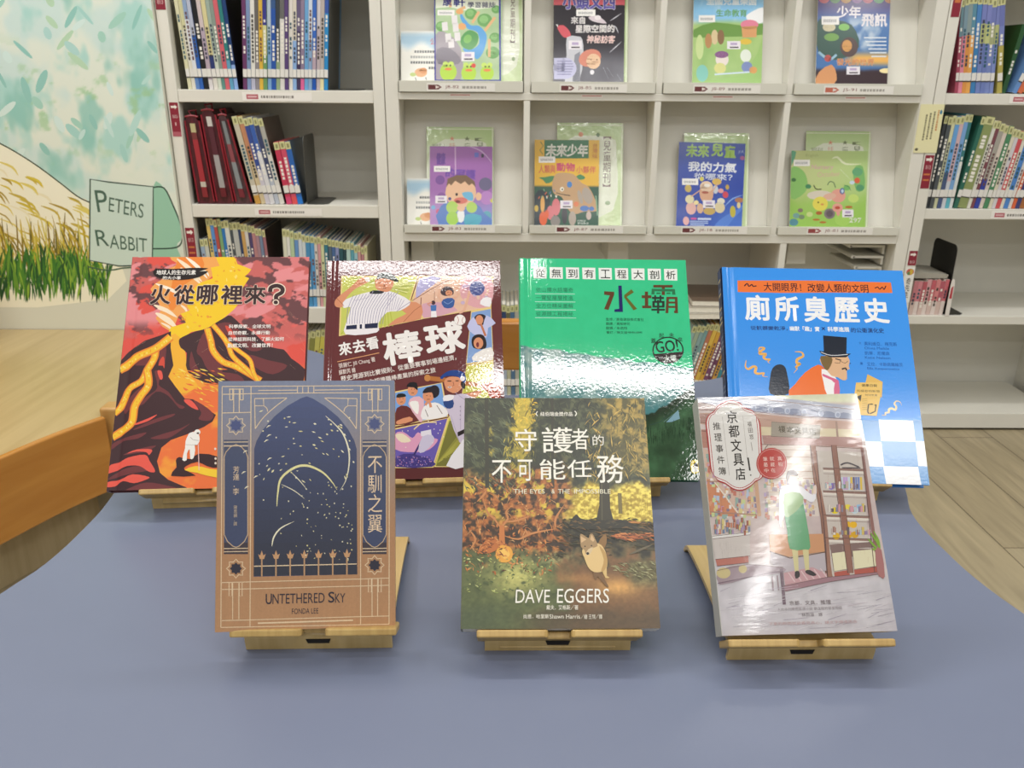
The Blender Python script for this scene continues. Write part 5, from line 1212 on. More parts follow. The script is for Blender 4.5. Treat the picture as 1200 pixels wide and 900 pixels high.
# ---- 7 stationery shop cover
P7 = (0.1709, 0.5434, -1.29, 39.58, 0.1363, 0.1951, 2.37)
def art_kyo():
    a = Art(P7[4], P7[5], [(817.6, 466.1), (1004.3, 461.0), (846.7, 745.2), (1051.7, 739.4)], (810, 455, 6.0))
    def fn(U, V):
        n = fbm(U * 6, V * 8, 4, 5); n2 = fbm(U * 22, V * 30, 9, 3)
        c = mix(rgb('#c6b2b0'), rgb('#d8cbc6'), n)
        c = mix(c, mix(rgb('#bfb9c0'), rgb('#dedadc'), n), sstep(0.30, 0.22, V + 0.08 * (U - 0.5)))
        c = mix(c, rgb('#e2e4c4'), sstep(0.955, 0.975, V + 0.03 * (U - 0.7)) * sstep(0.3, 0.5, U))
        return c * (0.95 + 0.1 * n2)[..., None]
    a.grid(120, 160, fn)
    # roof, beams, sign
    a.poly([(40, 50), (300, 40), (700, 75), (1150, 125), (1170, 215), (800, 195), (430, 160), (250, 120), (50, 100)], '#b9bccb', 0); a.up()
    for k in range(7):
        x = 440 + 118 * k; y = 128 + 9 * k
        a.poly([(x - 20, y + 22), (x + 40, y - 4), (x + 100, y + 12), (x + 100, y + 44), (x + 30, y + 38)], '#8f96ad', 2); a.ell(x, y + 12, 20, 22, '#c9d0e0'); a.ell(x + 2, y + 14, 13, 15, '#a3abc2')
        a.line([(x - 20, y - 24), (x + 60, y - 40), (x + 110, y - 14)], 7, '#d4d6e2', 3)
    a.line([(50, 95), (420, 160), (800, 196), (1180, 220)], 7, '#7d7480', 2); a.line([(50, 60), (400, 70), (1150, 150)], 6, '#a99a94', 3); a.up()
    a.poly([(45, 175), (250, 170), (430, 175), (800, 215), (1180, 235), (1190, 420), (900, 400), (500, 330), (60, 250)], '#c4a292', 0); a.poly([(480, 270), (1195, 290), (1195, 345), (480, 330)], '#ddcfae', 0)
    a.poly([(60, 290), (480, 290), (500, 400), (70, 420)], '#b98a7c', 0); a.poly([(60, 180), (430, 190), (440, 230), (62, 235)], '#a8857c', 0); a.up()
    a.line([(50, 150), (430, 165)], 8, '#9a7d78'); a.line([(60, 240), (480, 262)], 7, '#8a6a64'); a.line([(62, 300), (480, 318)], 7, '#8a6a64'); a.line([(1020, 232), (1030, 345)], 14, '#a68a7c')
    a.poly([(500, 330), (1200, 345), (1205, 420), (840, 400), (510, 390)], '#b58f88', 0); a.line([(500, 395), (840, 404), (1205, 425)], 5, '#8a6a5c'); a.up()
    a.poly([(565, 236), (910, 262), (902, 352), (562, 338)], '#a49b8e', 0); a.line([(565, 236), (910, 262), (902, 352), (562, 338)], 4, '#7d7468', 0, False, True); a.up()
    for ch, x0 in (('榎', 614), ('本', 672), ('文', 724), ('具', 776), ('店', 828)): a.text(ch, (x0, 264 + (x0 - 614) * 0.07, x0 + 50, 312 + (x0 - 614) * 0.07), '#57503f', 0.012)
    # shop interior
    a.poly([(505, 400), (850, 405), (900, 900), (560, 900)], '#dccfc4', 0); a.up()
    for k in range(9): a.line([(510 + 4 * k, 430 + 50 * k), (840 + 5 * k, 435 + 50 * k)], 6, rnd.choice(['#c4ab9c', '#d3c0a8', '#b99a88']))
    for k in range(150):
        x, y = rnd.uniform(510, 860), rnd.uniform(620, 900); a.poly([(x, y), (x + 18, y + 1), (x + 18, y + 30), (x, y + 29)], rnd.choice(['#c98a80', '#d8b48a', '#b8a6c6', '#9db0a0', '#d8c8a0', '#c4826e', '#e2d8c8', '#b0a0a8']))
    a.poly([(60, 420), (450, 600), (460, 900), (100, 900)], '#d4b8a8', 0); a.poly([(110, 640), (160, 640), (330, 880), (340, 900), (130, 900)], '#cf8f6e', 0); a.up()
    for k in range(230):
        x, y = rnd.uniform(90, 460), rnd.uniform(440, 900); s = rnd.uniform(10, 24)
        a.poly([(x, y), (x + s, y + 1), (x + s, y + s * 1.6), (x, y + s * 1.5)], rnd.choice(['#c9a0b8', '#b7c4d8', '#d8c890', '#c47f70', '#9ab0a8', '#e0d4cc', '#8f7f90', '#d8a080', '#c8d49a', '#ece4dc']))
    a.line([(150, 640), (330, 880)], 9, '#e8dccc'); a.line([(455, 650), (480, 900)], 26, '#cfa88a'); a.line([(110, 655), (460, 655)], 8, '#b08a78'); a.line([(120, 870), (460, 890)], 8, '#b08a78'); a.up()
    # glass sliding doors
    a.poly([(880, 440), (1200, 450), (1262, 1322), (975, 1330)], '#cdc3ba', 0); a.up()
    for y in (560, 720, 890, 1050): a.poly([(925, y), (1220 + (y - 560) * 0.1, y + 10), (1222 + (y - 560) * 0.1, y + 26), (928, y + 14)], '#9a7d74'); a.poly([(928, y + 14), (1222 + (y - 560) * 0.1, y + 26), (1222 + (y - 560) * 0.1, y + 40), (928, y + 26)], '#e6ddd2')
    for k in range(9):
        x = 1050 + 17 * k; a.poly([(x, 625), (x + 14, 625), (x + 17, 715), (x + 3, 714)], rnd.choice(['#c98ac4', '#7f8fc0', '#e0c05a', '#d8d4dc', '#6f6a8a', '#c4a4d8', '#c7d8e6']))
    for x, y, c in ((1010, 860, '#e6cf3c'), (1100, 840, '#e9d65a'), (1180, 840, '#9cc0dc'), (1150, 860, '#c8d8e0'), (985, 690, '#8a78c8'), (1100, 960, '#eab93a'), (1140, 960, '#eab93a'), (1020, 1040, '#e0b43a'), (1110, 1030, '#d8a83a'), (1150, 1030, '#d8a83a')): a.ell(x, y, 26, 24, c, 12)
    a.line([(1050, 540), (1100, 525), (1180, 555)], 12, '#5a5358', 4); a.line([(1060, 560), (1190, 560)], 9, '#5a5358'); a.up()
    a.poly([(980, 1120), (1260, 1130), (1270, 1190), (985, 1180)], '#8a7470', 0)
    a.crop = (830, 590, 5.333)
    a.poly([(770, 312), (862, 300), (875, 410), (785, 425)], '#e6dfbc', 0); a.poly([(900, 298), (1040, 286), (1052, 392), (912, 412)], '#e6dfbc', 0); a.poly([(785, 430), (880, 415), (885, 450), (790, 462)], '#b8655a', 0); a.poly([(910, 415), (1052, 395), (1056, 435), (915, 452)], '#b8655a', 0)
    a.line([(760, 275), (1050, 255)], 34, '#8a7470'); a.up()
    a.crop = (810, 455, 6.0)
    a.line([(855, 400), (880, 650), (930, 900), (960, 1240), (975, 1330)], 40, '#a27a6a', 2); a.line([(1000, 400), (1030, 640), (1070, 900), (1120, 1300)], 38, '#9a7266', 2); a.line([(1200, 420), (1250, 800), (1300, 1150)], 22, '#96706a', 2)
    a.line([(836, 400), (862, 650), (910, 900), (945, 1300)], 5, '#7a5a4c', 2); a.line([(1020, 400), (1052, 640), (1092, 900), (1140, 1300)], 4, '#7a5a4c', 2); a.up()
    for pts in ([(880, 440), (960, 1330)], [(836, 400), (880, 640), (930, 900), (958, 1330)], [(1200, 440), (1290, 1300)], [(985, 400), (1010, 640), (1046, 900), (1100, 1300)], [(565, 400), (520, 420), (540, 640)]): a.line(pts, 5, '#6b5350', 2)
    for y in (560, 720, 890, 1050): a.line([(925, y), (1222 + (y - 560) * 0.1, y + 10)], 4, '#6b5350'); a.line([(928, y + 40), (1222 + (y - 560) * 0.1, y + 52)], 3, '#8a736c')
    for k in range(70):
        y = rnd.choice((705, 870, 1030)); x = rnd.uniform(935, 1200) + (y - 700) * 0.12; h = rnd.uniform(14, 60); w_ = rnd.uniform(8, 22)
        a.poly([(x, y - h), (x + w_, y - h), (x + w_, y), (x, y)], rnd.choice(['#c9b8ae', '#b08a7c', '#8f8a9a', '#d8c070', '#7f9a8a', '#d4a0a8', '#9a86a8', '#e4dcd0', '#b8c8d0', '#6f6468'])); a.line([(x, y - h), (x, y)], 2, '#6b5a5a')
    a.up()
    for k in range(110):
        x, y = rnd.uniform(60, 860), rnd.uniform(160, 420); a.line([(x, y), (x + rnd.uniform(20, 130), y + rnd.uniform(0, 12))], rnd.uniform(2, 7), rnd.choice(['#a98a80', '#c9ada0', '#8f736c', '#d8c4b4', '#b59a90']), 0, True)
    for k in range(120):
        x, y = rnd.uniform(90, 470), rnd.uniform(440, 900); a.line([(x, y), (x + rnd.uniform(-6, 6), y + rnd.uniform(10, 40))], 2.5, rnd.choice(['#6f5a5c', '#8a6f6c', '#5a5064']), 0, True)
    for k in range(60):
        x, y = rnd.uniform(900, 1260), rnd.uniform(420, 1300); a.line([(x, y), (x + rnd.uniform(-4, 8), y + rnd.uniform(20, 90))], rnd.uniform(2, 6), rnd.choice(['#b9988c', '#8f6f66', '#d0b4a8']), 0, True)
    a.up()
    # counter, bench, floor
    a.crop = (830, 590, 5.333)
    a.poly([(25, 205), (258, 180), (262, 330), (45, 350)], '#cfc6c0', 0); a.poly([(22, 200), (262, 176), (262, 196), (28, 222)], '#e6e2de', 0); a.poly([(45, 350), (250, 326), (252, 370), (55, 392)], '#bd7a6e', 0)
    a.poly([(380, 195), (720, 190), (730, 300), (500, 335), (385, 300)], '#cf9a74', 0); a.poly([(390, 305), (520, 345), (730, 308), (740, 420), (470, 430), (385, 370)], '#bdb3b8', 0); a.line([(385, 300), (510, 342), (730, 305)], 6, '#7a6458'); a.up()
    a.poly([(55, 420), (250, 380), (465, 400), (470, 430), (360, 450), (250, 465), (70, 510)], '#a5939a', 2); a.line([(455, 410), (475, 632)], 20, '#7d6a74'); a.line([(400, 455), (405, 545)], 10, '#a08a90'); a.line([(430, 450), (440, 545)], 8, '#a08a90'); a.line([(60, 500), (250, 462), (465, 420)], 6, '#7d6a74', 2)
    a.ell(95, 435, 44, 34, '#cdbd8c'); a.ell(215, 410, 26, 26, '#cdbd8c')
    a.poly([(470, 435), (650, 398), (740, 440), (740, 462), (480, 515)], '#c9a0a4', 0)
    for k in range(6): a.line([(500 + 40 * k, 432 - 5 * k), (540 + 40 * k, 490 - 6 * k)], 6, '#e0c8c8')
    a.poly([(470, 515), (740, 462), (1060, 430), (1060, 442), (760, 490), (480, 550)], '#a5828a', 0); a.up()
    for k in range(110):
        x, y = rnd.uniform(70, 1100), rnd.uniform(540, 790); a.line([(x, y), (x + rnd.uniform(60, 200), y - rnd.uniform(5, 40))], rnd.uniform(3, 12), rnd.choice(['#aba2ac', '#d8d4d6', '#c4b4bc', '#e6e2e2', '#a097a8', '#cfc4cc']), 0, True)
    a.up()
    for pts in ([(25, 205), (258, 180)], [(28, 222), (262, 196)], [(45, 350), (262, 328)], [(55, 392), (252, 370)], [(770, 312), (785, 425), (875, 410)], [(900, 298), (912, 412), (1052, 392)], [(720, 190), (740, 440)], [(55, 420), (250, 380), (465, 400)], [(470, 515), (740, 462), (1060, 430)], [(480, 550), (760, 490), (1060, 442)], [(520, 345), (500, 335), (385, 300)]): a.line(pts, 3, '#75605e')
    for k in range(50):
        x, y = rnd.uniform(30, 260), rnd.uniform(120, 200); a.poly([(x, y - 30), (x + 12, y - 31), (x + 13, y), (x, y)], rnd.choice(['#c98a70', '#8fa890', '#d8c88a', '#b09ab8', '#7f8fa8', '#e0d4c8', '#a86a5a'])); a.line([(x, y - 30), (x, y)], 2, '#6b5a5a')
    for k in range(40):
        x = rnd.uniform(60, 250); y = rnd.uniform(230, 320); a.line([(x, y), (x + 3, y + rnd.uniform(20, 60))], 3, rnd.choice(['#b9b0ac', '#dcd6d2', '#a89e9c']), 0, True)
    a.up()
    # assistant in a green apron
    a.crop = (890, 480, 4.5)
    a.poly([(170, 735), (202, 735), (206, 855), (186, 858)], '#d6cc9a', 0); a.poly([(226, 735), (258, 732), (262, 850), (242, 854)], '#d6cc9a', 0); a.poly([(186, 856), (208, 852), (212, 880), (190, 892)], '#4a4648', 2); a.poly([(242, 850), (266, 846), (300, 870), (280, 878), (246, 864)], '#4a4648', 2)
    a.poly([(108, 420), (130, 400), (200, 395), (250, 430), (282, 450), (290, 400), (300, 408), (296, 470), (270, 490), (230, 470), (240, 560), (130, 560), (118, 620), (104, 600), (102, 500)], '#eceaee', 2); a.up()
    a.poly([(132, 445), (212, 440), (232, 500), (250, 600), (268, 725), (240, 738), (160, 735), (146, 640), (130, 540)], '#6faa7e', 2); a.poly([(132, 445), (212, 440), (230, 495), (150, 570), (130, 540)], '#9cba84', 2); a.up()
    a.ell(172, 365, 28, 32, '#e8d2c2'); a.poly([(140, 360), (150, 325), (185, 318), (202, 345), (190, 350), (160, 350), (150, 385)], '#6a5a58', 2); a.poly([(282, 440), (288, 402), (298, 406), (296, 445)], '#e8d2c2', 2); a.line([(120, 590), (126, 625)], 9, '#e8d2c2')
    for pts in ([(570, 680), (605, 720), (625, 740)], [(585, 650), (620, 700), (630, 740)], [(600, 640), (625, 690), (636, 740)], [(590, 735), (625, 740)]): a.line(pts, 12, '#86b04a', 3, True)
    a.poly([(610, 740), (642, 740), (660, 880), (640, 885), (620, 860)], '#b07a78', 2)
    a.up()
    # title cartouche and seal
    a.crop = (810, 455, 6.0)
    def cart(e): return [(272, 84 + e), (340, 100 + e), (375, 135 + e), (430, 155 + e), (455, 200), (482 - e, 235), (490 - e, 300), (500 - e, 480), (508 - e, 560), (504 - e, 625), (450, 660 - e), (420, 690 - e), (360, 722 - e), (300, 715 - e), (240, 675 - e), (190, 655 - e), (160, 610), (134 + e, 570), (124 + e, 480), (110 + e, 340), (100 + e, 240), (120 + e, 190), (160, 160 + e), (195, 115 + e)]
    a.poly(cart(0), '#b24a4c', 3); a.up(); a.poly(cart(10), '#f0e9e4', 3); a.up(); a.line(cart(22), 5, '#b5595a', 3, False, True); a.poly(cart(26), '#e4e1dc', 3); a.up()
    a.line([(218, 200), (268, 615)], 3, '#b9b4ae'); a.line([(362, 195), (394, 500)], 3, '#b9b4ae')
    for k, ch in enumerate('京都文具店'): a.text(ch, (246 + 16 * k, 160 + 100 * k, 324 + 14 * k, 246 + 100 * k), '#33302e', 0.012)
    for k, ch in enumerate('推理事件簿'): a.text(ch, (152 + 10 * k, 240 + 79 * k, 204 + 10 * k, 294 + 79 * k), '#47423e', 0.006)
    for k, ch in enumerate('福田悠'): a.text(ch, (394 + 7 * k, 236 + 44 * k, 424 + 7 * k, 270 + 44 * k), '#6f6862', 0.0)
    a.line([(420, 380), (430, 440)], 4, '#a49e98'); a.line([(398, 488), (412, 580)], 11, '#3a3634'); a.ell(418, 612, 5, 5, '#3a3634', 8)
    a.ell(565, 530, 108, 110, '#b5443f', 40); a.up(); a.ell(565, 530, 100, 102, '#e0b0a8', 40); a.up(); a.ell(565, 530, 97, 99, '#bb4a44', 40); a.up()
    for k, s in enumerate(('真相', '就藏', '在筆墨中')): pass
    for s, x, y0 in (('真相', 606, 480), ('就藏在', 552, 482), ('筆墨中', 504, 484)):
        for k, ch in enumerate(s): a.text(ch, (x + 4 * k, y0 + 40 * k, x + 30 + 4 * k, y0 + 30 + 40 * k), '#efcfc4', 0.004)
    a.crop = (830, 590, 5.333)
    a.text('京都．文具．推理', (505, 606, 765, 634), '#8a7f80', 0.004); a.text('人氣系列療癒推理小說 最溫暖的筆墨物語', (430, 648, 835, 668), '#a39a9c', 0.0); a.text('林佩瑾　譯', (582, 684, 712, 706), '#8f8688', 0.0); a.text('下筆的瞬間就能看見真心，讓文字傳達思念', (376, 736, 930, 756), '#c9a9a8', 0.0)
    return a
book('paperback_book', 'pale glossy paperback with a shop front and green apron, rightmost of the front row', P7, 0.021, False, art_kyo(),
     printed('glossy_warped_cover', 0.08, 0.5, bump=(60, 0.06, 0.0012, 2.0), stretch=(1, 1, 3)), '#b9b7ad', '#c9c6bc', gain=0.8)
stand('bamboo stand under the shop front book', 0.2385, 0.5405, 0.6, 39.58, 0.021)
# ------------------------------------------------------------------ books on the shelves
M_cover = printed('shelved_book_cover', 0.3, coat=0.2)
M_label = solid('white_paper_label', '#eceae4', 0.5, 0.03, 60)
M_tlabel = printed('pale_green_shelf_label', 0.5)
ORD = ['first', 'second', 'third', 'fourth', 'fifth', 'sixth', 'seventh', 'eighth', 'ninth', 'tenth', 'eleventh', 'twelfth', 'thirteenth', 'fourteenth', 'fifteenth', 'sixteenth', 'seventeenth', 'eighteenth', 'nineteenth', 'twentieth',
       'twenty-first', 'twenty-second', 'twenty-third', 'twenty-fourth', 'twenty-fifth', 'twenty-sixth', 'twenty-seventh', 'twenty-eighth', 'twenty-ninth', 'thirtieth', 'thirty-first', 'thirty-second', 'thirty-third', 'thirty-fourth', 'thirty-fifth', 'thirty-sixth', 'thirty-seventh', 'thirty-eighth', 'thirty-ninth', 'fortieth', 'forty-first', 'forty-second', 'forty-third', 'forty-fourth']

def shelf_book(label, group, x, z, t, h, lean, spine, d=0.17, y=2.262, top='#cfce98', low=True, dark_text=None, mark=True, side=None):
    """lean > 0: top leans left (pivot = bottom left corner x); lean < 0: top leans right (pivot = bottom right corner x).
    spine: [(fraction, colour), ...] from the bottom up"""
    Mx = Matrix.Translation((x, y, z)) @ Matrix.Rotation(-R(lean), 4, 'Y')
    if lean < 0: Mx = Mx @ Matrix.Translation((-t, 0, 0))
    root = thing('picture_book', label, 'book', Mx, group)
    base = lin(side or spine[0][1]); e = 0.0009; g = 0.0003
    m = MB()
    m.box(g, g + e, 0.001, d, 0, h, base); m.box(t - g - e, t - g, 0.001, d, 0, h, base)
    v = 0.0
    for fr, c in spine:
        v1 = min(h, v + fr * h) if (fr, c) != spine[-1] else h
        m.box(g, t - g, 0.0, 0.001, v, v1, lin(c)); v = v1
    if mark:                                                      # printed title down the spine
        a0, a1 = h * 0.30, h * rnd.uniform(0.6, 0.8); yv = a1
        c0 = spine[-1][1]; lum = sum(lin(c0)) / 3
        c = lin(dark_text or ('#f0ece2' if lum < 0.3 else rnd.choice(['#3a3f52', '#6a4a4a', '#2f5a6a', '#44403c'])))
        while yv > a0:
            s = rnd.uniform(0.005, 0.009); m.box(t * 0.28, t * 0.72, -0.0002, 0.0, yv - s, yv, c); yv -= s + rnd.uniform(0.0015, 0.004)
            if rnd.random() < 0.12: yv -= 0.015
    m.build('cover', M_cover, root, recalc=False)
    m = MB(); m.box(g + e, t - g - e, 0.0015, d - 0.003, 0.001, h - 0.002); m.build('pages', M_pages, root)
    if low:
        m = MB(); m.box(0.0004, t - 0.0004, -0.0005, 0.0001, 0.030, 0.049, lin('#e6e4de')); m.box(0.0004, t - 0.0004, -0.0006, 0.0001, 0.0272, 0.030, lin('#3a3834')); m.build('call_number_label', M_tlabel, root)
    if top:
        m = MB(); m.box(0.0004, t - 0.0004, -0.0005, 0.0001, h - 0.020, h - 0.001, lin(top)); m.box(t * 0.3, t * 0.7, -0.0007, -0.0005, h - 0.016, h - 0.006, lin('#8f8f62')); m.build('shelf_mark_label', M_tlabel, root)
    return root

def row(where, group, x, z, lean, h, items, d=0.17, start=0, top='#cfce98', low=True, step=0.0002, jit=0.004, y=2.262, noun='book', total=None):
    """items: (colour word, thickness, spine segments)"""
    n = len(items); c = math.cos(R(lean))
    xs = []
    for it in items:
        if lean >= 0: xs.append(x)
        x += it[1] / c + step
        if lean < 0: xs.append(x - step)
    for k, (it, px) in enumerate(zip(items, xs)):
        hh = (h[0] + (h[1] - h[0]) * k / max(1, n - 1) if isinstance(h, tuple) else h) + rnd.uniform(-jit, jit)
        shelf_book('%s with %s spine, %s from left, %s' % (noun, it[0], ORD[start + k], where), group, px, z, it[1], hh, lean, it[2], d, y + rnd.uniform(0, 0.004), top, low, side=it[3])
    return x

def I(s):
    """'word t c[,f:c2...]' lines -> items"""
    out = []
    for ln in s.strip().split('\n'):
        w, t, *cs = ln.split()
        segs = []; sd = None
        for q in cs:
            f, c = q.split(':')
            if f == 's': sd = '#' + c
            else: segs.append((float(f), '#' + c))
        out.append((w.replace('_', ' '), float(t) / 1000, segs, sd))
    return out

S = 'top shelf of left bookcase'
G = 'picture books on the top shelf of the left bookcase'
row(S, G, -0.803, 0.9283, 2.8, (0.236, 0.232), I('''cream 9.6 1:dcd8b4
ivory 10.2 .6:e6e2d2 .4:d6d3a6
pale_blue_and_white 10.2 .15:5f86c4 .55:dfe3ea .3:8fa6c8
royal_blue 9.6 .55:2f62b4 .45:b9bfd2
black 13.5 1:1d1d20
mauve_and_white 10.6 .1:dcd8d8 .5:b7a6b6 .4:cfc0c0
cream_and_navy 11 .15:dedad0 .2:2c3a70 .65:d9d09c
pale_green 9.6 .4:cfd8c8 .6:9fb0a4
grey_green 9.2 .2:5f8f86 .8:8a9a90
rose_pink 11.2 1:d3656f
teal 9.6 .3:62a0c0 .7:2f7f7c
navy 10.2 .25:8fb0e4 .75:1f3f74 s:17181c'''))  # navy book's side painted near black for the shade in the gap
row(S, G, -0.6645, 0.9283, -4.6, (0.232, 0.236), I('''plum 10.5 1:6b3a66
steel_blue 10 1:7d93bc
white 10.6 .2:b8b8cc .8:e3e1da
grey 10 .3:8f8a90 .7:6a6662
golden_yellow 9.8 1:dcb444
green_and_violet 9.8 .35:6f9a62 .3:cfcf94 .35:3a3a8a
pale_blue 9.8 .5:86b0dc .5:c2d2de
deep_blue 12 .8:2a56a8 .2:3a5a8a
slate_green 9.6 .3:93a884 .7:3a4046
white_flecked_black 11.5 .7:dcdad4 .3:6a6a68
violet 9.4 1:5a4478
warm_white 9.8 1:e8e3da
light_blue_and_cream 9.8 .5:8fb2e0 .5:ddd6c6
aubergine 9.6 .6:43365a .4:6a5f80
pink_footed_mauve 9.6 .15:d9669a .85:8f7f98
sky_blue 9.8 1:6fa8d8
ice_blue 9.6 .5:8aa8cc .5:d2dcea
cobalt 9.6 .2:2256b0 .2:b9a6b4 .6:3a6ac0
lilac_grey 9.6 .6:c4b6bc .4:d6d0d4
cream_footed_grey 9.8 .2:e3dcae .8:bdb3ae
azure 10 .75:2f8cca .25:3a5aa8'''), start=12)

S = 'second shelf of left bookcase'
G = 'picture books on the second shelf of the left bookcase'
row(S, G, -0.6605, 0.6413, 10.4, (0.226, 0.222), I('''patterned_cream 14 .1:c99a4a .9:c9c2ae
orange_and_cream 12.6 .5:d8c8a2 .5:c98f6a
navy_and_white 12 .4:cfcbd6 .6:3a4f96
blue_capped_white 12 .6:dcdce0 .4:3e62b0
indigo 11.6 .3:b9c0cc .7:3b4468
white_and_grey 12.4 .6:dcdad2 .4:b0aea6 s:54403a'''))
row(S, G, -0.578, 0.6413, 8, 0.160, I('''short_crimson 14.2 .12:d84a78 .88:c93a58
short_rose 14.2 .12:e0565a .88:d0506a
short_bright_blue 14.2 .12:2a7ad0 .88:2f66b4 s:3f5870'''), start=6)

S = 'third shelf of left bookcase'
G = 'picture books on the third shelf of the left bookcase'
row(S, G, -0.815, 0.3613, 2.2, 0.190, I('''short_pale_blue 11 .5:4a6a90 .5:9ab0c8
short_grey_blue 11 .6:5a6f88 .4:c9ccc0'''), low=False)
row(S, G, -0.790, 0.3613, 2.4, (0.245, 0.216), I('''straw_yellow 10 1:dcc274
cornflower_blue 10 1:5a93d4
brick_red 9 1:b4504a
leaf_green 9.6 1:7da878
vivid_blue 9.4 1:2f7ac0
white 12 1:d8dad2
dark_grey 7 1:4a5258
silver_grey 14 1:b9bcb8
midnight_blue 7.6 1:2f4266
tan 9.6 1:c9a060
off_white 9 1:d2cec8
dark_violet 8.6 1:4f4470
dusty_rose 10 1:b88488
mauve 9 1:a88490
blue_grey 8.4 1:7484a0
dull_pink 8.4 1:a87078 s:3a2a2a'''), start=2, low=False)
row(S, G, -0.602, 0.3613, -1.2, (0.212, 0.168), I('''bone_white 10.4 1:dcdcc8
milk_white 9.2 1:e2e2da
pale_green 10.6 1:b9cfa8
mid_blue 10.4 1:6a96cc
blue_and_white 10 .5:5a8ac8 .5:d0d8e0
ice_white 9.4 1:cfd9dd
sea_blue 12 1:4a90c0
bright_blue 11 1:5a9fd4
pearl 8.2 1:d9d2cc
pink 8.4 1:d8a0a4
lime_white 9.4 1:cfd4a8
teal 10 1:3a7a8c
steel_grey 9.4 1:5a6a78
denim_blue 9.6 1:4a6a9a
lavender 9.6 1:8a94c0
dark_teal 11 1:2a5560
black_teal 8.6 1:24424c
aqua_white 11 1:b6d2cc
turquoise 9.6 1:5fa4b4
light_aqua 9.4 1:9cc4cc
salmon 8.4 1:cf9c98
old_rose 8.4 1:b98088
cream 8.4 1:d6cfaa'''), start=18, low=True)
row('lowest shelf of left bookcase', 'books on the lowest shelf of the left bookcase', -0.650, 0.0605, -9, (0.222, 0.236), I('''brown 14 1:6a4a34
green_yellow 14 1:b0a858
dark_brown 14 1:4a3a30
khaki 14 1:a09a6a
sand 14 1:c0b084
olive 14 1:8a8a4a
lemon_and_black 14 .4:2a2a24 .6:c9c46a
yellow 14 1:cfc45a
plum_grey 14 1:6a5a66'''), low=False)

# right bookcase
S = 'top shelf of right bookcase'
G = 'picture books on the top shelf of the right bookcase'
BL = '.52:7486c0 .2:b9bf82 .28:7a84c0'
row(S, G, 1.1485, 0.9323, 6, 0.226, I(f'''raspberry 8 .6:a84a60 .4:6f8f9a
rose 10 .6:e08aa0 .4:7f9aa8
orange 11 .6:dc964c .4:8fa0a0
amber 11 .6:e6aa5a .4:5f92a8
mid_blue 12 .6:3f80b8 .4:4f86c0
periwinkle 12 {BL}
iris_blue 12 .52:6f80bc .2:c4c98a .28:8088c4
lavender_blue 12 .52:7c8cc4 .2:aab084 .28:7680bc
pale_violet_blue 10 .52:8090c8 .2:b4ba80 .28:7a84be'''))
row(S, G, 1.2580, 0.9323, 9.5, 0.232, I(f'''yellow_edged_violet_blue 13 .5:b4a858 .2:7a86c0 .3:6f78b4'''), start=9)
shelf_book('dark green picture book leaning right on the top shelf of the right bookcase', G, 1.292, 0.9323, 0.012, 0.165, -7, [(1, '#2f5a34')], 0.2, 2.285, None, False)
row(S, G, 1.2965, 0.9323, -19, (0.15, 0.16), I('''sky_blue 12 1:6a92cc
vermilion 13 1:d2704a
light_orange 13 1:dc9a5a
peach 12 1:d8a87a
blue_green 12 1:4a8a8a'''), start=11)

S = 'second shelf of right bookcase'
G = 'picture books on the middle shelf of the right bookcase'
row(S, G, 1.126, 0.6413, -2.5, (0.236, 0.240), I('''charcoal 9 1:3c4044
dark_grey 11 1:50565a
green_edged_cream 9 .7:c9cba8 .3:d8d8b0
light_blue 12 .4:4a5a80 .6:6aa4dc
pink_and_white 11 .3:cfd4dc .7:d8b8bc
ice_blue 11 .2:5fb0c0 .8:7aa6d8
white_and_teal 9 .5:d8dede .5:3a7a7c'''))
row(S, G, 1.2015, 0.6413, -7.5, (0.236, 0.172), I('''dark_teal 11 1:2f6a5a
wide_olive_green 24 1:8e9a62
white 9 1:dcdcd0
maroon 10 1:7f4a52
blue_footed_grey 13 .35:3444a0 .65:a8a49a
cream 11 1:dccfc4
green 12 1:4f8a62
ivory 9 1:ddd6c0
speckled_white 10 1:d4d0d4
red 12 1:d0545a
bone 9 1:e0dccc
bright_blue 13 1:4f86cc
off_white 9 1:dedad4
orange_red 9 1:d8683e
navy 12 1:3f4478
brown 14 1:a86a3a'''), start=7)
S = 'third shelf of right bookcase'
G = 'small books on the third shelf of the right bookcase'
row(S, G, 1.130, 0.3463, -2, 0.098, I('''rose 12 .4:d8c0b8 .6:c98088
pink 12 .4:e6d8d2 .6:d88a94
crimson 12 .4:d8c0b8 .6:b85a66
pale_pink 12 .4:e6d8d2 .6:d8a4a8
red_and_white 12 .4:d8c0b8 .6:c4606c
salmon 12 .4:e6d8d2 .6:d8888a
dark_pink 12 .4:d8c0b8 .6:b8606e
coral 11 .4:e6d8d2 .6:d0707a'''), top=None, low=False, d=0.13, noun='small book')

# bottom of the magazine rack, seen between the featured books
S = 'bottom of magazine rack'
G = 'books on the bottom of the magazine rack'
row(S, G, -0.05, 0.1003, 1, 0.266, I('''dark_blue 12 1:3a4f78
slate 11 1:5a6a78
blue 12 1:3f6a98
teal_grey 12 .4:c9c8b4 .6:4a6a70
navy 12 .4:a8b4c4 .6:34466c
olive_grey 11 .4:b8b89a .6:6a6a50
steel_blue 12 1:4f7090
pale_grey 11 1:b0b0a4'''))
row(S, G, 0.475, 0.1003, -15, (0.218, 0.226), I('''pale_teal 12 1:8fb0ac
sage 12 1:9aac94
grey_aqua 11 1:86a4a4
blue_green 11 1:7aa0a0
terracotta 11 1:b8765a
yellow 12 1:d8b450
gold 11 1:cfa040
purple 12 1:7a4a70
plum 11 1:6a3f5c
mustard 12 1:c99a48
turquoise 11 1:3f8a9a
rust 12 1:9a5a40
grey_brown 12 1:8a7a68'''), start=8)

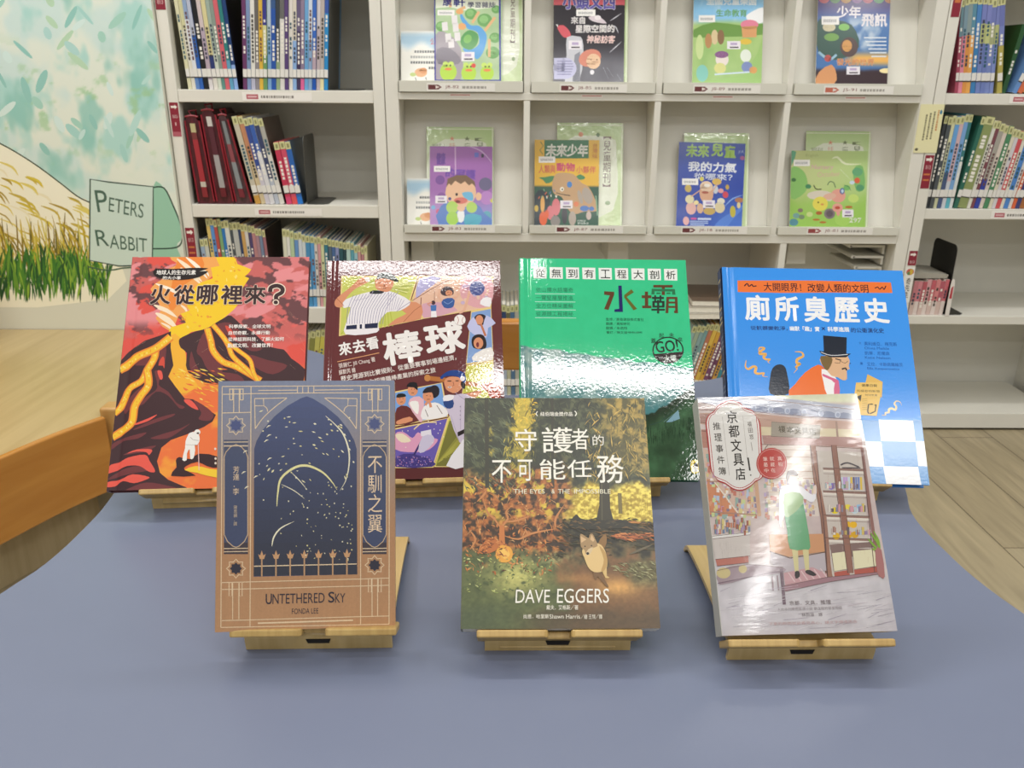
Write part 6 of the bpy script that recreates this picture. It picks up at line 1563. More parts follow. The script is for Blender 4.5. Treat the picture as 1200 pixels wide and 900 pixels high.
# magazines lying on the leaning books
for k, (c, lab) in enumerate((('#c9c4b8', 'pale closed magazine, lowest of the pile lying on the rack books'), ('#b8b2a4', 'grey closed magazine, in the middle of the pile on the rack books'), ('#6f5c4e', 'brown closed magazine, topmost of the pile lying on the rack books'))):
    t = thing('magazine', lab, 'magazine', Matrix.Translation((0.625 + 0.012 * k, 2.255 + 0.004 * k, 0.334 + 0.0165 * k)) @ Matrix.Rotation(R(1.5 - 2 * k), 4, 'Z'), 'magazines piled on the rack books')
    m = MB(); m.box(-0.125, 0.095, 0, 0.19, 0.0012, 0.0145, lin('#ddd8cc')); m.build('pages', M_pages, t)
    m = MB(); m.box(-0.126, 0.096, -0.001, 0.192, 0, 0.0011, lin(c)); m.box(-0.126, 0.096, -0.001, 0.192, 0.0146, 0.016, lin(c)); m.build('cover', printed('curled_magazine_cover', 0.3), t, 0.0004)

# ------------------------------------------------------------------ bookends, bags, loose papers
def bookend(label, x, z, w, h, lean, mat, foot, y=2.265):
    t = thing('bookend', label, 'bookend', Matrix.Translation((x, y, z)), 'steel bookends')
    Mx = Matrix.Rotation(-R(lean), 4, 'Y')
    pts = [(0, 0), (w, 0)] + [(w - 0.018 + 0.018 * math.cos(R(a)), h - 0.018 + 0.018 * math.sin(R(a))) for a in range(0, 91, 15)] + [(0.018 + 0.018 * math.cos(R(a)), h - 0.018 + 0.018 * math.sin(R(a))) for a in range(90, 181, 15)]
    m = MB(); m.prism(pts, 'x', 0, 0.0016, M=Mx); m.build('upright', mat, t)
    fp = [(0, 0.0), (foot - 0.012, 0.0), (foot, 0.012), (foot, w - 0.012), (foot - 0.012, w), (0, w)]
    m = MB(); m.prism(fp, 'z', 0.0, 0.0015); m.build('foot', mat, t)
bookend('dark grey bookend at the right end of the top shelf books, left bookcase', -0.4485, 0.9283, 0.13, 0.225, -4.6, M_grey, 0.075)
bookend('dark grey bookend with a thin edge on the second shelf of the left bookcase', -0.5245, 0.6413, 0.13, 0.175, 0, M_grey, 0.055)
bookend('black bookend beside the small pink paperbacks in the right bookcase', 1.2345, 0.3463, 0.13, 0.195, 0, M_black, 0.055)

M_bag = solid('maroon_mesh_fabric', '#4c161f', 0.36, 0.45, 60, coat=0.25, bump=(28, 0.7, 0.006, 3.0), stretch=(3, 1, 0.8))
M_bag2 = solid('smoky_maroon_mesh', '#4c3034', 0.33, 0.45, 60, coat=0.25, bump=(28, 0.7, 0.006, 3.0), stretch=(3, 1, 0.8))
M_piping = solid('red_piping', '#8f1f2e', 0.4, 0.1, 60)
def bag(label, xb, xt, h, mat, spine):
    """soft zipped pouch holding a picture book; xb, xt: left/right at the bottom and at the top"""
    x0 = (xb[0] + xb[1]) / 2
    t = thing('book_bag', label, 'bag', Matrix.Translation((x0, 2.262, 0.6413)), 'mesh book bags on the second shelf')
    b0, b1, t0, t1 = xb[0] - x0, xb[1] - x0, xt[0] - x0, xt[1] - x0
    L = lambda s, v: (b0 + (t0 - b0) * v) * (1 - s) + (b1 + (t1 - b1) * v) * s
    out = [(L(0.06, 0), 0.0), (L(0.94, 0), 0.0), (L(1, 0.06), h * 0.06), (L(0.93, 0.4), h * 0.4), (L(1, 0.8), h * 0.8), (L(0.8, 0.97), h * 0.97), (L(0.5, 1), h), (L(0.15, 0.97), h * 0.97), (L(0, 0.85), h * 0.85), (L(0.05, 0.45), h * 0.45), (L(0, 0.06), h * 0.06)]
    m = MB(); m.prism(smooth_pts(out, True, 4), 'y', 0.003, 0.18); m.build('pouch', mat, t, 0.003, 2)
    m = MB()
    for s in (0.06, 0.95):
        m.tube([(L(s, v), 0.002, h * v) for v in (0.03, 0.2, 0.4, 0.6, 0.8, 0.95)], 0.0022, n=6)
    m.tube([(L(s, 0.985), 0.004, h * (0.985 + 0.02 * math.sin(math.pi * s))) for s in (0.1, 0.3, 0.5, 0.7, 0.9)], 0.0028, n=6); m.build('piping', M_piping, t)
    m = MB(); v = 0.08
    for fr, c in spine:
        a, b_ = v, min(0.94, v + fr); m.add([(L(0.36, a), -0.0004, h * a), (L(0.66, a), -0.0004, h * a), (L(0.66, b_), -0.0004, h * b_), (L(0.36, b_), -0.0004, h * b_), (L(0.36, a), 0.004, h * a), (L(0.66, a), 0.004, h * a), (L(0.66, b_), 0.004, h * b_), (L(0.36, b_), 0.004, h * b_)],
              [(0, 1, 2, 3), (4, 7, 6, 5), (0, 4, 5, 1), (1, 5, 6, 2), (2, 6, 7, 3), (3, 7, 4, 0)], lin(c)); v = b_
    m.build('inner_book_spine', M_cover, t)
    m = MB(); m.tube([(L(0.5, 1), 0.01, h), (L(0.3, 1.02) , 0.012, h + 0.012), (L(0.7, 1.02), 0.02, h + 0.014), (L(0.6, 1), 0.03, h)], 0.0025, n=6); m.build('handle', M_piping, t)
bag('maroon mesh bag with a red book inside, leftmost in the left bookcase', (-0.813, -0.767), (-0.825, -0.784), 0.222, M_bag, [(0.12, '#8a2a30'), (0.06, '#c9c2b4'), (0.48, '#a8323a'), (0.08, '#7a3a38'), (0.10, '#c2b88a')])
bag('maroon mesh bag with a thin white strip, middle of the three bags', (-0.7645, -0.7165), (-0.7815, -0.7415), 0.238, M_bag, [(0.1, '#6a1c26'), (0.35, '#a8a4a4'), (0.3, '#5a2a34'), (0.1, '#cfcac4')])
bag('smoky maroon mesh bag next to the patterned cream book', (-0.714, -0.6685), (-0.739, -0.7125), 0.226, M_bag2, [(0.1, '#7a2a34'), (0.3, '#8a8f92'), (0.2, '#8f4a50'), (0.25, '#7f8486')])

t = thing('paper_pad', 'grey stack of loose papers on top of the small pink paperbacks', 'papers', Matrix.Translation((1.130, 2.272, 0.4485)))
m = MB(); m.prism([(0, 0.0), (0.095, 0.0), (0.098, 0.010), (0.055, 0.013), (0.03, 0.017), (0.0, 0.014)], 'y', 0, 0.12); m.build('sheets', solid('grey_paper_edges', '#a8a498', 0.7, 0.15, 150, stretch=(1, 1, 20)), t)
t = thing('paper_tab', 'small round white and red tag standing at the black bookend', 'tag', Matrix.Translation((1.2305, 2.2660, 0.3463)))
m = MB(); m.prism([(0, 0), (0.011, 0), (0.011, 0.09), (0.0085, 0.103), (0.0045, 0.106), (0.001, 0.1), (0, 0.09)], 'y', -0.014, -0.0125, lin('#e8e2dc'), M=Matrix.Translation((-0.002, 0, 0))); m.prism([(0.002, 0.05), (0.009, 0.05), (0.008, 0.085), (0.003, 0.08)], 'y', -0.0145, -0.014, lin('#b8404a'), M=Matrix.Translation((-0.002, 0, 0))); m.build('tag', M_tlabel, t)
# ------------------------------------------------------------------ magazines facing out of the rack
TILT = math.degrees(0.2777)
M_mag = printed('glossy_magazine_cover', 0.22, coat=0.15)
M_wrap = printed('clear_plastic_sleeved_sheet', 0.15, coat=0.3, coat_rough=0.05, bump=(45, 0.35, 0.002, 2.0))
def face_out(name, label, cat, group, x, w, z, h, t, back, art, mat, roll=0.0):
    zb = 0.5885 if z < 0.8 else 0.9525
    root = thing(name, label, cat, frame(x, 2.268 + back + 0.285 * (z - zb), 0, TILT, roll, z), group)
    m = MB(); m.box(0, w, 0.0002, t - 0.0002, 0.0, h); m.build('pages', M_pages, root)
    m = MB(); m.box(0, w, t - 0.0002, t + 0.0001, 0, h, lin('#d8d4c8')); m.build('back_cover', M_mag, root)
    art.build('front_cover', mat, root, None, 0.0)
    return root
MG = 'magazines facing out of the display rack'
def barcode(a, x, y, w, h, lines=True):
    a.up(); a.rect(x, y, x + w, y + h, '#f2f1ee'); a.up()
    for k in range(9): a.rect(x + w * (0.12 + 0.085 * k), y + h * 0.35, x + w * (0.16 + 0.085 * k), y + h * 0.72, '#7d7f88')
def stamp(a, x, y, w, h):
    a.up(); a.rect(x, y, x + w, y + h, '#ebe7ee'); a.up(); a.rect(x + w * 0.2, y + h * 0.7, x + w * 0.85, y + h * 0.86, '#4a4048'); a.rect(x + w * 0.25, y + h * 0.2, x + w * 0.75, y + h * 0.5, '#b9a8cc')
def mm(quad, crop, w, h): return Art(w, h, quad, crop)

def m_frog():
    a = mm([(508.9, -18.1), (588.5, -17.4), (509.1, 94.2), (588.1, 94.8)], (460, 0, 7.5), 0.171, 0.235)
    a.grid(40, 50, lambda U, V: mix(rgb('#c4d6b4'), rgb('#9fc08c'), fbm(U * 5, V * 7, 3)))
    a.poly([(380, 300), (480, 290), (600, 420), (600, 700), (380, 700)], '#a79fa8', 2); a.poly([(390, 430), (500, 420), (590, 500), (580, 560), (400, 560)], '#8a8490', 2)
    a.poly([(380, -140), (940, -140), (940, 60), (640, 90), (500, 60), (380, 70)], '#e4ead8'); a.up()
    for x, y, r in ((690, 120, 55), (810, 175, 65), (910, 80, 40), (430, 230, 50), (900, 330, 50), (880, 460, 60)): a.ell(x, y, r, r * 0.9, '#6ea860'); a.ell(x - 8, y - 8, r * 0.6, r * 0.55, '#8fc47c')
    for p in ([(570, 90), (640, 60)], [(700, 200), (760, 100)], [(810, 270), (900, 150)], [(850, 340), (850, 500)], [(510, 60), (500, -40)]): a.line(p, 24, '#e2b684', 0)
    a.poly([(600, 110), (640, 170), (690, 220), (760, 225), (820, 290), (825, 360), (790, 470), (740, 520), (700, 480), (640, 460), (620, 420), (700, 430), (760, 380), (750, 290), (700, 262), (660, 250), (600, 170)], '#5aa4e0', 3); a.up()
    a.poly([(620, 300), (680, 262), (750, 300), (745, 380), (690, 435), (620, 415), (596, 360)], '#4f9a4e', 3); a.ell(660, 340, 34, 40, '#7cbc5c', rot=30); a.ell(610, 230, 36, 30, '#e6aa6c'); a.ell(590, 100, 34, 24, '#e6aa6c')
    for x, y, s in ((490, 610, 74), (670, 620, 66), (830, 620, 60)): a.ell(x, y + 20, s, s * 1.1, '#b4d84a'); a.ell(x - 25, y - 50, 24, 22, '#c9e46a'); a.ell(x + 25, y - 50, 24, 22, '#c9e46a'); a.ell(x, y - 5, 32, 12, '#ea8a4a'); a.ell(x - 14, y - 36, 8, 9, '#4a5a2a'); a.ell(x + 18, y - 36, 8, 9, '#4a5a2a')
    a.ell(712, 575, 20, 20, '#d8483c'); a.up()
    for x, y in ((460, 230), (490, 330), (515, 380), (545, 170), (555, 240), (570, 320)): a.poly([(x - 28, y - 36), (x + 22, y - 40), (x + 28, y + 34), (x - 22, y + 40)], '#e6e2e4')
    a.up()
    a.line([(366, -130), (374, 704), (946, 704), (942, -130)], 18, '#3a3a9c', 0); a.up()
    a.text('康', (440, -30, 520, 50), '#34348c', 0.03); a.text('軒', (535, -20, 640, 56), '#34348c', 0.03); a.text('學習雜誌', (660, 14, 905, 66), '#4a4a6a', 0.02)
    barcode(a, 395, 85, 150, 48); stamp(a, 605, 455, 115, 80)
    return a
face_out('magazine', 'magazine with three green frogs and a blue pond, top left of the rack', 'magazine', MG, -0.179, 0.171, 0.9535, 0.235, 0.004, 0, m_frog(), M_mag)

def m_rocket():
    a = mm([(649.0, -19.3), (732.7, -18.5), (648.1, 95.2), (731.0, 95.8)], (630, 0, 7.826), 0.180, 0.240)
    a.grid(40, 50, lambda U, V: mix(rgb('#26222c'), rgb('#74747e'), sstep(0.42, 0.15, V) * (0.6 + 0.5 * fbm(U * 4, V * 4, 2))))
    a.rect(140, -160, 800, 44, '#dc6470'); a.up()
    a.text('小頭文西', (230, -70, 715, 84), '#6a62b4', 0.03, outline=('#d8d4e8', 0.06))
    a.text('來自', (306, 150, 436, 218), '#f2eeee', 0.03); a.text('星際空間的', (346, 226, 706, 300), '#f2eeee', 0.03, slant=-4); a.text('神秘訪客', (450, 320, 712, 396), '#f6d6d2', 0.035, shear=0.15)
    a.poly([(465, 155), (540, 140), (580, 160), (636, 212), (560, 206), (500, 190)], '#d8ccd4', 2); a.ell(552, 160, 30, 22, '#efe8ec')
    for p in ([(665, 190), (770, 120)], [(660, 480), (770, 380)], [(740, 300), (720, 250), (690, 230)]): a.line(p, 10, '#c9c9d2', 2, True)
    a.poly([(180, 240), (240, 230), (296, 290), (300, 340), (240, 340), (200, 290)], '#d85a66', 2); a.poly([(168, 225), (184, 220), (190, 250)], '#f0eef0')
    a.poly([(268, 340), (370, 332), (410, 360), (420, 500), (380, 760), (250, 760), (266, 500)], '#c9cad2', 2); a.poly([(340, 500), (390, 470), (390, 760), (320, 760)], '#8a8c98')
    a.up(); a.ell(480, 530, 105, 78, '#d88872', rot=-20); a.ell(512, 560, 66, 70, '#f0c8a4'); a.ell(490, 545, 6, 6, '#7a4a3a'); a.ell(545, 545, 6, 6, '#7a4a3a'); a.ell(500, 660, 20, 22, '#eceaf0')
    a.ell(250, 625, 108, 98, '#c4c4e2'); a.rect(150, 530, 250, 724, '#c4c4e2'); a.up()
    for k in range(6): a.rect(180, 555 + 24 * k, 330 - 8 * abs(k - 2), 564 + 24 * k, '#8e8eb8')
    for p in ([(600, 610), (650, 720)], [(640, 620), (690, 700)], [(730, 680), (770, 740)]): a.line(p, 6, '#cfcfe0', 0, True)
    barcode(a, 355, 85, 175, 60); stamp(a, 285, 370, 120, 80)
    return a
face_out('magazine', 'black space magazine with a red haired head and a flying saucer, top row', 'magazine', MG, 0.122, 0.180, 0.9535, 0.240, 0.004, 0, m_rocket(), M_mag)

def m_meadow():
    a = mm([(813.4, -17.3), (895.4, -16.6), (811.0, 96.9), (892.3, 97.5)], (750, 0, 3.4286), 0.177, 0.240)
    def fn(U, V):
        n = fbm(U * 6, V * 6, 6)
        c = mix(rgb('#8cc4ea'), rgb('#d6e6ee'), sstep(0.5, 0.75, n) * 0.8)
        return mix(c, mix(rgb('#8fb86a'), rgb('#b9d48a'), n), sstep(0.62 + 0.05, 0.60, V + 0.1 * (U - 0.5) ** 2))
    a.grid(50, 60, fn)
    a.poly([(215, 120), (300, 90), (420, 105), (500, 95), (500, 140), (300, 150), (215, 150)], '#6f9a4a', 2); a.poly([(430, 60), (500, 30), (500, 90), (440, 85)], '#f0f2f4', 3)
    a.poly([(215, 330), (420, 300), (500, 150), (490, 340)], '#9cc472', 2); a.up()
    a.ell(250, 295, 24, 34, '#7ec4b8'); a.ell(240, 190, 16, 50, '#c9dc9a')
    for x, y, c in ((300, 150, '#d8c49a'), (275, 165, '#b98a5a'), (325, 150, '#8a6a4a')): a.ell(x, y, 14, 30, c)
    a.ell(440, 100, 36, 20, '#e0849c'); a.poly([(408, 108), (470, 104), (468, 150), (412, 152)], '#d8a06c'); a.ell(425, 168, 24, 12, '#e0c04a')
    a.ell(330, 240, 26, 28, '#eadfd8'); a.ell(328, 220, 28, 14, '#8a5a8c'); a.ell(322, 275, 24, 22, '#d8d88a'); a.ell(425, 225, 22, 26, '#e4ece0'); a.ell(430, 270, 22, 22, '#7a8cc0'); a.ell(455, 282, 16, 14, '#d8a05a'); a.line([(300, 300), (440, 290)], 6, '#cfe0f0')
    a.text('全國兒童樂園', (266, -14, 468, 22), '#e4eef4', 0.03); a.text('生命教育', (306, 38, 430, 68), '#6faa62', 0.02)
    barcode(a, 236, 62, 66, 28); stamp(a, 350, 166, 54, 32)
    return a
face_out('magazine', 'magazine with a sunny meadow and blue sky, third in the top row of the rack', 'magazine', MG, 0.476, 0.177, 0.9535, 0.240, 0.004, 0, m_meadow(), M_mag)

def m_flight():
    a = mm([(959.2, -16.1), (1044.2, -15.4), (955.6, 98.0), (1039.8, 98.6)], (750, 0, 3.4286), 0.184, 0.240)
    def fn(U, V):
        n = fbm(U * 6, V * 6, 16)
        c = mix(rgb('#4a3a7c'), rgb('#4a78b4'), sstep(0.85, 0.6, V)); c = mix(c, rgb('#b8cade'), sstep(0.4, 0.65, n) * sstep(0.2, 0.4, U) * sstep(0.75, 0.6, V) * sstep(0.3, 0.4, V))
        c = mix(c, rgb('#f0b860'), sstep(0.36, 0.26, V) * sstep(0.16, 0.24, V) * sstep(0.3, 0.6, U)); c = mix(c, rgb('#3c2c34'), sstep(0.19, 0.14, V + 0.03 * n))
        return c
    a.grid(50, 60, fn)
    a.up()
    for k in range(7): a.ell(740 + 44 * k, -6, 22, 20, ['#c05a6a', '#5a8a5a', '#c08a4a', '#8a5aa0', '#c0607a', '#5a9a6a', '#b87a4a'][k])
    a.poly([(712, 90), (760, 80), (850, 100), (880, 190), (800, 240), (720, 220)], '#3f5f58', 3); a.ell(760, 110, 26, 18, '#d8d0b0'); a.ell(770, 150, 30, 16, '#7aa85a'); a.ell(840, 190, 36, 40, '#5a4a4a'); a.ell(832, 185, 20, 24, '#d8a060'); a.ell(820, 110, 22, 14, '#8ac46a')
    a.poly([(706, 340), (720, 290), (770, 260), (790, 300), (780, 340)], '#d89a6a', 2); a.line([(718, 210), (760, 240), (790, 220)], 10, '#9ac0d8', 3); a.ell(755, 235, 14, 14, '#c05a5a')
    a.ell(990, 285, 28, 10, '#f8e8b0'); a.up()
    a.text('少年', (790, 24, 888, 74), '#f2eef4', 0.03); a.text('飛訊', (890, 54, 994, 108), '#f2eef4', 0.035); a.text('發光的世界', (790, 236, 942, 264), '#e08a4a', 0.02, outline=('#f2e4c8', 0.04))
    for k in range(6): a.rect(900 + 6 * k, 150 + 15 * k, 990, 155 + 15 * k, '#dfe6ee')
    barcode(a, 730, 66, 70, 34); stamp(a, 830, 268, 54, 32)
    return a
face_out('magazine', 'purple magazine with a sunset and white title, top right of the rack', 'magazine', MG, 0.791, 0.184, 0.9535, 0.240, 0.004, 0, m_flight(), M_mag)

def m_purple():
    a = mm([(503.7, 171.3), (577.0, 171.8), (503.9, 263.3), (576.8, 263.7)], (490, 140, 6.21), 0.167, 0.207)
    a.grid(40, 50, lambda U, V: mix(rgb('#a06ab0'), mix(rgb('#b48ac4'), rgb('#8a8cd0'), U), sstep(0.5, 0.1, V + 0.3 * (fbm(U * 4, V * 4, 2) - 0.5))))
    a.text('健康', (132, 240, 200, 330), '#7a52a8', 0.03); a.text('的呵護', (200, 350, 420, 420), '#7f58b8', 0.04, slant=16); a.rect(410, 240, 440, 275, '#6a72c4'); a.rect(460, 250, 478, 276, '#3a3a4a')
    a.up()
    for x, y, r, c in ((160, 440, 34, '#7a4f9a'), (490, 470, 48, '#6a6488'), (170, 560, 30, '#8a5aa0'), (500, 570, 50, '#b884c8'), (540, 590, 16, '#d8d060'), (150, 670, 20, '#d0587a'), (500, 700, 34, '#5aa4b8'), (110, 640, 16, '#7ab0d8')): a.ell(x, y, r, r, c)
    a.poly([(150, 770), (165, 630), (240, 600), (300, 640), (420, 610), (480, 680), (540, 770)], '#5a80c4', 2); a.poly([(340, 770), (350, 690), (460, 700), (440, 770)], '#5ab4cc', 2); a.up()
    a.ell(310, 530, 112, 112, '#eabf9c'); a.ell(440, 560, 22, 30, '#eabf9c'); a.poly([(205, 490), (215, 430), (280, 405), (350, 405), (410, 450), (420, 490), (390, 465), (370, 480), (340, 450), (310, 470), (270, 445), (240, 480), (225, 465)], '#7a5f48', 0); a.up()
    a.ell(280, 545, 9, 11, '#3a2c2c'); a.poly([(320, 535), (390, 530), (400, 590), (350, 580)], '#72b8dc', 3); a.ell(310, 590, 50, 24, '#d8766a'); a.ell(290, 598, 20, 10, '#8a3a3a'); a.ell(248, 640, 44, 46, '#b0d460'); a.ell(390, 640, 40, 40, '#b0d460'); a.ell(250, 720, 46, 50, '#a4d054'); a.poly([(285, 670), (335, 670), (330, 740), (295, 745)], '#eceef0', 2); a.ell(312, 645, 30, 24, '#eabf9c'); a.ell(230, 577, 12, 12, '#4a5090')
    a.line([(270, 200), (272, 400)], 10, '#c9a4d0'); a.line([(350, 190), (460, 230), (550, 330)], 8, '#cfb0da', 3, True)
    barcode(a, 115, 338, 118, 42); stamp(a, 125, 555, 85, 55)
    return a
face_out('magazine', 'purple magazine with a coughing cartoon face, lower left of the rack', 'magazine', MG, -0.2, 0.167, 0.589, 0.207, 0.004, 0, m_purple(), M_mag)

def m_yellow():
    a = mm([(626.7, 162.7), (702.5, 163.3), (626.0, 263.1), (701.3, 263.5)], (615, 135, 6.0), 0.173, 0.226)
    a.grid(30, 40, lambda U, V: mix(rgb('#e6b840'), rgb('#2f5a48'), sstep(0.475, 0.465, V)))
    a.rect(138, 168, 450, 298, '#35754f'); a.up()
    a.text('未來少年', (146, 196, 444, 286), '#f2f2ea', 0.035, shear=0.1); a.line([(110, 180), (130, 210), (106, 240), (126, 270)], 5, '#4a6a3a'); a.text('台灣味', (476, 190, 512, 300), '#d08a3a', 0.02, vert=True)
    a.text('人類與', (98, 344, 216, 402), '#d8705a', 0.02); a.text('動物', (222, 328, 354, 390), '#d8607a', 0.04); a.text('小夥伴', (362, 352, 500, 404), '#d8705a', 0.02)
    a.poly([(98, 432), (140, 430), (208, 420), (190, 462), (150, 474), (130, 450)], '#4a8a5a', 2); a.poly([(356, 432), (390, 410), (426, 434), (395, 450)], '#4a8a5a', 2)
    a.poly([(66, 560), (130, 520), (180, 600), (140, 770), (66, 770)], '#24343c', 2); a.up()
    a.poly([(192, 500), (205, 430), (240, 400), (340, 408), (400, 470), (450, 500), (500, 600), (505, 668), (420, 672), (350, 690), (300, 650), (260, 570), (210, 550)], '#c4a078', 3); a.up()
    a.ell(440, 560, 34, 60, '#b0a498', rot=-20); a.ell(390, 570, 16, 50, '#b0a498', rot=-15); a.ell(262, 514, 14, 16, '#eee8d8'); a.ell(264, 516, 6, 7, '#3a3a34'); a.ell(315, 482, 18, 22, '#4a84c8'); a.line([(222, 540), (260, 550), (320, 560)], 6, '#4a4038', 3); a.ell(420, 650, 32, 20, '#4a78c0'); a.ell(470, 652, 18, 16, '#4a78c0'); a.ell(362, 620, 18, 18, '#e0845a')
    for x, y, w, h, c in ((125, 620, 15, 60, '#e8b060'), (130, 720, 28, 50, '#e0602f'), (220, 640, 30, 60, '#d87880'), (180, 680, 26, 50, '#d87880'), (215, 740, 34, 40, '#8a8480'), (280, 700, 20, 60, '#3a3a40'), (335, 720, 26, 50, '#b0a498'), (82, 650, 14, 24, '#d8b84a'), (450, 700, 18, 30, '#c9b8b0'), (155, 690, 14, 30, '#e0602f')): a.ell(x, y, w, h, c)
    for k in range(12): x, y = rnd.uniform(80, 240), rnd.uniform(510, 600); a.line([(x, y), (x + rnd.uniform(-14, 14), y + 16)], 6, rnd.choice(['#e8e4d8', '#e07048', '#4a78b0', '#7ab08a']))
    a.up(); a.line([(500, 560), (512, 700)], 10, '#7ea88a'); a.text('校園防疫', (370, 730, 430, 744), '#dfe8e0', 0.0); a.text('環境教育', (370, 748, 450, 762), '#dfe8e0', 0.0)
    barcode(a, 98, 284, 116, 44); stamp(a, 250, 594, 86, 56)
    return a
face_out('magazine', 'yellow and dark green magazine with a brown elephant, lower row of the rack', 'magazine', MG, 0.08, 0.173, 0.589, 0.226, 0.004, 0, m_yellow(), M_mag)

def m_blue():
    a = mm([(797.5, 165.7), (873.2, 167.0), (792.0, 264.5), (868.0, 265.0)], (780, 150, 6.664), 0.178, 0.223)
    a.grid(40, 50, lambda U, V: mix(rgb('#2c46a4'), rgb('#4a74cc'), sstep(0.5, 0.0, V) * sstep(0.2, 0.9, U) + 0.2 * fbm(U * 4, V * 4, 4)))
    a.poly([(380, 760), (440, 690), (560, 620), (620, 560), (610, 600), (520, 700), (470, 760)], '#5a86d8', 3); a.line([(460, 600), (520, 540), (600, 510)], 10, '#86aae6', 3, True); a.up()
    a.text('未來', (168, 122, 346, 222), '#b4dc78', 0.04); a.text('兒', (362, 112, 452, 214), '#b4dc78', 0.045); a.text('童', (460, 128, 548, 224), '#a8d060', 0.045)
    a.text('我的力氣', (182, 254, 552, 332), '#eef2fa', 0.035, slant=8); a.text('從哪來？', (226, 342, 520, 394), '#e6ecf8', 0.02, slant=8); a.text('JUL', (566, 165, 612, 190), '#b4c4e8', 0.0); a.ell(596, 224, 18, 16, '#a85a90')
    P = [(320, 500, 54, 80, '#d8a88a'), (320, 450, 50, 44, '#e8ccb0'), (325, 440, 24, 14, '#f4eee4'), (200, 620, 40, 50, '#e0b0a8'), (190, 550, 34, 34, '#e0d8b0'), (180, 465, 26, 30, '#c9b060'), (240, 575, 20, 18, '#e8d8a0'), (420, 610, 40, 44, '#dccfa8'), (430, 560, 30, 24, '#e4e0cc'), (465, 510, 22, 26, '#d04a5a'), (400, 410, 36, 26, '#d8b45a'), (390, 470, 20, 34, '#c9cfd8'), (520, 640, 22, 46, '#c4b84a'), (570, 550, 34, 20, '#b07a5a'), (566, 590, 14, 24, '#e0d0a0'), (340, 640, 46, 30, '#c4a860'), (270, 620, 26, 40, '#d8b090'), (480, 450, 14, 20, '#c0a04a'), (430, 480, 22, 18, '#e0a0a0'), (285, 390, 16, 18, '#d8cc5a')]
    for x, y, w, h, c in P: a.ell(x, y, w, h, c, 14)
    a.up(); a.ell(310, 495, 26, 10, '#a85a4a'); a.line([(270, 480), (200, 530)], 8, '#d8a88a'); a.line([(370, 480), (410, 420)], 8, '#d8a88a'); a.ell(160, 720, 24, 34, '#e4b0b0')
    a.rect(198, 694, 240, 708, '#d8509a'); a.rect(250, 694, 352, 710, '#c9d4ee'); 
    for k in range(3): a.rect(190, 718 + 14 * k, 330 - 30 * (k == 2), 726 + 14 * k, '#a8bce4')
    barcode(a, 134, 388, 124, 50); stamp(a, 292, 555, 92, 60)
    return a
face_out('magazine', 'royal blue magazine with lime title letters, lower row of the rack', 'magazine', MG, 0.462, 0.178, 0.589, 0.223, 0.004, 0, m_blue(), M_mag, -1.2)

def m_green():
    a = mm([(927.8, 176.0), (1017.0, 176.6), (925.1, 265.3), (1013.7, 265.8)], (910, 145, 6.43), 0.205, 0.202)
    a.grid(40, 40, lambda U, V: mix(mix(rgb('#c9cf94'), rgb('#b4d08a'), U), rgb('#9cc860'), sstep(0.6, 0.2, V + 0.25 * (fbm(U * 5, V * 5, 7) - 0.5))))
    a.poly([(110, 330), (200, 350), (235, 440), (210, 520), (110, 560)], '#8fc470', 3); a.poly([(580, 340), (650, 320), (665, 480), (600, 500)], '#7fb870', 3); a.poly([(105, 200), (150, 210), (120, 300), (105, 300)], '#6fae8c', 2)
    for x, y, r, c in ((130, 420, 18, '#4a7a4a'), (240, 470, 22, '#4a8a62'), (610, 360, 40, '#6aa87a'), (630, 480, 30, '#5a9a70'), (530, 480, 26, '#7ab86a'), (150, 690, 26, '#7aa4a0'), (180, 650, 20, '#8a7a70'), (190, 700, 22, '#7a8a70'), (250, 680, 24, '#c9d890'), (130, 740, 34, '#5a90a0'), (580, 560, 40, '#c4dc7a'), (500, 720, 60, '#a8d068')): a.ell(x, y, r, r * 0.8, c)
    a.poly([(240, 520), (330, 500), (420, 520), (410, 580), (250, 560)], '#d8d0c0', 2); a.up()
    a.ell(465, 540, 56, 52, '#e2a394'); a.ell(495, 505, 18, 24, '#4a6aa8'); a.ell(497, 505, 10, 15, '#c9dcee'); a.ell(400, 545, 50, 24, '#e0b4a0', rot=-10); a.ell(330, 600, 58, 54, '#e4d860'); a.ell(315, 590, 6, 7, '#4a4a30'); a.ell(345, 605, 12, 8, '#d89a5a'); a.ell(400, 675, 42, 40, '#84787c'); a.ell(400, 675, 26, 26, '#6a6066'); a.ell(460, 630, 40, 34, '#e2a394'); a.ell(460, 630, 20, 12, '#c85a4a'); a.ell(465, 670, 14, 22, '#e2a394'); a.ell(608, 425, 22, 22, '#d8684a'); a.ell(570, 440, 20, 14, '#c9dce8'); a.ell(320, 670, 24, 14, '#b06a3a'); a.ell(300, 720, 28, 8, '#b8743a'); a.ell(350, 740, 26, 8, '#b8743a'); a.ell(545, 625, 28, 10, '#b8743a')
    a.line([(385, 460), (400, 435), (430, 440), (445, 480)], 6, '#4a6a50', 3); a.line([(280, 460), (300, 490), (340, 490)], 8, '#4a4a3a', 3); a.line([(510, 460), (540, 470), (560, 500)], 5, '#5a8a62', 3)
    a.text('English', (222, 226, 316, 250), '#a8b47a', 0.0); a.text('Nursery', (262, 306, 430, 350), '#d8b0b0', 0.02, shear=0.1); a.text('October', (310, 364, 480, 400), '#d4b0a0', 0.0, slant=-10); a.text('297', (548, 706, 640, 742), '#f0f4e4', 0.03)
    a.line([(420, 260), (460, 250), (520, 300), (640, 300)], 16, '#e4ecc8', 3, True); a.line([(480, 340), (560, 420)], 8, '#e8f0d8', 0, True)
    barcode(a, 130, 268, 122, 48); stamp(a, 496, 644, 84, 58)
    return a
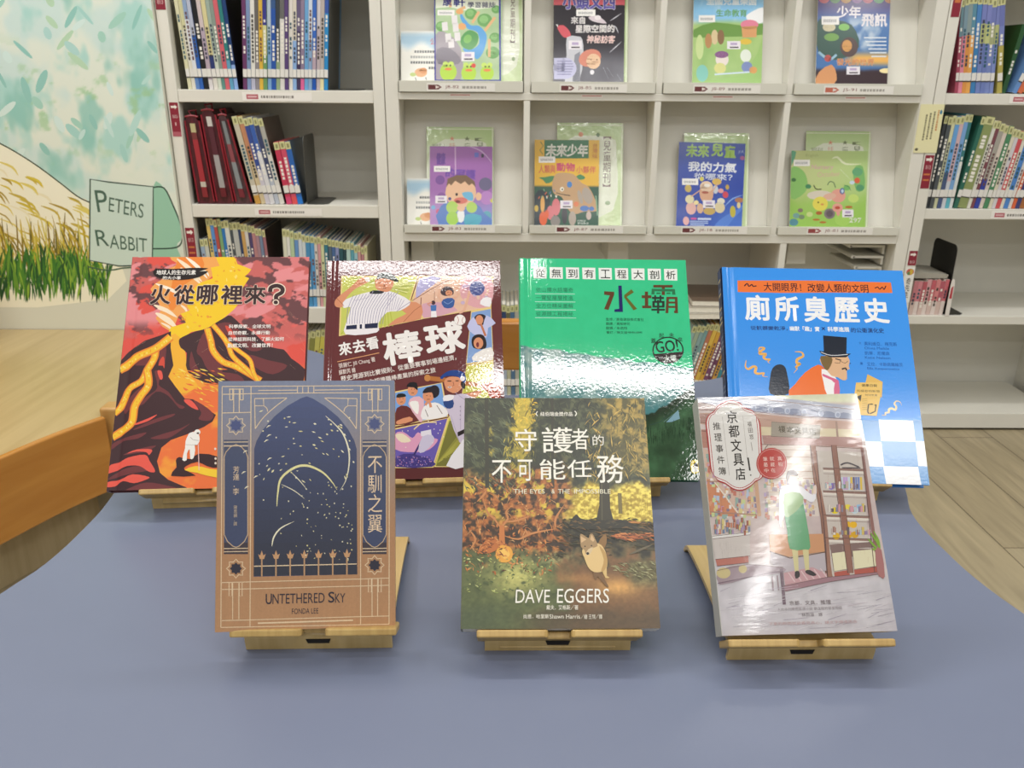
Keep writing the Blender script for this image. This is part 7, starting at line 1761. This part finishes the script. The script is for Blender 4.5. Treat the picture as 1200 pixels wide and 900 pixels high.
face_out('magazine', 'pale green magazine with cartoon animals on grass, lower right of the rack', 'magazine', MG, 0.769, 0.205, 0.589, 0.202, 0.004, 0, m_green(), M_mag)

# plastic sleeves with green notices behind the magazines
def m_sleeve(w, h, vert):
    a = Art(w, h)
    a.grid(24, 30, lambda U, V: mix(mix(rgb('#dfe8cc'), rgb('#b4d492'), sstep(0.7, 1.0, V) * 0.9 + sstep(0.8, 1, U) * 0.5), rgb('#c9dda8'), fbm(U * 4, V * 5, 9)))
    a.poly([(0.06, 0.2), (0.8, 0.14), (0.9, 0.3), (0.86, 0.85), (0.1, 0.9)], '#e6ecda', 3); a.up()
    cs = '#7d8a6a'
    if vert:
        a.text('︻兒童期刊︼', (0.70, 0.13, 0.82, 0.62), '#8a7878', 0.004, vert=True); a.ell(0.36, 0.11, 0.035, 0.024, '#e09a7a'); a.poly([(0.59, 0.11), (0.62, 0.09), (0.65, 0.11), (0.635, 0.135), (0.605, 0.135)], '#6f8a6a'); a.ell(0.78, 0.78, 0.04, 0.02, '#9ab08a')
    else:
        a.text('【', (0.72, 0.11, 0.86, 0.14), cs); a.text('兒', (0.74, 0.15, 0.85, 0.22), cs, 0.01); a.text('★', (0.56, 0.09, 0.65, 0.14), cs); a.text('童', (0.56, 0.16, 0.66, 0.23), cs, 0.0); a.text('★', (0.34, 0.09, 0.42, 0.14), '#dc9a86'); a.text('話', (0.34, 0.16, 0.43, 0.23), '#dca896', 0.0); a.text('期刊', (0.08, 0.17, 0.26, 0.23), '#9aa884', 0.0)
    a.line([(0.0, 0.02), (1.0, 0.02)], 0.012, '#eef4e0'); a.line([(0.985, 0), (0.985, 1)], 0.014, '#eef4e0')
    return a
SG = 'green sleeved notices behind the magazines'
for lab, x, w, z, h, vert in (('green notice in a plastic sleeve behind the frog magazine', -0.06, 0.104, 0.9535, 0.25, True), ('green notice in a plastic sleeve behind the purple coughing face magazine', -0.209, 0.179, 0.589, 0.257, False),
        ('large green notice in a plastic sleeve right of the yellow elephant magazine', 0.14, 0.177, 0.589, 0.270, True), ('green notice in a plastic sleeve behind the royal blue magazine', 0.481, 0.175, 0.589, 0.246, False),
        ('green notice in a plastic sleeve behind the pale green magazine', 0.809, 0.174, 0.589, 0.253, False), ('thin edge of a green notice behind the black space magazine', 0.140, 0.171, 0.9535, 0.23, False)):
    face_out('sleeved_notice', lab, 'notice', SG, x, w, z, h, 0.0012, 0.0062, m_sleeve(w, h, vert), M_wrap)
def m_card():
    a = Art(0.1, 0.122)
    a.grid(12, 16, lambda U, V: mix(rgb('#f2f1ea'), rgb('#a8cbe2'), sstep(0.62, 0.8, V + 0.06 * np.sin(U * 9)) * sstep(1.0, 0.9, V)))
    for k, (x, w) in enumerate(((0.34, 0.5), (0.24, 0.6), (0.24, 0.6), (0.7, 0.2))):
        q = x
        while q < x + w: a.rect(q, 0.39 + 0.11 * k, q + 0.05, 0.44 + 0.11 * k, '#6f7274' if k != 1 else '#b0b2b0'); q += 0.065
    a.ell(0.5, 0.84, 0.16, 0.09, '#e8b488'); a.ell(0.56, 0.8, 0.1, 0.06, '#e0a070'); a.ell(0.3, 0.88, 0.08, 0.04, '#c4d48a'); a.line([(0.36, 0.94), (0.38, 1.0)], 0.02, '#5a6068'); a.line([(0.62, 0.93), (0.64, 0.99)], 0.02, '#5a6068')
    a.text('公', (0.74, 0.14, 0.9, 0.28), '#d88a98', 0.02)
    return a
face_out('info_card', 'small white card with a blue sky edge, left of the frog magazine', 'card', 'small white cards in the rack', -0.264, 0.1, 0.9535, 0.122, 0.001, 0.0048, m_card(), M_mag)
face_out('info_card', 'small white card partly behind the purple coughing face magazine', 'card', 'small white cards in the rack', -0.262, 0.1, 0.589, 0.122, 0.001, 0.0048, m_card(), M_mag)
